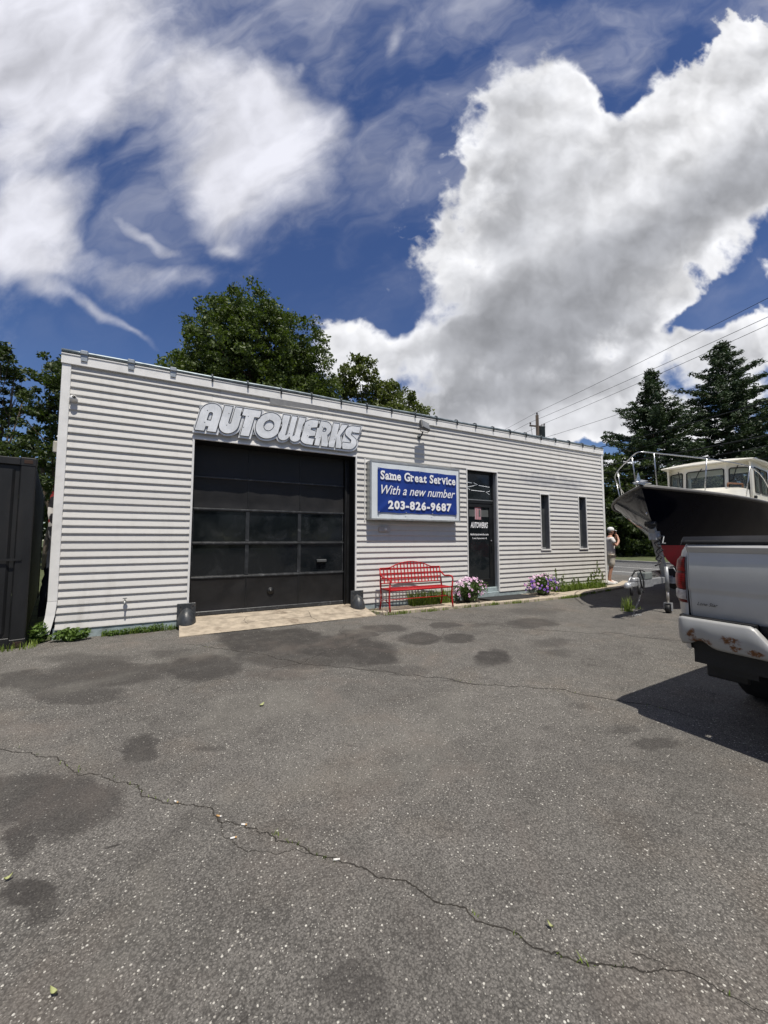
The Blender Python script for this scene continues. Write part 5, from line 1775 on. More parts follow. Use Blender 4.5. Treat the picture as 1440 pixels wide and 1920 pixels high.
def flowers(name, P, N, r, material, parent, seed):
    """open trumpet flowers: five lobes round a darker throat"""
    rs = np.random.RandomState(seed)
    V, F, T = [], [], []
    for p, nr in zip(P, N):
        nv = Vector(nr).normalized()
        a = nv.orthogonal().normalized()
        b = nv.cross(a)
        rr_ = r * rs.uniform(0.75, 1.2)
        k = len(V)
        pv = Vector(p)
        V.append(tuple(pv - nv * rr_ * 0.5))
        for i in range(10):
            an = 2 * pi * i / 10 + rs.uniform(-.1, .1)
            q = rr_ * (1.0 if i % 2 else 0.80)
            V.append(tuple(pv + (a * cos(an) + b * sin(an)) * q * 0.38))
            V.append(tuple(pv + (a * cos(an) + b * sin(an)) * q + nv * rs.uniform(-.15, .15) * rr_))
        c_ = rs.rand()
        for i in range(10):
            j = (i + 1) % 10
            F.append((k, k + 1 + 2 * i, k + 1 + 2 * j))
            T.append(0.0)
            F.append((k + 1 + 2 * i, k + 2 + 2 * i, k + 2 + 2 * j, k + 1 + 2 * j))
            T.append(0.35 + 0.65 * c_ if i % 2 else 0.30 + 0.55 * c_)
    me = bpy.data.meshes.new(name)
    me.from_pydata(V, [], F)
    at_ = me.attributes.new('tint', 'FLOAT', 'FACE')
    at_.data.foreach_set('value', np.array(T, np.float32))
    me.materials.append(material)
    o = link(name, me, parent)
    o['kind'] = 'stuff'
    return o


M_fpink = flower_tint('pink_petals', (0.22, 0.03, 0.16), (0.58, 0.33, 0.50), (0.80, 0.70, 0.74))
M_fpurp = flower_tint('purple_petals', (0.05, 0.005, 0.12), (0.20, 0.07, 0.45), (0.38, 0.20, 0.66))
M_pot = mat('dark_plastic_pot', (0.03, 0.028, 0.026), 0.6)


def petunia(label, x, y, z, rx, ry, h, seed, npink, npurp):
    t = thing('flower_pot', label, 'flowers', (x, y, z), 0, 'potted petunias by the shop door')
    MB().lathe([(0.13, 0.0), (0.14, 0.02), (0.18, 0.2), (0.19, 0.2), (0.19, 0.22), (0.165, 0.22), (0.16, 0.18), (0, 0.18)], 18).build('pot', M_pot, t)
    rs = np.random.RandomState(seed)
    L = [(rs.uniform(-.6, .6) * rx, rs.uniform(-.6, .6) * ry, h * rs.uniform(0.25, 0.75), rx * 0.5, ry * 0.5, h * 0.28) for _ in range(16)]
    f = leafy('leaves', L, 3600, 0.022, M_weed2, t, seed)
    f['kind'] = 'stuff'
    for (nm, n, mm, sd_) in (('pink_flowers', npink, M_fpink, 1), ('purple_flowers', npurp, M_fpurp, 2)):
        if not n:
            continue
        P, N = [], []
        rr_ = np.random.RandomState(seed * 5 + sd_)
        for _ in range(n):
            a = rr_.uniform(0, 2 * pi)
            e = rr_.uniform(-0.15, 1.35) if sd_ == 1 else rr_.uniform(-0.3, 0.75)
            d = np.array([cos(a) * cos(e), sin(a) * cos(e), sin(e)])
            q = rr_.uniform(0.92, 1.12)
            P.append((d[0] * rx * q, d[1] * ry * q, max(0.05, h * 0.42 + d[2] * h * 0.6 * q)))
            N.append(d + np.array([rr_.uniform(-.4, .4), -0.5 + rr_.uniform(-.4, .4), 0.3]))
        flowers(nm, P, N, 0.030, mm, t, seed)
    return t


M_weed2 = leaf_material('petunia_leaves', (0.03, 0.055, 0.015), (0.12, 0.19, 0.05), 0.25)
petunia('pot of pale pink petunias between the red bench and the shop door', 7.36, -0.40, 0.05, 0.40, 0.30, 0.52, 5, 150, 0)
petunia('pot of pink and purple petunias in front of the wall right of the shop door', 9.72, -0.42, 0.05, 0.50, 0.30, 0.50, 9, 95, 60)

# ------------------------------------------------------------------ weeds
rs_ = np.random.RandomState(5)


def strip(x0, x1, y0, y1, n, z=0.02):
    return [(rs_.uniform(x0, x1), rs_.uniform(y0, y1), z) for _ in range(n)]


w1_ = thing('grass_clump', 'long green grass growing behind and under the red bench', 'grass', (6.5, -0.15, 0.02))
pts = [(a - 6.5, b + 0.15, 0) for a, b, _ in strip(5.95, 7.05, -0.28, -0.03, 520)]
blades('blades', pts, 0.30, 0.0075, M_blade, w1_, 3, 0.45)['kind'] = 'stuff'
leafy('leaves', [(rs_.uniform(-.5, .7), rs_.uniform(-.08, .08), 0.08, .12, .07, .10) for _ in range(10)], 700, 0.02, M_weed, w1_, 4)['kind'] = 'stuff'
w2_ = thing('weed_patch', 'bright green weeds along the wall under the two narrow windows', 'weeds', (11.6, -0.14, 0.02))
pts = [(a - 11.6, b + 0.14, 0) for a, b, _ in strip(10.45, 12.65, -0.26, -0.04, 650)]
blades('blades', pts, 0.22, 0.009, M_blade, w2_, 13, 0.4)['kind'] = 'stuff'
spk = []
for x_, hh in ((10.55, .62), (10.85, .45), (11.3, .36), (11.55, .3), (11.9, .34), (12.15, .48), (12.42, .80), (12.3, .55), (12.55, .5)):
    for q in range(8):
        spk.append((x_ - 11.6 + rs_.uniform(-.03, .03), rs_.uniform(-.04, .04), hh * (q + 0.5) / 8, 0.055 * (1.1 - q / 9), 0.05 * (1.1 - q / 9), 0.05))
leafy('leaves', spk, 2200, 0.022, M_blade, w2_, 14)['kind'] = 'stuff'
leafy('leaves', [(rs_.uniform(-1.1, 1.0), rs_.uniform(-.1, .1), 0.09, .12, .08, .1) for _ in range(22)], 2600, 0.020, M_blade, w2_, 15)['kind'] = 'stuff'
w3_ = thing('weed_plant', 'leafy green weed at the foot of the white corner board', 'weeds', (0.22, -0.16, 0.0))
leafy('leaves', [(rs_.uniform(-.16, .2), rs_.uniform(-.07, .07), 0.09, .09, .07, .08) for _ in range(10)], 520, 0.040, M_weed, w3_, 16)['kind'] = 'stuff'
w4_ = thing('weed_plant', 'shaded green weed in the gap between the container and the wall', 'weeds', (-0.12, -0.12, 0.0))
leafy('leaves', [(rs_.uniform(-.06, .06), rs_.uniform(-.1, .25), 0.14, .07, .09, .14) for _ in range(8)], 380, 0.035, M_weed, w4_, 17)['kind'] = 'stuff'
blades('blades', [(rs_.uniform(-.35, .05), rs_.uniform(-.35, 0), 0) for _ in range(120)], 0.09, 0.005, M_blade, w4_, 18)['kind'] = 'stuff'
w5_ = thing('weed_patch', 'low grass and weeds along the blue-grey foundation left of the garage door', 'weeds', (1.1, -0.06, 0.0))
leafy('leaves', [(rs_.uniform(-.45, .45), rs_.uniform(-.05, .02), 0.03 + 0.05 * max(0, (k - 12) / 10), .07, .04, .05) for k in range(22)], 900, 0.020, M_weed, w5_, 19)['kind'] = 'stuff'
blades('blades', [(rs_.uniform(-.5, .5), rs_.uniform(-.06, .03), 0) for _ in range(260)], 0.09, 0.005, M_blade, w5_, 20)['kind'] = 'stuff'
# tufts in the joint along the kerb and in the cracks
tuft = []
for k in range(46):
    i = rs_.randint(0, 7)
    f_ = rs_.rand()
    a, b = edge[i], edge[i + 1]
    x, y = a[0] + (b[0] - a[0]) * f_, a[1] + (b[1] - a[1]) * f_ - 0.015
    n = rs_.randint(4, 26)
    tuft += [(x + rs_.uniform(-.09, .09), y + rs_.uniform(-.02, .01), 0) for _ in range(n)]
for (x, y, n, r) in ((5.35, -0.68, 110, .16), (6.1, -0.74, 70, .12), (8.35, -0.82, 90, .12), (10.35, -0.88, 110, .16), (10.15, -0.90, 60, .1)):
    tuft += [(x + rs_.normal() * r, y + rs_.normal() * 0.02, 0) for _ in range(n)]
tag(blades('kerb_grass', tuft, 0.07, 0.004, M_blade, None, 31, 0.7), 'thin tufts of grass in the joint between the concrete strip and the asphalt', 'grass', kind='stuff')
tuft = []
for c_ in (CR[0], CR[2], CR[3]):
    for (a, b) in zip(c_, c_[1:]):
        if rs_.rand() < 0.45:
            m_ = rs_.randint(2, 9)
            for _ in range(m_):
                f_ = rs_.rand()
                tuft.append((a[0] + (b[0] - a[0]) * f_ + rs_.normal() * 0.006, a[1] + (b[1] - a[1]) * f_ + rs_.normal() * 0.006, 0))
tag(blades('crack_grass', tuft, 0.018, 0.0022, M_blade, None, 32, 1.0), 'tiny blades of grass and moss in the cracks of the lot', 'grass', kind='stuff')
for (x, y, lab, n, h_) in ((9.55, -2.58, 'tuft of grass by the hanging safety chain of the boat trailer', 70, 0.26), (9.95, -2.50, 'low tuft of grass beside the trailer jack wheel', 40, 0.08), (10.9, -3.0, 'small tuft of grass right of the trailer jack wheel', 24, 0.05)):
    t = thing('grass_tuft', lab, 'grass', (x, y, 0))
    blades('blades', [(rs_.normal() * .05, rs_.normal() * .05, 0) for _ in range(n)], h_, 0.005, M_blade, t, int(x * 10), 0.6)['kind'] = 'stuff'

# litter
M_dryleaf = mat('dry_leaf', (0.34, 0.36, 0.16), 0.7, var=0.25, scale=30)
for (x, y, rz, s, lab) in ((2.242, -3.656, .5, .8, 'pale green fallen leaf on the asphalt in front of the garage door'), (2.813, -6.117, 1.9, .38, 'small yellowish fallen leaf near the bottom crack, right of centre'),
                           (1.259, -5.521, 2.4, .48, 'curled yellowish fallen leaf at the bottom left of the lot'), (0.975, -4.906, .2, .45, 'green fallen leaf at the left edge of the lot')):
    rows = []
    for i in range(7):
        u_ = i / 6
        w__ = 0.016 * sin(pi * min(1, u_ * 1.02)) ** 0.8
        zz = 0.008 + 0.010 * (u_ - 0.4) ** 2 * 4
        rows.append([((u_ - .5) * 0.062 * s, -w__ * s, zz + 0.006), ((u_ - .5) * 0.062 * s, 0, zz), ((u_ - .5) * 0.062 * s, w__ * s, zz + 0.008)])
    tag(MB().grid(rows).build('fallen_leaf', M_dryleaf, None, (x, y, 0), (0, 0, rz), fix=False), lab, 'leaf')
M_butt = mat('cigarette_paper', (0.72, 0.70, 0.66), 0.8, var=0.1)
M_butt2 = mat('cigarette_filter', (0.50, 0.30, 0.12), 0.8, var=0.1)
for i, (x, y, lab) in enumerate(((1.595, -4.691, 'small pale chip of litter lying in the left part of the long crack'), (1.79, -4.919, 'tan cigarette end in the long crack where its branch leaves'), (1.895, -5.043, 'white cigarette end in the long crack, brightest of the litter'),
                                 (2.227, -5.461, 'white cigarette end in the long crack past its branch'), (1.837, -5.11, 'small pale stub in the short branch of the crack'))):
    t = thing('cigarette_end', lab, 'litter', (x, y, 0.006), -0.95 + 0.2 * i)
    MB().tube([(-0.013, 0, 0), (0.008, 0, 0)], 0.0042, 8).build('paper', M_butt if i != 1 else M_butt2, t)
    MB().tube([(0.0085, 0, 0), (0.016, 0, 0)], 0.0041, 8).build('filter', M_butt if i % 2 else M_butt2, t)
# scattered loose grit as real stones
st_ = MB()
rr = random.Random(12)
octa = [(1, 0, 0), (-1, 0, 0), (0, 1, 0), (0, -1, 0), (0, 0, 1), (0, 0, -.6)]
of = [(0, 2, 4), (2, 1, 4), (1, 3, 4), (3, 0, 4), (2, 0, 5), (1, 2, 5), (3, 1, 5), (0, 3, 5)]
for k in range(900):
    d_ = rr.uniform(0, 1) ** 0.7
    x, y = rr.uniform(0.3, 9.5), rr.uniform(-6.6, -0.6)
    s = rr.uniform(0.002, 0.006)
    st_.add([(x + a * s * rr.uniform(.7, 1.3), y + b * s * rr.uniform(.7, 1.3), 0.002 + c_ * s * .7) for a, b, c_ in octa], of)
tag(st_.build('grit', mat('grit', (0.30, 0.28, 0.25), 0.9, var=0.4, scale=3)), 'loose grit scattered over the asphalt lot', 'grit', kind='stuff')

# ------------------------------------------------------------------ shipping container
M_cont = mat('black_container_paint', (0.007, 0.0075, 0.008), 0.55, var=0.35, scale=4, bump=0.3, bscale=12, dirt_glint=(0.017, 0.014, 0.012), dscale=3.5, damt=0.7, stretch=(1, 1, 0.3))
cont = thing('shipping_container', 'black steel shipping container standing beside the left end of the workshop', 'container', (-0.20, -0.28, 0.0), radians(12.4))
CW, CLn, CH = 2.44, 6.06, 2.55
for (x0, x1, y0, y1) in ((-0.16, 0.0, 0.0, 0.14), (-CW, -CW + 0.16, 0.0, 0.14), (-0.16, 0, CLn - 0.14, CLn), (-CW, -CW + 0.16, CLn - 0.14, CLn)):
    MB().box(x0, x1, y0, y1, 0.05, CH - 0.06, 0.012).build('corner_post', M_cont, cont)
    for z0, z1 in ((-0.02, 0.12), (CH - 0.12, CH)):
        cc = MB()
        ex = 0.006
        cc.box(x0 - ex, x1 + ex, y0 - ex, y1 + ex, z0, z1, 0.012)
        k_ = cc.build('corner_casting', M_cont, cont)
        hb = MB().box((x0 + x1) / 2 - 0.045, (x0 + x1) / 2 + 0.045, y0 - ex - 0.004, y0 - ex + 0.01, z0 + 0.035, z1 - 0.035, 0.003)
        hb.build('casting_hole', mat('rusty_hole', (0.035, 0.018, 0.012), 0.9, var=0.3), k_)
MB().box(-CW + 0.16, -0.16, 0.01, 0.12, 0.0, 0.14, 0.008).build('sill', M_cont, cont)
MB().box(-CW + 0.16, -0.16, 0.01, 0.12, CH - 0.11, CH - 0.01, 0.008).build('header', M_cont, cont)


def corrugated(L, z0, z1, pitch=0.28, depth=0.036):
    pts = []
    x = 0
    while x < L:
        for dx, dy in ((0, 0), (0.07, 0), (0.105, depth), (0.175, depth), (0.21, 0)):
            if x + dx <= L:
                pts.append((x + dx, dy))
        x += pitch
    pts.append((L, 0))
    return pts


for sgn, X in ((1, -0.004), (-1, -CW + 0.004)):
    pr = corrugated(CLn - 0.28, 0, 0)
    MB().grid([[(X - sgn * (0.01 + d), 0.14 + u, z) for u, d in pr] for z in (0.12, CH - 0.09)], False).build('side_panel', M_cont, cont)
pr = corrugated(CW - 0.32, 0, 0)
MB().grid([[(-CW + 0.16 + u, CLn - 0.04 - d, z) for u, d in pr] for z in (0.12, CH - 0.09)], False).build('end_panel', M_cont, cont)
MB().box(-CW + 0.02, -0.02, 0.05, CLn - 0.05, CH - 0.04, CH - 0.015).build('roof', M_cont, cont)
for dx in (-0.02, -CW + 0.0):
    MB().box(dx - 0.05 if dx > -1 else dx, dx if dx > -1 else dx + 0.05, 0.14, CLn - 0.14, CH - 0.09, CH - 0.02, 0.005).build('top_rail', M_cont, cont)
    MB().box(dx - 0.05 if dx > -1 else dx, dx if dx > -1 else dx + 0.05, 0.14, CLn - 0.14, 0.02, 0.14, 0.005).build('bottom_rail', M_cont, cont)
for i, (a, b) in enumerate(((-CW + 0.165, -CW / 2 - 0.004), (-CW / 2 + 0.004, -0.165))):
    d_ = MB().box(a, b, 0.045, 0.07, 0.145, CH - 0.115)
    L = b - a
    for q in range(4):
        xx = a + L * (q + 0.5) / 4
        d_.prism([(xx - 0.09, 0.045), (xx - 0.06, 0.022), (xx + 0.06, 0.022), (xx + 0.09, 0.045)], 0.2, CH - 0.17, 'z')
    do = d_.build('door', M_cont, cont)
    for q in (0.27, 0.73):
        xx = a + L * q
        MB().tube([(xx, 0.005, 0.08), (xx, 0.005, CH - 0.07)], 0.017, 8).box(xx - 0.04, xx + 0.04, -0.012, 0.022, 1.0, 1.05).box(xx - 0.04, xx + 0.04, -0.012, 0.022, 0.4, 0.45).box(xx - 0.04, xx + 0.04, -0.012, 0.022, 1.9, 1.95).build('locking_bar', M_cont, do)
        MB().box(xx - 0.02, xx + 0.36, -0.014, -0.004, 1.15, 1.18).build('handle', M_cont, do)

# cloth and covers stuffed in the gap, and the lamp above them
def banner_cloth():
    m = bpy.data.materials.new('printed_cloth')
    m.use_nodes = True
    g = NG(m.node_tree)
    b = g.n['Principled BSDF']
    co = g.node('ShaderNodeTexCoord').outputs['Object']
    z = g.sep(co)[2]
    n = g.noise(co, 4.0, 3, 0.5)
    n2 = g.noise(co, 7.0, 2, 0.5, dist=0.8)
    c = g.mix(g.m('GREATER_THAN', n, 0.52), (0.62, 0.60, 0.58), (0.30, 0.03, 0.03))
    c = g.mix(g.m('GREATER_THAN', n2, 0.56), c, (0.02, 0.02, 0.025))
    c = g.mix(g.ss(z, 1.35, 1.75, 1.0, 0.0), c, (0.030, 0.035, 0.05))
    g.l.new(c, b.inputs['Base Color'])
    b.inputs['Roughness'].default_value = 0.75
    return m


rr = random.Random(31)
rows = []
for j in range(28):
    t_ = j / 27
    z = 2.62 * (1 - t_) + 0.25 * t_
    row = []
    for i in range(12):
        s_ = i / 11
        bulge = 0.03 + 0.13 * min(1, t_ * 2.2) * (1 if t_ < 0.36 else 0.75)
        row.append((-0.06 - bulge * (0.5 + 0.5 * sin(s_ * 9 + t_ * 7)) - 0.05 * t_ - rr.uniform(0, .035), 0.36 + 0.55 * s_ + 0.05 * sin(t_ * 11 + s_ * 3) + rr.uniform(-.02, .02), z + 0.03 * sin(s_ * 8)))
    rows.append(row)
tag(MB().grid(rows).build('hanging_cloth', banner_cloth(), fix=False), 'crumpled printed cloth hanging down in the gap between the wall and the container', 'cloth')
lm = thing('wall_lamp', 'small beige lamp box on the side wall above the hanging cloth', 'lamp', (-0.017, 0.42, 2.86))
MB().box(-0.17, -0.03, -0.07, 0.07, -0.09, 0.09, 0.012).build('housing', mat('beige_lamp', (0.5, 0.47, 0.40), 0.5), lm)
MB().tube([(-0.02, 0, 0), (-0.06, 0, 0.05)], 0.02, 6).tube([(-0.10, 0, 0.08), (-0.12, -0.01, 0.16), (-0.14, -0.02, 0.18)], 0.014, 6).build('bracket', M_white2, lm)

# ------------------------------------------------------------------ pickup truck
def paint(name, col, metal=0.35, rough=0.32, coat=0.6, rust=None):
    m = bpy.data.materials.new(name)
    m.use_nodes = True
    g = NG(m.node_tree)
    b = g.n['Principled BSDF']
    co = g.node('ShaderNodeTexCoord').outputs['Object']
    n = g.noise(co, 3.0, 5, 0.6)
    dust = g.noise(g.vm('MULTIPLY', co, (1, 1, 0.5)), 2.0, 7, 0.7)
    c = g.mix(g.ss(n, 0.3, 0.7), tuple(x * 0.96 for x in col), tuple(min(1, x * 1.04) for x in col))
    c = g.mix(g.m('MULTIPLY', g.ss(dust, 0.5, 0.75), 0.25), c, (0.34, 0.32, 0.29))
    rgh = g.ss(dust, 0.3, 0.8, rough, rough + 0.15)
    met = metal
    if rust:
        w = g.vm('SUBTRACT', g.noise(co, 22, 5, 0.7, col=True), (0.5, 0.5, 0.5))
        cw = g.vm('ADD', co, g.vm('SCALE', w, scale=0.09))
        acc = None
        for (x, y, z, rx, rz) in rust:
            d = g.vm('MULTIPLY', g.vm('SUBTRACT', cw, (x, y, z)), (0.0, 1 / rx, 1 / rz))
            e = g.ss(g.vm('LENGTH', d), 0.55, 1.15, 1.0, 0.0)
            acc = e if acc is None else g.m('MAXIMUM', acc, e)
        # streaks run down from the holes
        st = g.noise(g.vm('MULTIPLY', co, (1, 60, 6)), 1.0, 4, 0.6)
        acc2 = g.m('MULTIPLY', acc, g.ss(g.noise(co, 40, 4, 0.7), 0.30, 0.55))
        rc = g.mix(g.noise(co, 70, 3, 0.6), (0.03, 0.012, 0.007), (0.26, 0.10, 0.022))
        c = g.mix(acc2, c, rc)
        rgh = g.m('ADD', rgh, g.m('MULTIPLY', acc2, 0.4))
        met = g.m('MULTIPLY', g.m('SUBTRACT', 1.0, acc2), metal)
    g.l.new(c, b.inputs['Base Color'])
    g.put(b.inputs['Roughness'], rgh)
    g.put(b.inputs['Metallic'], met)
    b.inputs['Coat Weight'].default_value = coat
    b.inputs['Coat Roughness'].default_value = 0.08
    return m


M_silver = paint('silver_car_paint', (0.47, 0.465, 0.45), metal=0.12)
TX, TYC = 5.05, -6.535
truck = thing('pickup_truck', 'silver pickup truck with its tailgate to the viewer and rust on its rear bumper', 'truck', (TX, TYC, 0), radians(1.5))
M_plast = mat('black_plastic', (0.008, 0.008, 0.0085), 0.55, var=0.2, bump=0.3, bscale=150)
M_tyre = mat('tyre_rubber', (0.015, 0.015, 0.015), 0.85, var=0.2)
M_rim = mat('rim_metal', (0.35, 0.35, 0.36), 0.35, metal=0.8)
WX = (1.28, 4.85)


def zlow(x, base=0.60):
    z = base
    for wx in WX:
        d = 0.50 ** 2 - (x - wx) ** 2
        if d > 0:
            z = max(z, 0.40 + sqrt(d))
    return z


# bed sides with rounded rear corners
def side_y(x, z):
    """half width of the body at height z, distance x from the rear"""
    prof = 1.010 - 0.05 * max(0, (z - 1.12) / 0.28) ** 1.5 - 0.03 * max(0, (0.95 - z) / 0.35)
    if x < 0.16:
        prof -= 0.085 * (1 - x / 0.16) ** 2.4
    return prof


for s, nm in ((1, 'bed_side'), (-1, 'bed_side')):
    rows = []
    zs = 14
    stn = [(0.0, 0.900), (0.0, 0.915)] + [(x, None) for x in (0.004, 0.018, 0.04, 0.07, 0.11, 0.16, 0.3, 0.5, 0.65, 0.78, 0.82, 0.9, 1.0, 1.1, 1.28, 1.46, 1.56, 1.66, 1.74, 1.78, 1.9, 1.96)]
    for x, yy in stn:
        row = []
        zl = zlow(x)
        for j in range(zs + 1):
            t_ = j / zs
            z = zl + (1.40 - zl) * t_
            y = yy if yy is not None else side_y(x, z)
            if yy is not None:
                y = min(yy, side_y(0.0, z) + 0.0)
            # tail lamp recess keeps the same skin; top edge rolls in
            if j == zs:
                y -= 0.02
            xx = x + 0.03 * max(0, (z - 1.25) / 0.15) ** 2 * (1 if x < 0.1 else 0)
            row.append((xx, s * y, z))
        row.append((row[-1][0], s * (abs(row[-1][1]) - 0.05), 1.402))
        rows.append(row)
    MB().grid(rows).build(nm, M_silver, truck, angle=50)
# tailgate with a pressed line, slightly crowned
rows = []
prof = [(0.045, 0.835), (0.012, 0.845), (0.0, 0.87), (-0.010, 1.02), (-0.008, 1.035), (-0.020, 1.055), (-0.022, 1.07), (-0.020, 1.26), (-0.014, 1.30), (-0.002, 1.332), (-0.018, 1.355), (-0.026, 1.374), (-0.016, 1.390), (0.004, 1.397), (0.05, 1.397)]
for (px__, pz) in prof:
    rows.append([(px__ - 0.012 * (1 - (y / 0.89) ** 2) + (0.012 if abs(y) > 0.885 else 0), y, pz) for y in (-0.893, -0.886, -0.875, -0.6, -0.3, 0, 0.3, 0.6, 0.875, 0.886, 0.893)])
tg = MB().grid(rows).build('tailgate', M_silver, truck, angle=40)
hn = MB().box(-0.045, -0.028, -0.13, 0.13, 1.26, 1.34, 0.01).build('handle', M_plast, tg)
tl = text_mesh('Lone Star', 1.0, 0.45, 0.008)
v, f = mesh_np(tl)
mn, mx = v.min(0), v.max(0)
v2 = np.stack([np.full(len(v), -0.0245), 0.835 - (v[:, 0] - mn[0]) / (mx[0] - mn[0]) * 0.125, 0.942 + (v[:, 1] - mn[1]) / (mx[1] - mn[1]) * 0.024], 1)
link('badge', setmesh('badge', v2, f, mat('badge_black', (0.02, 0.02, 0.022), 0.3)), tg)
MB().box(0.055, 0.30, -0.93, 0.93, 0.60, 0.86).build('shadow_filler', M_plast, truck)  # filler box added to stop light leaking through the truck's shadow
# dark gap round the gate, inner body
MB().box(0.02, 1.95, -0.895, 0.895, 0.62, 1.385).build('bed', M_plast, truck)
# tonneau cover
tn = MB()
rows = []
for x in (-0.02, 0.0, 0.03, 0.5, 1.0, 1.5, 1.95):
    rows.append([(x, y, (1.412 if x < -0.01 else 1.452) + 0.010 * (1 - (y / 0.95) ** 2) - (0.03 if abs(y) > 0.92 else 0)) for y in (-0.925, -0.91, -0.6, 0, 0.6, 0.91, 0.925)])
tn.grid(rows)
tn.build('tonneau_cover', mat('black_vinyl', (0.012, 0.012, 0.014), 0.5, bump=0.2, bscale=200), truck)
MB().box(-0.025, 0.03, -0.90, 0.90, 1.398, 1.425, 0.008).build('cover_rail', M_plast, truck)
for s in (-1, 1):
    MB().box(0.03, 1.95, s * 0.90 - 0.03, s * 0.90 + 0.03, 1.403, 1.43, 0.006).build('cover_rail', M_plast, truck)


def lens_patch(s, z0, z1, off, name, material, parent, nz=6):
    rows = []
    for x in (-0.006, -0.004, 0.012, 0.035, 0.065, 0.10, 0.14, 0.17):
        row = []
        for j in range(nz + 1):
            z = z0 + (z1 - z0) * j / nz
            y = side_y(max(x, 0), z) + off
            if x < 0:
                y = 0.902 if x < -0.005 else 0.918
            e = 0.008 * (1 if 0 < j < nz else 0)
            row.append((x - off - e * 0.5 + 0.006, s * (y + e * 0.6), z))
        rows.append(row)
    return MB().grid(rows).build(name, material, parent)


def lens_mat(name, a, b_, sc=60):
    m = bpy.data.materials.new(name)
    m.use_nodes = True
    g = NG(m.node_tree)
    b = g.n['Principled BSDF']
    co = g.node('ShaderNodeTexCoord').outputs['Object']
    n = g.noise(co, 14, 2, 0.5)
    lines = g.m('FRACT', g.m('MULTIPLY', g.sep(co)[2], sc))
    c = g.mix(g.ss(n, 0.35, 0.65), a, b_)
    c = g.vm('SCALE', c, scale=g.ss(lines, 0.2, 0.6, 0.65, 1.0))
    g.l.new(c, b.inputs['Base Color'])
    b.inputs['Roughness'].default_value = 0.28
    b.inputs['Specular IOR Level'].default_value = 0.3
    return m


M_redl = lens_mat('red_lens', (0.10, 0.003, 0.004), (0.38, 0.010, 0.010))
M_clrl = lens_mat('clear_lens', (0.30, 0.27, 0.26), (0.70, 0.66, 0.62), 90)
M_dredl = lens_mat('dark_red_lens', (0.05, 0.002, 0.003), (0.12, 0.006, 0.008), 30)
for s in (1, -1):
    t_ = lens_patch(s, 0.948, 1.30, 0.006, 'tail_lamp', M_dredl, truck)
    lens_patch(s, 1.185, 1.285, 0.011, 'upper_lens', M_redl, t_)
    lens_patch(s, 1.055, 1.175, 0.011, 'lower_lens', M_redl, t_)
    lens_patch(s, 0.972, 1.045, 0.011, 'reverse_lens', M_clrl, t_)

# rear bumper: painted face with an exhaust notch, a dark step pad on top, rusted
RUST = [(0, 0.845, 0.735, 0.030, 0.045), (0, 0.80, 0.692, 0.075, 0.022), (0, 0.625, 0.738, 0.060, 0.028), (0, 0.60, 0.690, 0.035, 0.02), (0, -0.62, 0.69, 0.1, 0.03), (0, 0.50, 0.68, 0.05, 0.02)]
M_bump = paint('rusty_silver_bumper', (0.36, 0.36, 0.35), metal=0.15, rough=0.4, coat=0.3, rust=RUST)


def btop(y):
    a = abs(y)
    if a > 0.50:
        return 0.855 - 0.05 * max(0, (a - 0.9) / 0.1) ** 2 - 0.008 * (1 - a)
    if a > 0.40:
        return 0.72 + (a - 0.40) / 0.10 * 0.125
    return 0.72


def bbot(y):
    a = abs(y)
    z = 0.655 - 0.0
    z += 0.045 * math.exp(-((a - 0.80) / 0.055) ** 2)
    if a > 0.93:
        z += (a - 0.93) * 0.75
    return z - 0.018 * (1 - a)


rows = []
for y in [1.02, 1.015, 1.0, 0.98, 0.95] + list(np.linspace(0.92, -0.92, 70)) + [-0.95, -0.98, -1.0, -1.015, -1.02]:
    a = abs(y)
    xb = -0.125 + 0.02 * a + (0.0 if a < 0.9 else 0.30 * ((a - 0.9) / 0.12) ** 2)
    zt, zb = btop(y), bbot(y)
    rows.append([(xb + 0.05, y, zt + 0.0), (xb + 0.012, y, zt - 0.002), (xb, y, zt - 0.018), (xb - 0.004, y, (zt + zb) / 2), (xb + 0.004, y, zb + 0.02), (xb + 0.02, y, zb), (xb + 0.05, y, zb + 0.002)])
bp_ = MB().grid(rows).build('rear_bumper', M_bump, truck, angle=60)
MB().prism([(-0.078, 0.50), (-0.075, 0.90), (-0.02, 0.955), (0.05, 0.955), (0.05, 0.50)], 0.79, 0.857, 'z').build('step_pad', M_plast, bp_)
MB().prism([(-0.078, -0.50), (-0.075, -0.90), (-0.02, -0.955), (0.05, -0.955), (0.05, -0.50)], 0.79, 0.857, 'z').build('step_pad', M_plast, bp_)
MB().box(-0.08, 0.05, -0.50, 0.50, 0.68, 0.735, 0.01).build('centre_step', M_plast, bp_)
MB().box(-0.02, 0.04, -0.49, 0.49, 0.735, 0.85).build('centre_back', M_plast, bp_)
MB().box(-0.035, -0.022, -0.16, 0.16, 0.74, 0.83).build('plate_holder', M_plast, bp_)
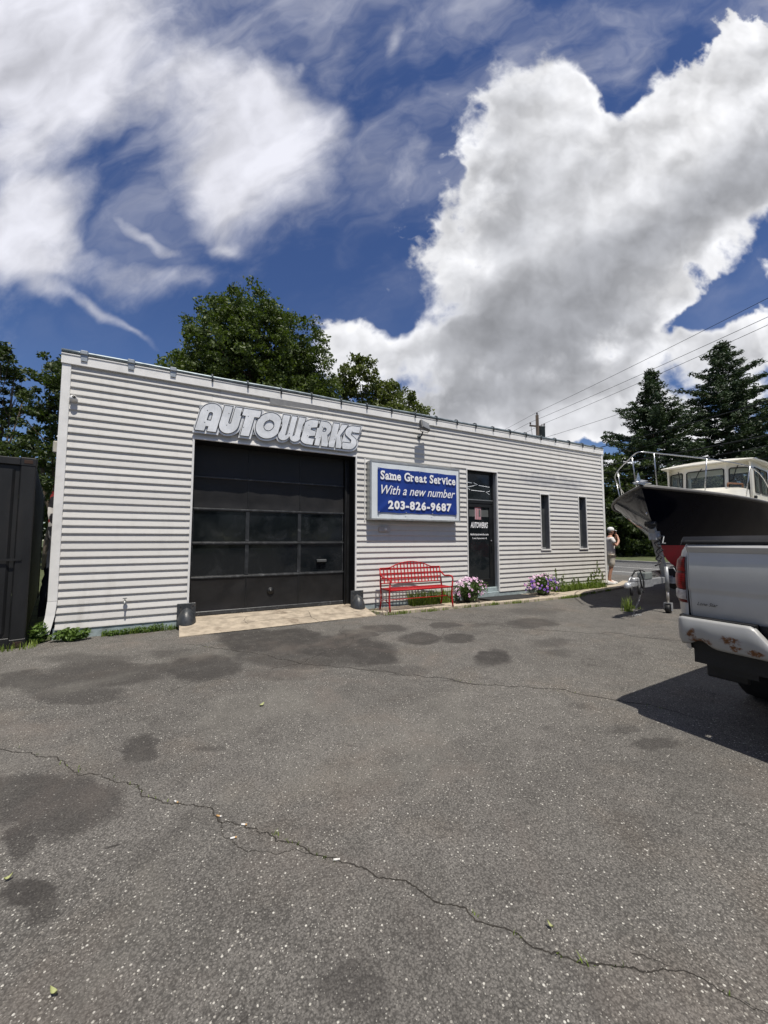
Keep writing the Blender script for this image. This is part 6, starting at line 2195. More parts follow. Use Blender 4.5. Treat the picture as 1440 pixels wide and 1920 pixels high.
# below the body: frame, spare wheel, mud flaps, exhaust
MB().box(0.1, 5.3, -0.75, -0.55, 0.45, 0.62).box(0.1, 5.3, 0.55, 0.75, 0.45, 0.62).box(0.05, 0.25, -0.9, 0.9, 0.50, 0.66).box(1.2, 1.36, -0.8, 0.8, 0.32, 0.44).box(2.4, 2.6, -.6, .6, .4, .6).box(4.77, 4.9, -.8, .8, .34, .44).build('frame', M_plast, truck)
MB().lathe([(0.20, 0.40), (0.36, 0.40), (0.39, 0.46), (0.39, 0.58), (0.36, 0.63), (0.2, 0.63)], 22, TR(0.62, 0, 0)).build('spare_wheel', M_tyre, truck)
for s in (-1, 1):
    MB().box(0.30, 0.33, s * 0.80 - 0.135, s * 0.80 + 0.125, 0.345, 0.70, 0.01).build('mud_flap', M_plast, truck)
    MB().box(0.33, 0.80, s * 0.80 - 0.13, s * 0.80 + 0.10, 0.42, 0.66, 0.03).build('wheel_liner', M_plast, truck)
MB().tube([(0.25, -0.45, 0.42), (1.0, -0.45, 0.45), (2.6, -0.4, 0.45)], 0.035, 8).build('exhaust', M_plast, truck)


def wheel(parent, x, y, r=0.40, w=0.27, s=1, name='wheel', axis='y'):
    prof = [(r * 0.60, -w / 2), (r * 0.92, -w / 2), (r * 0.985, -w * 0.40), (r, -w * 0.25), (r, w * 0.25), (r * 0.985, w * 0.40), (r * 0.92, w / 2), (r * 0.60, w / 2)]
    M_ = TR(x, y, r) @ Matrix.Rotation(radians(90), 4, 'X')
    wo = MB().lathe(prof, 28, M_, cap=False).build(name, M_tyre, parent)
    rb_ = MB().lathe([(r * 0.61, -w * 0.42), (r * 0.55, -w * .2), (r * 0.52, 0), (r * 0.55, w * .2), (r * 0.61, w * 0.42)], 24, M_, cap=False)
    for q in range(5):
        a = 2 * pi * q / 5
        rb_.box(-r * 0.09, r * 0.09, -0.02, 0.02, 0.0, r * 0.56, M=TR(x, y + s * w * 0.3, r) @ Matrix.Rotation(a, 4, 'Y'))
    rb_.lathe([(r * 0.16, -0.03), (r * 0.16, 0.03), (0, 0.035)], 12, TR(x, y + s * w * 0.32, r) @ Matrix.Rotation(radians(90), 4, 'X'))
    rb_.build('rim', M_rim, wo)
    return wo


for wx in WX:
    for s in (-1, 1):
        wheel(truck, wx, s * 0.84, s=s)
# cab and front
M_truckglass = glass_dark('truck_glass', (0.012, 0.014, 0.014), 0.04, 0.01, False)
rows = []
stn = [2.0, 2.4, 2.8, 3.2, 3.6, 4.0, 4.3, 4.36, 4.45, 4.6, 4.85, 5.1, 5.25, 5.34, 5.5, 5.7, 5.76]
for s in (1, -1):
    rows = []
    for x in stn:
        zl = zlow(x, 0.42)
        top = 1.22 if x < 4.05 else 1.22 - 0.08 * (x - 4.05) / 1.7
        w_ = 1.0 if x < 5.4 else 1.0 - 0.14 * (x - 5.4) / 0.36
        rows.append([(x, s * w_ * 0.97, zl), (x, s * w_, zl + (top - zl) * 0.35), (x, s * w_ * 1.005, zl + (top - zl) * 0.7), (x, s * w_ * 0.97, top), (x, s * w_ * 0.90, top + 0.03)])
    MB().grid(rows).build('body_side', M_silver, truck, angle=50)
MB().prism([(2.0, 1.25), (2.02, 1.42), (2.12, 1.90), (2.3, 1.935), (3.3, 1.945), (3.55, 1.90), (4.2, 1.27), (5.72, 1.12), (5.78, 0.62), (5.5, 0.5), (2.0, 0.5)], -0.80, 0.80, 'y').build('cab', M_silver, truck)
for s in (-1, 1):
    MB().prism([(2.12, 1.28), (2.2, 1.84), (3.38, 1.86), (3.98, 1.28)], s * 0.803, s * 0.83, 'y').build('side_window', M_truckglass, truck)
MB().grid([[(1.998 + 0.17 * t_, y, 1.40 + 0.42 * t_) for y in (-0.70, 0, 0.70)] for t_ in (0, 1)]).build('rear_window', M_truckglass, truck)
MB().grid([[(4.20 - 0.60 * t_, y * (1 - 0.08 * t_), 1.30 + 0.58 * t_) for y in (-0.74, 0, 0.74)] for t_ in (0, 1)]).build('windscreen', M_truckglass, truck)
MB().box(5.72, 5.86, -0.92, 0.92, 0.45, 0.68, 0.03).build('front_bumper', M_silver, truck)
MB().box(5.74, 5.80, -0.45, 0.45, 0.72, 1.08, 0.01).build('grille', M_plast, truck)
for s in (-1, 1):
    MB().box(5.68, 5.79, s * 0.66 - 0.17, s * 0.66 + 0.17, 0.82, 1.05, 0.02).build('headlight', M_clrl, truck)
    MB().box(3.85, 3.98, s * 1.12 - 0.10, s * 1.12 + 0.10, 1.28, 1.50, 0.02).build('wing_mirror', M_plast, truck)

# ------------------------------------------------------------------ boat
BAZ = radians(7)
boat = thing('motor_boat', 'dark-hulled motor boat with a white wheelhouse and red bottom paint, bow towards the viewer', 'boat', (9.46, -3.0, 0), BAZ)
M_hull = mat('navy_gelcoat', (0.003, 0.0035, 0.008), 0.10, var=0.1, spec=0.10)
M_redb = mat('red_bottom_paint', (0.36, 0.012, 0.022), 0.6, var=0.12, scale=5)
M_gel = mat('cream_gelcoat', (0.74, 0.71, 0.62), 0.35, var=0.04, coat=0.3, dirt_glint=(0.55, 0.52, 0.45), dscale=3, damt=0.3)
M_deck = mat('deck', (0.62, 0.60, 0.54), 0.6, var=0.06)
M_steel = mat('stainless', (0.55, 0.56, 0.57), 0.28, metal=1.0, var=0.03)
M_rub = mat('rub_rail', (0.06, 0.055, 0.05), 0.5, var=0.2, scale=10)
BL = 8.2


def stem(r):
    pts = [(0, 0.0, 2.46), (0.12, 0.13, 2.22), (0.26, 0.30, 1.92), (0.42, 0.52, 1.58), (0.54, 0.74, 1.32), (0.68, 1.05, 1.02), (0.82, 1.6, 0.80), (1.0, 3.0, 0.66)]
    for (r0_, a0_, z0_), (r1_, a1_, z1_) in zip(pts, pts[1:]):
        if r <= r1_:
            t = (r - r0_) / (r1_ - r0_)
            return a0_ + (a1_ - a0_) * t, z0_ + (z1_ - z0_) * t
    return pts[-1][1:]


def hull_pt(r, t):
    """r 0 at the sheer, 1 at the keel; t 0 at the stem, 1 at the transom"""
    a0_, z0_ = stem(r)
    a = a0_ + (BL - a0_) * t ** 1.7
    d = a - a0_
    if r < 0.54:
        q = r / 0.54
        B = 1.42 - 0.08 * q
        ln = 3.2 + 1.6 * q
        ex = 2.9 - 1.35 * q ** 0.6
        zt = 2.0 - 0.70 * q
    else:
        q = (r - 0.54) / 0.46
        B = 1.34 * (1 - q ** 1.6)
        ln = 4.8
        ex = 1.55
        zt = 1.30 - 0.68 * q ** 0.8
    f = 1 - max(0, 1 - d / ln) ** ex
    z = zt + (z0_ - zt) * math.exp(-d / 1.9)
    return a, B * f, z


R_top = [0, .03, .08, .14, .2, .27, .34, .41, .48, .54]
R_bot = [.54, .6, .68, .76, .84, .92, 1.0]
TT = [i / 44 for i in range(45)]
for nm, RR_, mm in (('hull', R_top, M_hull), ('bottom', R_bot, M_redb)):
    hb = MB()
    for s in (1, -1):
        hb.grid([[(lambda p: (p[0], s * p[1], p[2]))(hull_pt(r, t)) for t in TT] for r in RR_], flip=(s < 0))
    # transom strip
    v0 = [(lambda p: (p[0], p[1], p[2]))(hull_pt(r, 1.0)) for r in RR_]
    hb.add([(p[0], p[1], p[2]) for p in v0] + [(p[0], -p[1], p[2]) for p in v0], [(i, i + 1, i + 1 + len(v0), i + len(v0)) for i in range(len(v0) - 1)])
    hb.build(nm, mm, boat, fix=False)
sheer = [hull_pt(0, t) for t in TT]
loop = [(p[0], p[1], p[2]) for p in sheer[::-1]] + [(p[0], -p[1], p[2]) for p in sheer[1:]]
MB().tube([(p[0] - 0.01, p[1] * 1.008, p[2] + 0.0) for p in loop], 0.030, 8).build('rub_rail', M_rub, boat)
MB().tube([(p[0] + 0.04, p[1] * 0.975, p[2] + 0.035) for p in loop], 0.020, 6).build('toe_rail', mat('grey_toe_rail', (0.20, 0.20, 0.19), 0.4), boat)
dk = MB()
dk.grid([[(p[0] + 0.03, s * p[1] * 0.97, p[2] + 0.01 + 0.05 * (1 - abs(s)) * min(1, p[1])) for s in (-1, -.6, -.2, .2, .6, 1)] for p in sheer])
dk.build('deck', M_deck, boat)
# anchor and roller at the bow
an = MB().box(-0.22, 0.35, -0.045, 0.045, 2.485, 2.51, 0.004)
an.tube([(-0.20, 0, 2.53), (0.45, 0, 2.56)], 0.014, 6)
an.prism([(-0.24, 2.52), (-0.12, 2.72), (-0.02, 2.56)], -0.006, 0.006, 'y')
an.add([(-0.28, 0, 2.50), (-0.04, 0.14, 2.55), (0.02, 0, 2.60), (-0.04, -0.14, 2.55)], [(0, 1, 2), (0, 2, 3)])
an.build('anchor', M_steel, boat)
MB().box(0.55, 0.63, -0.12, 0.12, 2.42, 2.50, 0.01).build('bow_cleat', M_steel, boat)
# trunk cabin
rows = []
for a, w_, z in ((1.9, 0.30, 2.25), (2.1, 0.52, 2.52), (2.8, 0.74, 2.60), (3.6, 0.82, 2.66)):
    rows.append([(a, -w_ - 0.05, 2.12), (a, -w_, z - 0.06), (a, -w_ * 0.8, z), (a, 0, z + 0.03), (a, w_ * 0.8, z), (a, w_, z - 0.06), (a, w_ + 0.05, 2.12)])
MB().grid(rows).build('trunk_cabin', M_gel, boat, angle=40)
# wheelhouse: posts and panels round real openings
WA, WB_, WW = 3.62, 5.55, 0.84
Zb, Zt, Zw0, Zw1 = 2.10, 3.30, 2.62, 3.16


def wallseg(p0, p1, openings, z0=Zb, z1=Zt, lean=0.0, th=0.04, name='wall', parent=None):
    """wall between plan points with window openings (u0,u1,zb,zt); lean moves the top aft"""
    p0, p1 = Vector((p0[0], p0[1], 0)), Vector((p1[0], p1[1], 0))
    L = (p1 - p0).length
    d = (p1 - p0) / L
    nr = Vector((-d.y, d.x, 0))
    mb = MB()

    def P(u, z, o=0.0):
        q = p0 + d * u + nr * o
        return (q.x + lean * (z - z0) / (z1 - z0), q.y, z)

    def piece(u0, u1, za, zb):
        v = [P(u, z, o) for o in (0, th) for u in (u0, u1) for z in (za, zb)]
        mb.add(v, [(0, 1, 3, 2), (4, 6, 7, 5), (0, 4, 5, 1), (2, 3, 7, 6), (0, 2, 6, 4), (1, 5, 7, 3)])
    cuts = sorted(openings)
    u = 0
    for (a, b, zb, zt) in cuts:
        piece(u, a, z0, z1)
        piece(a, b, z0, zb)
        piece(a, b, zt, z1)
        u = b
    piece(u, L, z0, z1)
    o = mb.build(name, M_gel, parent)
    for (a, b, zb, zt) in cuts:
        c_ = 0.03
        ring = [P(a + c_, zb, -0.006), P(b - c_, zb, -0.006), P(b, zb + c_, -0.006), P(b, zt - c_, -0.006), P(b - c_, zt, -0.006), P(a + c_, zt, -0.006), P(a, zt - c_, -0.006), P(a, zb + c_, -0.006)]
        w = MB().tube(ring, 0.014, 6, closed=True).build('window', M_plast, parent)
        MB().add([P(a, zb, 0.015), P(b, zb, 0.015), P(b, zt, 0.015), P(a, zt, 0.015)], [(0, 1, 2, 3)]).build('pane', M_bglass, w)
    return o


M_bglass = bpy.data.materials.new('boat_glass')
M_bglass.use_nodes = True
_g = NG(M_bglass.node_tree)
_p = _g.n['Principled BSDF']
_p.inputs['Base Color'].default_value = (0.25, 0.28, 0.28, 1)
_p.inputs['Roughness'].default_value = 0.03
_tr = _g.node('ShaderNodeBsdfTransparent')
_tr.inputs[0].default_value = (0.55, 0.6, 0.58, 1)
_mx = _g.node('ShaderNodeMixShader')
_mx.inputs[0].default_value = 0.35
_g.l.new(_tr.outputs[0], _mx.inputs[1])
_g.l.new(_p.outputs[0], _mx.inputs[2])
_g.l.new(_mx.outputs[0], _g.n['Material Output'].inputs[0])
ln = 0.16
# front faces: centre and two angled sides
wallseg((WA, 0.42), (WA, -0.42), [(0.05, 0.79, Zw0, Zw1)], lean=ln, parent=boat)
wallseg((WA + 0.26, WW), (WA, 0.42), [(0.07, 0.44, Zw0, Zw1)], lean=ln, parent=boat)
wallseg((WA, -0.42), (WA + 0.26, -WW), [(0.05, 0.43, Zw0, Zw1)], lean=ln, parent=boat)
wallseg((WB_, WW), (WA + 0.26, WW), [(0.2, 0.85, Zw0, Zw1), (0.95, 1.45, Zw0, Zw1)], lean=0.0, parent=boat)
wallseg((WA + 0.26, -WW), (WB_, -WW), [(0.22, 0.72, Zw0 - .06, Zw1), (0.80, 1.45, Zw0 - .06, Zw1)], lean=0.0, parent=boat)
rf = MB()
rows = []
for a, e in ((WA - 0.02, 0.0), (WA + 0.02, 1.0), (WA + 0.8, 1.0), (WB_ - 0.2, 1.0), (WB_ + 0.45, 0.6)):
    wf = 0.92 if a < WA + 0.1 else 0.98
    rows.append([(a + 0.10 * (abs(y) ** 2), y * wf, 3.31 + e * 0.065 * (1 - y * y * 0.75) + 0.01) for y in (-1, -.94, -.6, -.2, .2, .6, .94, 1)])
rf.grid(rows)
rows2 = [[(p[0], p[1] * 0.99, 3.302) for p in r] for r in rows]
rf.grid(rows2, flip=True)
rf.grid([rows[0], rows2[0]], False)
rf.grid([[r[0] for r in rows], [r[0] for r in rows2]], False).grid([[r[-1] for r in rows], [r[-1] for r in rows2]], False)
rf.build('roof', M_gel, boat, angle=45)
MB().tube([(WB_ - .3, -0.86, 3.38), (WA + .6, -0.86, 3.40), (WA + .5, -0.86, 3.36)], 0.014, 6).build('roof_rail', M_steel, boat)
# inside: wheel, seat, console so the windows look into something
MB().box(WA + 0.42, WA + 0.62, -0.7, 0.7, 2.1, 2.72, 0.02).build('console', M_gel, boat)
MB().box(WA + 1.1, WA + 1.45, -0.65, -0.2, 2.1, 2.75, 0.05).build('seat', mat('seat_vinyl', (0.5, 0.5, 0.48), 0.6), boat)
# wipers, handrail, side light
for (y, dy) in ((-0.62, 0.10), (0.05, 0.16), (0.58, -0.06)):
    a_ = WA + (0.1 if abs(y) > 0.45 else 0)
    MB().tube([(a_ + ln - 0.03, y, 3.22), (a_ + ln - 0.06, y + dy * 0.4, 3.12), (a_ + 0.03, y + dy, 2.84)], 0.010, 5).build('wiper', M_plast, boat)
MB().tube([(WA - 0.9, -0.66, 2.60), (WA - 0.88, -0.66, 2.68), (WA - 0.1, -0.74, 2.72), (WA - 0.08, -0.74, 2.64)], 0.018, 6).build('handrail', mat('teak', (0.16, 0.07, 0.03), 0.6), boat)
MB().box(WA + 0.32, WA + 0.44, -0.885, -0.845, 2.40, 2.47, 0.008).build('side_light', M_plast, boat)
# pulpit rail
def railpt(t, h):
    a, b, z = hull_pt(0, t)
    k = min(1, b / 0.5)
    return (a - 0.14 * (1 - k) * 1.0 * (h / 0.68) + 0.05, b * (0.93 + 0.05 * h), z + h)


TR_ = [0.0, .04, .06, .08, .10, .12, .145, .17, .195, .22, .245, .27, .295, .32, .345, .37, .395, .42, .445, .47, .495, .52, .545, .57]
for hh, rad, nm in ((0.68, 0.0115, 'bow_rail'),):
    def H(t):
        return hh * (1 if t < 0.42 else max(0.03, 1 - ((t - 0.42) / 0.15) ** 1.4))
    pl = [railpt(t, H(t)) for t in TR_]
    lp_ = [(p[0], p[1], p[2]) for p in pl[::-1]] + [(p[0], -p[1], p[2]) for p in pl[1:]]
    # smooth round the bow
    for _ in range(3):
        lp_ = [lp_[0]] + [tuple((lp_[i - 1][c] + 2 * lp_[i][c] + lp_[i + 1][c]) / 4 for c in range(3)) for i in range(1, len(lp_) - 1)] + [lp_[-1]]
    MB().tube(lp_, rad, 8).build(nm, M_steel, boat)
for t in (0.10, 0.26, 0.40):
    for s in (1, -1):
        p, q = railpt(t, 0.02), railpt(t, 0.68)
        MB().tube([(p[0] + 0.03, s * p[1] * 0.95, p[2]), (q[0], s * q[1], q[2])], 0.010, 7).build('stanchion', M_steel, boat)
MB().tube([(0.26, 0.02, 1.98), (0.22, 0.02, 1.95), (0.26, 0.02, 1.90)], 0.012, 6).build('bow_eye', M_steel, boat)

# ------------------------------------------------------------------ boat trailer
M_galv = mat('galvanised_steel', (0.34, 0.35, 0.36), 0.5, metal=0.45, var=0.2, scale=12, dirt_glint=(0.16, 0.15, 0.14), dscale=6)
trl = thing('boat_trailer', 'galvanised boat trailer with a leaning winch post and a jack wheel under the boat', 'trailer', (9.46, -3.0, 0), BAZ)
MB().box(-0.50, 1.2, -0.05, 0.05, 0.56, 0.68, 0.006).build('tongue', M_galv, trl)
for s in (-1, 1):
    MB().prism([(1.0, s * 0.04), (1.0, s * 0.10), (2.6, s * 0.86), (7.9, s * 0.86), (7.9, s * 0.78), (2.65, s * 0.78)] if s > 0 else [(1.0, s * 0.04), (2.65, s * 0.78), (7.9, s * 0.78), (7.9, s * 0.86), (2.6, s * 0.86), (1.0, s * 0.10)], 0.54, 0.66, 'z').build('side_beam', M_galv, trl)
    MB().box(3.4, 7.6, s * 0.52 - 0.07, s * 0.52 + 0.07, 0.72, 0.79, 0.01).build('bunk', mat('bunk_carpet', (0.04, 0.045, 0.05), 0.95), trl)
    for a in (3.6, 5.2, 7.2):
        MB().box(a - 0.04, a + 0.04, s * 0.52 - 0.03, s * 0.52 + 0.03, 0.50, 0.72).build('bunk_post', M_galv, trl)
for a in (2.7, 4.0, 5.3, 7.2):
    MB().box(a, a + 0.08, -0.78, 0.78, 0.44, 0.54, 0.006).build('cross_member', M_galv, trl)
for a in (5.3, 6.2):
    for s in (-1, 1):
        wheel(trl, a, s * 1.04, r=0.33, w=0.20, s=s)
    MB().tube([(a, -1.0, .33), (a, 1.0, .33)], 0.03, 8).build('axle', M_galv, trl)
for s in (-1, 1):
    MB().tube([(4.85, s * 1.04, 0.48), (4.95, s * 1.04, 0.70), (5.3, s * 1.04, 0.74), (6.2, s * 1.04, 0.74), (6.55, s * 1.04, 0.70), (6.65, s * 1.04, 0.48)], 0.10, 6, flat=0.2).build('mudguard', M_galv, trl)
# winch post leaning forward with its strap and bow stop
MB().box(-0.055, 0.055, -0.05, 0.05, 0, 1.20, 0.006, M=TR(0.98, 0.0, 0.62) @ Matrix.Rotation(radians(-29), 4, 'Y')).build('winch_post', M_galv, trl)
MB().box(0.30, 0.62, -0.045, 0.045, 1.66, 1.72, 0.005).tube([(0.34, -0.09, 1.74), (0.34, 0.09, 1.74)], 0.055, 10).build('bow_stop', M_plast, trl)
wi = MB().box(0.40, 0.60, -0.07, 0.07, 1.42, 1.60, 0.01).tube([(0.5, -0.09, 1.5), (0.5, 0.09, 1.5)], 0.06, 12).build('winch', M_galv, trl)
MB().tube([(0.5, -0.09, 1.5), (0.5, -0.16, 1.5), (0.40, -0.165, 1.36), (0.40, -0.22, 1.36)], 0.012, 6).build('crank', M_galv, wi)
rr = random.Random(8)
pts = [(0.48 + 0.05 * sin(k * 1.3), -0.05 + 0.05 * cos(k * 1.9), 1.50 - 0.045 * k) for k in range(14)]
MB().tube(pts, 0.014, 6).tube([(p[0] + 0.06, p[1] - 0.02, p[2] - 0.05) for p in pts[:10]], 0.012, 6).build('strap', mat('dark_webbing', (0.05, 0.045, 0.045), 0.9), trl)
MB().tube([(0.75, 0.04, 1.2), (1.15, 0.04, 0.66)], 0.02, 6).build('post_brace', M_galv, trl)
# jack
jk = MB().tube([(0.60, -0.14, 0.42), (0.60, -0.14, 0.90)], 0.034, 10).build('jack_tube', M_galv, trl)
MB().tube([(0.60, -0.14, 0.16), (0.60, -0.14, 0.44)], 0.024, 10).build('jack_leg', mat('jack_chrome', (0.45, 0.42, 0.38), 0.35, metal=0.7), jk)
MB().tube([(0.60, -0.14, 0.86), (0.60, -0.26, 0.88), (0.60, -0.30, 0.80)], 0.009, 6).build('jack_crank', M_galv, jk)
MB().box(0.56, 0.64, -0.205, -0.195, 0.05, 0.20).box(0.56, 0.64, -0.085, -0.075, 0.05, 0.20).box(0.56, 0.64, -0.195, -0.085, 0.18, 0.20).build('jack_fork', M_galv, jk)
MB().lathe([(0.0, -0.04), (0.075, -0.04), (0.085, -0.03), (0.085, 0.03), (0.075, 0.04), (0, 0.04)], 18, TR(0.60, -0.14, 0.085) @ Matrix.Rotation(radians(90), 4, 'X')).build('jack_wheel', M_plast, jk)
# coupler, brake actuator, box
cp = MB()
cp.lathe([(0.0, 0.0), (0.055, 0.005), (0.06, 0.03), (0.055, 0.07), (0.035, 0.10), (0, 0.11)], 14, TR(-0.78, 0, 0.56))
cp.box(-0.78, -0.45, -0.05, 0.05, 0.58, 0.66, 0.01)
cp.tube([(-0.75, 0, 0.66), (-0.66, 0, 0.74), (-0.56, 0, 0.76)], 0.014, 6)
cp.build('coupler', mat('worn_zinc', (0.48, 0.49, 0.50), 0.4, metal=0.5, var=0.2, scale=20), trl)
MB().box(-0.62, -0.40, -0.055, 0.055, 0.66, 0.74, 0.02).build('actuator', mat('pale_actuator', (0.5, 0.51, 0.52), 0.4, metal=0.3), trl)
MB().box(-0.20, 0.12, -0.07, 0.07, 0.685, 0.81, 0.01).build('equipment_box', mat('grey_green_box', (0.16, 0.18, 0.17), 0.6, var=0.15), trl)
MB().box(-0.22, 0.16, -0.064, -0.052, 0.54, 0.68, 0.004).build('side_plate', M_galv, trl)
for (x, y) in ((-0.76, -0.05), (-0.50, -0.07)):
    MB().tube([(x, y, 0.60), (x, y, 0.50), (x + .01, y, 0.44)], 0.028, 8).build('latch', M_plast, trl)
hs = MB()
hs.tube([(-0.60, 0.02, 0.74), (-0.56, -0.05, 0.86), (-0.45, -0.08, 0.88), (-0.36, -0.09, 0.72), (-0.34, -0.09, 0.50), (-0.38, -0.09, 0.46)], 0.011, 6)
hs.tube([(-0.64, 0, 0.72), (-0.52, -0.02, 0.87), (-0.30, -0.02, 0.86), (-0.1, 0.02, 0.85), (0.3, 0.02, 0.72), (0.62, 0.06, 0.72)], 0.010, 6)
hs.tube([(-0.50, -0.09, 0.80), (-0.47, -0.10, 0.62), (-0.44, -0.10, 0.55)], 0.014, 6)
hs.build('cable', M_plast, trl)


def chain(pts, link_r, name, parent):
    """real links along a path, every other one turned"""
    mb = MB()
    P = [Vector(p) for p in pts]
    seg = []
    for a, b in zip(P, P[1:]):
        n = max(1, int((b - a).length / (link_r * 2.2)))
        for k in range(n):
            seg.append((a.lerp(b, k / n), (b - a).normalized()))
    for i, (p, t) in enumerate(seg):
        a = t.orthogonal().normalized()
        if i % 2:
            a = t.cross(a)
        mb.tube([p + t * (cos(q) * link_r * 1.3) + a * (sin(q) * link_r * 0.75) for q in [2 * pi * k / 8 for k in range(8)]], link_r * 0.28, 5, closed=True)
    return mb.build(name, M_galv, parent)


ch = chain([(-0.40, -0.08, 0.55), (-0.36, 0.0, 0.30), (-0.34, 0.10, 0.06), (-0.33, 0.13, 0.012), (-0.25, 0.10, 0.012), (-0.16, 0.12, 0.012), (-0.08, 0.05, 0.012)], 0.018, 'safety_chain', trl)
# spare wheel on the tongue
sw = MB().lathe([(0.13, -0.08), (0.21, -0.08), (0.235, -0.05), (0.235, 0.05), (0.21, 0.08), (0.13, 0.08)], 26, TR(1.45, -0.02, 0.62) @ Matrix.Rotation(radians(90), 4, 'Y') @ Matrix.Rotation(radians(0), 4, 'X')).build('spare_wheel', M_tyre, trl)
MB().lathe([(0.0, -0.02), (0.11, -0.02), (0.134, -0.06), (0.134, 0.06), (0.11, 0.02), (0, 0.02)], 20, TR(1.45, -0.02, 0.62) @ Matrix.Rotation(radians(90), 4, 'Y')).build('rim', M_rim, sw)
for s in (-1, 1):
    MB().tube([(2.2, s * 0.3, 0.62), (2.2, s * 0.3, 0.80), (2.2, s * 0.12, 0.82)], 0.03, 8).build('keel_roller_arm', M_galv, trl)

# ------------------------------------------------------------------ person
def skin_mesh(name, joints, edges, root=0, sub=1):
    """joints: (x,y,z,rx,ry); grows one surface over the skeleton"""
    me = bpy.data.meshes.new(name)
    me.from_pydata([j[:3] for j in joints], edges, [])
    o = bpy.data.objects.new('tmp', me)
    C.objects.link(o)
    m = o.modifiers.new('s', 'SKIN')
    m.use_smooth_shade = True
    m.use_x_symmetry = False
    o.modifiers.new('d', 'SUBSURF').levels = sub
    sv = me.skin_vertices[0].data
    for i, j in enumerate(joints):
        sv[i].radius = (j[3], j[4] if len(j) > 4 else j[3])
        sv[i].use_root = (i == root)
    dg = bpy.context.evaluated_depsgraph_get()
    out = bpy.data.meshes.new_from_object(o.evaluated_get(dg))
    bpy.data.objects.remove(o)
    out.name = name
    for p in out.polygons:
        p.use_smooth = True
    return out


M_skin = mat('skin', (0.48, 0.26, 0.18), 0.55, var=0.08, scale=20)
M_shirt = mat('pale_shirt', (0.76, 0.73, 0.70), 0.85, var=0.06, scale=8, bump=0.4, bscale=14)
M_shorts = mat('khaki_shorts', (0.60, 0.56, 0.49), 0.85, var=0.1, scale=8, bump=0.4, bscale=14)
M_shoe = mat('white_trainer', (0.68, 0.67, 0.65), 0.6)
per = thing('person', 'person in white cap, pale T-shirt and shorts with hands raised, beside the wall end', 'person', (14.00, 0.44, 0.02), radians(-40))
# local: faces +x, left is +y; height 1.80
J = [(0, 0, 0.98, .115, .155),            # 0 pelvis
     (0.0, 0, 1.15, .10, .14), (-0.01, 0, 1.34, .115, .165), (-0.01, 0, 1.47, .085, .12), (0.02, 0, 1.54, .055), (0.03, 0, 1.60, .06),    # spine, neck
     (0.0, 0.09, 0.90, .088), (0.03, 0.10, 0.50, .058), (0.0, 0.105, 0.30, .052), (-0.01, 0.11, 0.09, .036), (0.10, 0.12, 0.045, .036), (0.17, 0.125, 0.035, .028),   # left leg 6-11
     (0.0, -0.09, 0.90, .088), (-0.02, -0.10, 0.50, .058), (-0.08, -0.105, 0.30, .052), (-0.13, -0.11, 0.10, .036), (-0.03, -0.12, 0.045, .036), (0.04, -0.125, 0.035, .028),   # right leg 12-17
     (-0.01, 0.175, 1.44, .056), (0.03, 0.25, 1.20, .042), (0.20, 0.22, 1.32, .036), (0.22, 0.10, 1.52, .026), (0.20, 0.06, 1.58, .028, .018),   # left arm raised 18-22
     (-0.01, -0.175, 1.44, .056), (0.10, -0.23, 1.20, .042), (0.22, -0.13, 1.36, .036), (0.215, -0.04, 1.53, .026), (0.19, -0.02, 1.585, .028, .018)]   # right arm raised 23-27
Eg = [(0, 1), (1, 2), (2, 3), (3, 4), (4, 5), (0, 6), (6, 7), (7, 8), (8, 9), (9, 10), (10, 11), (0, 12), (12, 13), (13, 14), (14, 15), (15, 16), (16, 17), (3, 18), (18, 19), (19, 20), (20, 21), (21, 22), (3, 23), (23, 24), (24, 25), (25, 26), (26, 27)]
bm_ = skin_mesh('body', J, Eg)
bv, bf = mesh_np(bm_)
B_ = MB()
B_.add(bv.tolist(), bf, True)
# head with nose, brow, ears and chin
hp = [(0.001, -0.125), (0.045, -0.115), (0.062, -0.08), (0.072, -0.03), (0.078, 0.02), (0.078, 0.06), (0.065, 0.095), (0.035, 0.118), (0.001, 0.122)]
B_.lathe(hp, 16, TR(0.045, 0, 1.685) @ Matrix.Diagonal((1.18, 0.95, 1, 1)), cap=False)
B_.tube([(0.125, 0, 1.70), (0.150, 0, 1.665), (0.125, 0, 1.655)], [0.008, 0.013, 0.008], 6)
for s in (-1, 1):
    B_.tube([(0.035, s * 0.070, 1.70), (0.030, s * 0.083, 1.695), (0.035, s * 0.074, 1.655)], 0.010, 6)
    # fingers curled round the phone
    for k in range(4):
        x0, y0, z0 = (0.20, 0.06, 1.60) if s > 0 else (0.19, -0.02, 1.605)
        zz = z0 - 0.012 + k * 0.019
        L = (0.030, 0.036, 0.034, 0.026)[k]
        B_.tube([(x0, y0, zz - 0.01), (x0 + 0.010, y0 - s * L * .9, zz), (x0 - 0.004, y0 - s * L * 1.6, zz + 0.002), (x0 - 0.02, y0 - s * L * 1.7, zz)], [0.0095, 0.009, 0.008, 0.006], 6)
    B_.tube([(x0 - 0.01, y0, z0 - 0.03), (x0 - 0.03, y0 - s * 0.02, z0 - 0.015), (x0 - 0.032, y0 - s * 0.035, z0 + 0.01)], [0.011, 0.010, 0.007], 6)
bo = B_.build('body', M_skin, per, fix=False)
for s in (-1, 1):
    MB().lathe([(0.0, -0.009), (0.009, 0), (0, 0.009)], 8, TR(0.127, s * 0.03, 1.695)).build('eye', M_plast, per)
MB().tube([(0.128, -0.022, 1.628), (0.134, 0, 1.626), (0.128, 0.022, 1.628)], 0.005, 5).build('mouth', mat('lips', (0.35, 0.13, 0.11), 0.5), per)
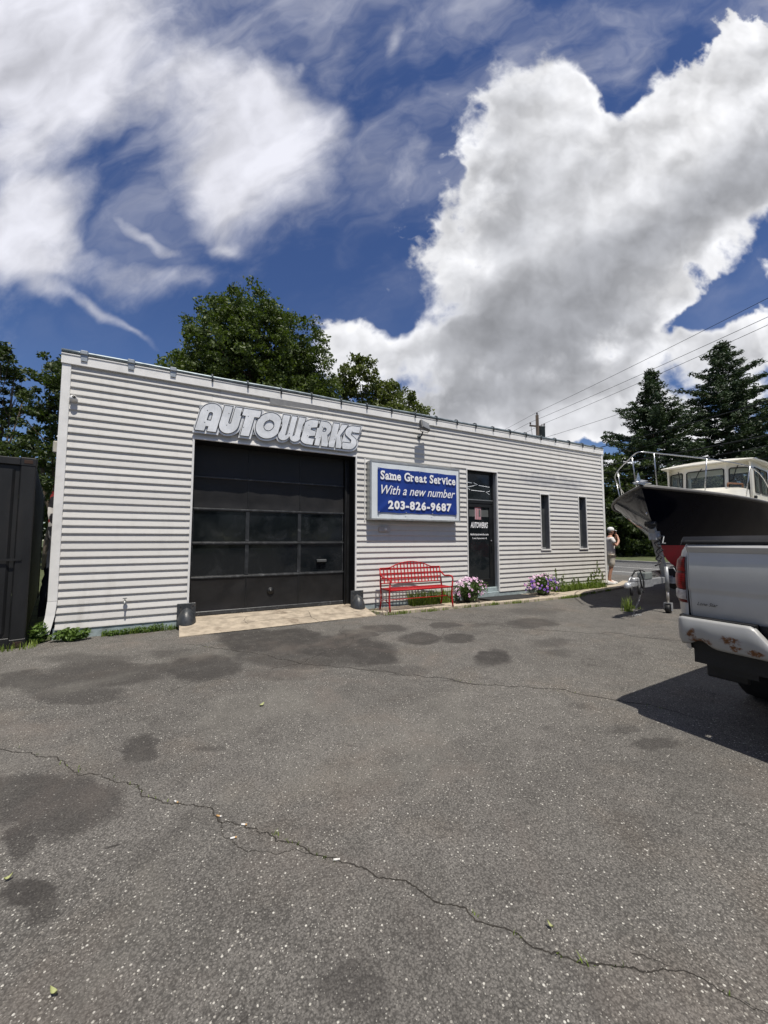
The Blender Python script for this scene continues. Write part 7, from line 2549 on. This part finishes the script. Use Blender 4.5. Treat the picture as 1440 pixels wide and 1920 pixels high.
MB().lathe([(0.080, -0.05), (0.084, 0.0), (0.080, 0.05), (0.05, 0.07)], 14, TR(0.02, 0, 1.69) @ Matrix.Diagonal((1.05, 0.98, 1, 1)), cap=False).build('hair', mat('grey_hair', (0.10, 0.09, 0.08), 0.9), per)
cpv = MB().lathe([(0.086, 0.0), (0.088, 0.03), (0.078, 0.075), (0.045, 0.103), (0, 0.112)], 18, TR(0.035, 0, 1.715) @ Matrix.Diagonal((1.16, 0.98, 1, 1)), cap=False)
rows = []
for i in range(9):
    a = -0.95 + 1.9 * i / 8
    rows.append([(0.035 + 0.10 * cos(a), 0.085 * sin(a), 1.722), (0.035 + 0.155 * cos(a) ** 0.7 + 0.01, 0.086 * sin(a), 1.712), (0.035 + 0.185 * cos(a) ** 0.6, 0.080 * sin(a), 1.700)])
cpv.grid(rows)
cpv.build('cap', mat('white_cap', (0.78, 0.78, 0.78), 0.8), per)
sj = [(0, 0, 0.84, .165, .200), (0, 0, 1.08, .150, .190), (-0.01, 0, 1.32, .150, .195), (-0.01, 0, 1.46, .100, .150), (0.0, 0, 1.50, .075, .085),
      (-0.01, 0.185, 1.44, .076), (0.02, 0.235, 1.29, .075), (-0.01, -0.185, 1.44, .076), (0.06, -0.222, 1.29, .075)]
link('shirt', skin_mesh('shirt', sj, [(0, 1), (1, 2), (2, 3), (3, 4), (3, 5), (5, 6), (3, 7), (7, 8)], 0), per).data.materials.append(M_shirt)
sj = [(0, 0, 0.98, .135, .165), (0.0, 0.09, 0.88, .120), (0.025, 0.10, 0.68, .112), (0.03, 0.10, 0.52, .108), (0.0, -0.09, 0.88, .115), (-0.01, -0.10, 0.68, .112), (-0.02, -0.10, 0.52, .108)]
link('shorts', skin_mesh('shorts', sj, [(0, 1), (1, 2), (2, 3), (0, 4), (4, 5), (5, 6)], 0), per).data.materials.append(M_shorts)
for (x, y) in ((0.07, 0.115), (-0.065, -0.115)):
    sh = MB()
    rows = []
    for (dx, w_, h_) in ((-0.13, 0.02, .05), (-0.12, 0.04, .10), (-0.06, .045, .105), (0.0, .048, .085), (0.06, .052, .06), (0.12, .045, .045), (0.155, .02, .025)):
        rows.append([(x + dx, y - w_, 0.0), (x + dx, y - w_, h_ * .55), (x + dx, y - w_ * .5, h_), (x + dx, y + w_ * .5, h_), (x + dx, y + w_, h_ * .55), (x + dx, y + w_, 0.0), (x + dx, y - w_, 0.0)])
    sh.grid(rows)
    sh.build('shoe', M_shoe, per)
ph = tag(MB().box(-0.005, 0.005, -0.04, 0.04, -0.075, 0.075, 0.003).build('phone', M_plast, None, None), 'dark phone held up to the face of the person beside the wall', 'phone')
ph.matrix_world = Matrix.Translation((14.00, 0.44, 0.02)) @ Rz(radians(-40)) @ TR(0.205, 0.02, 1.63)
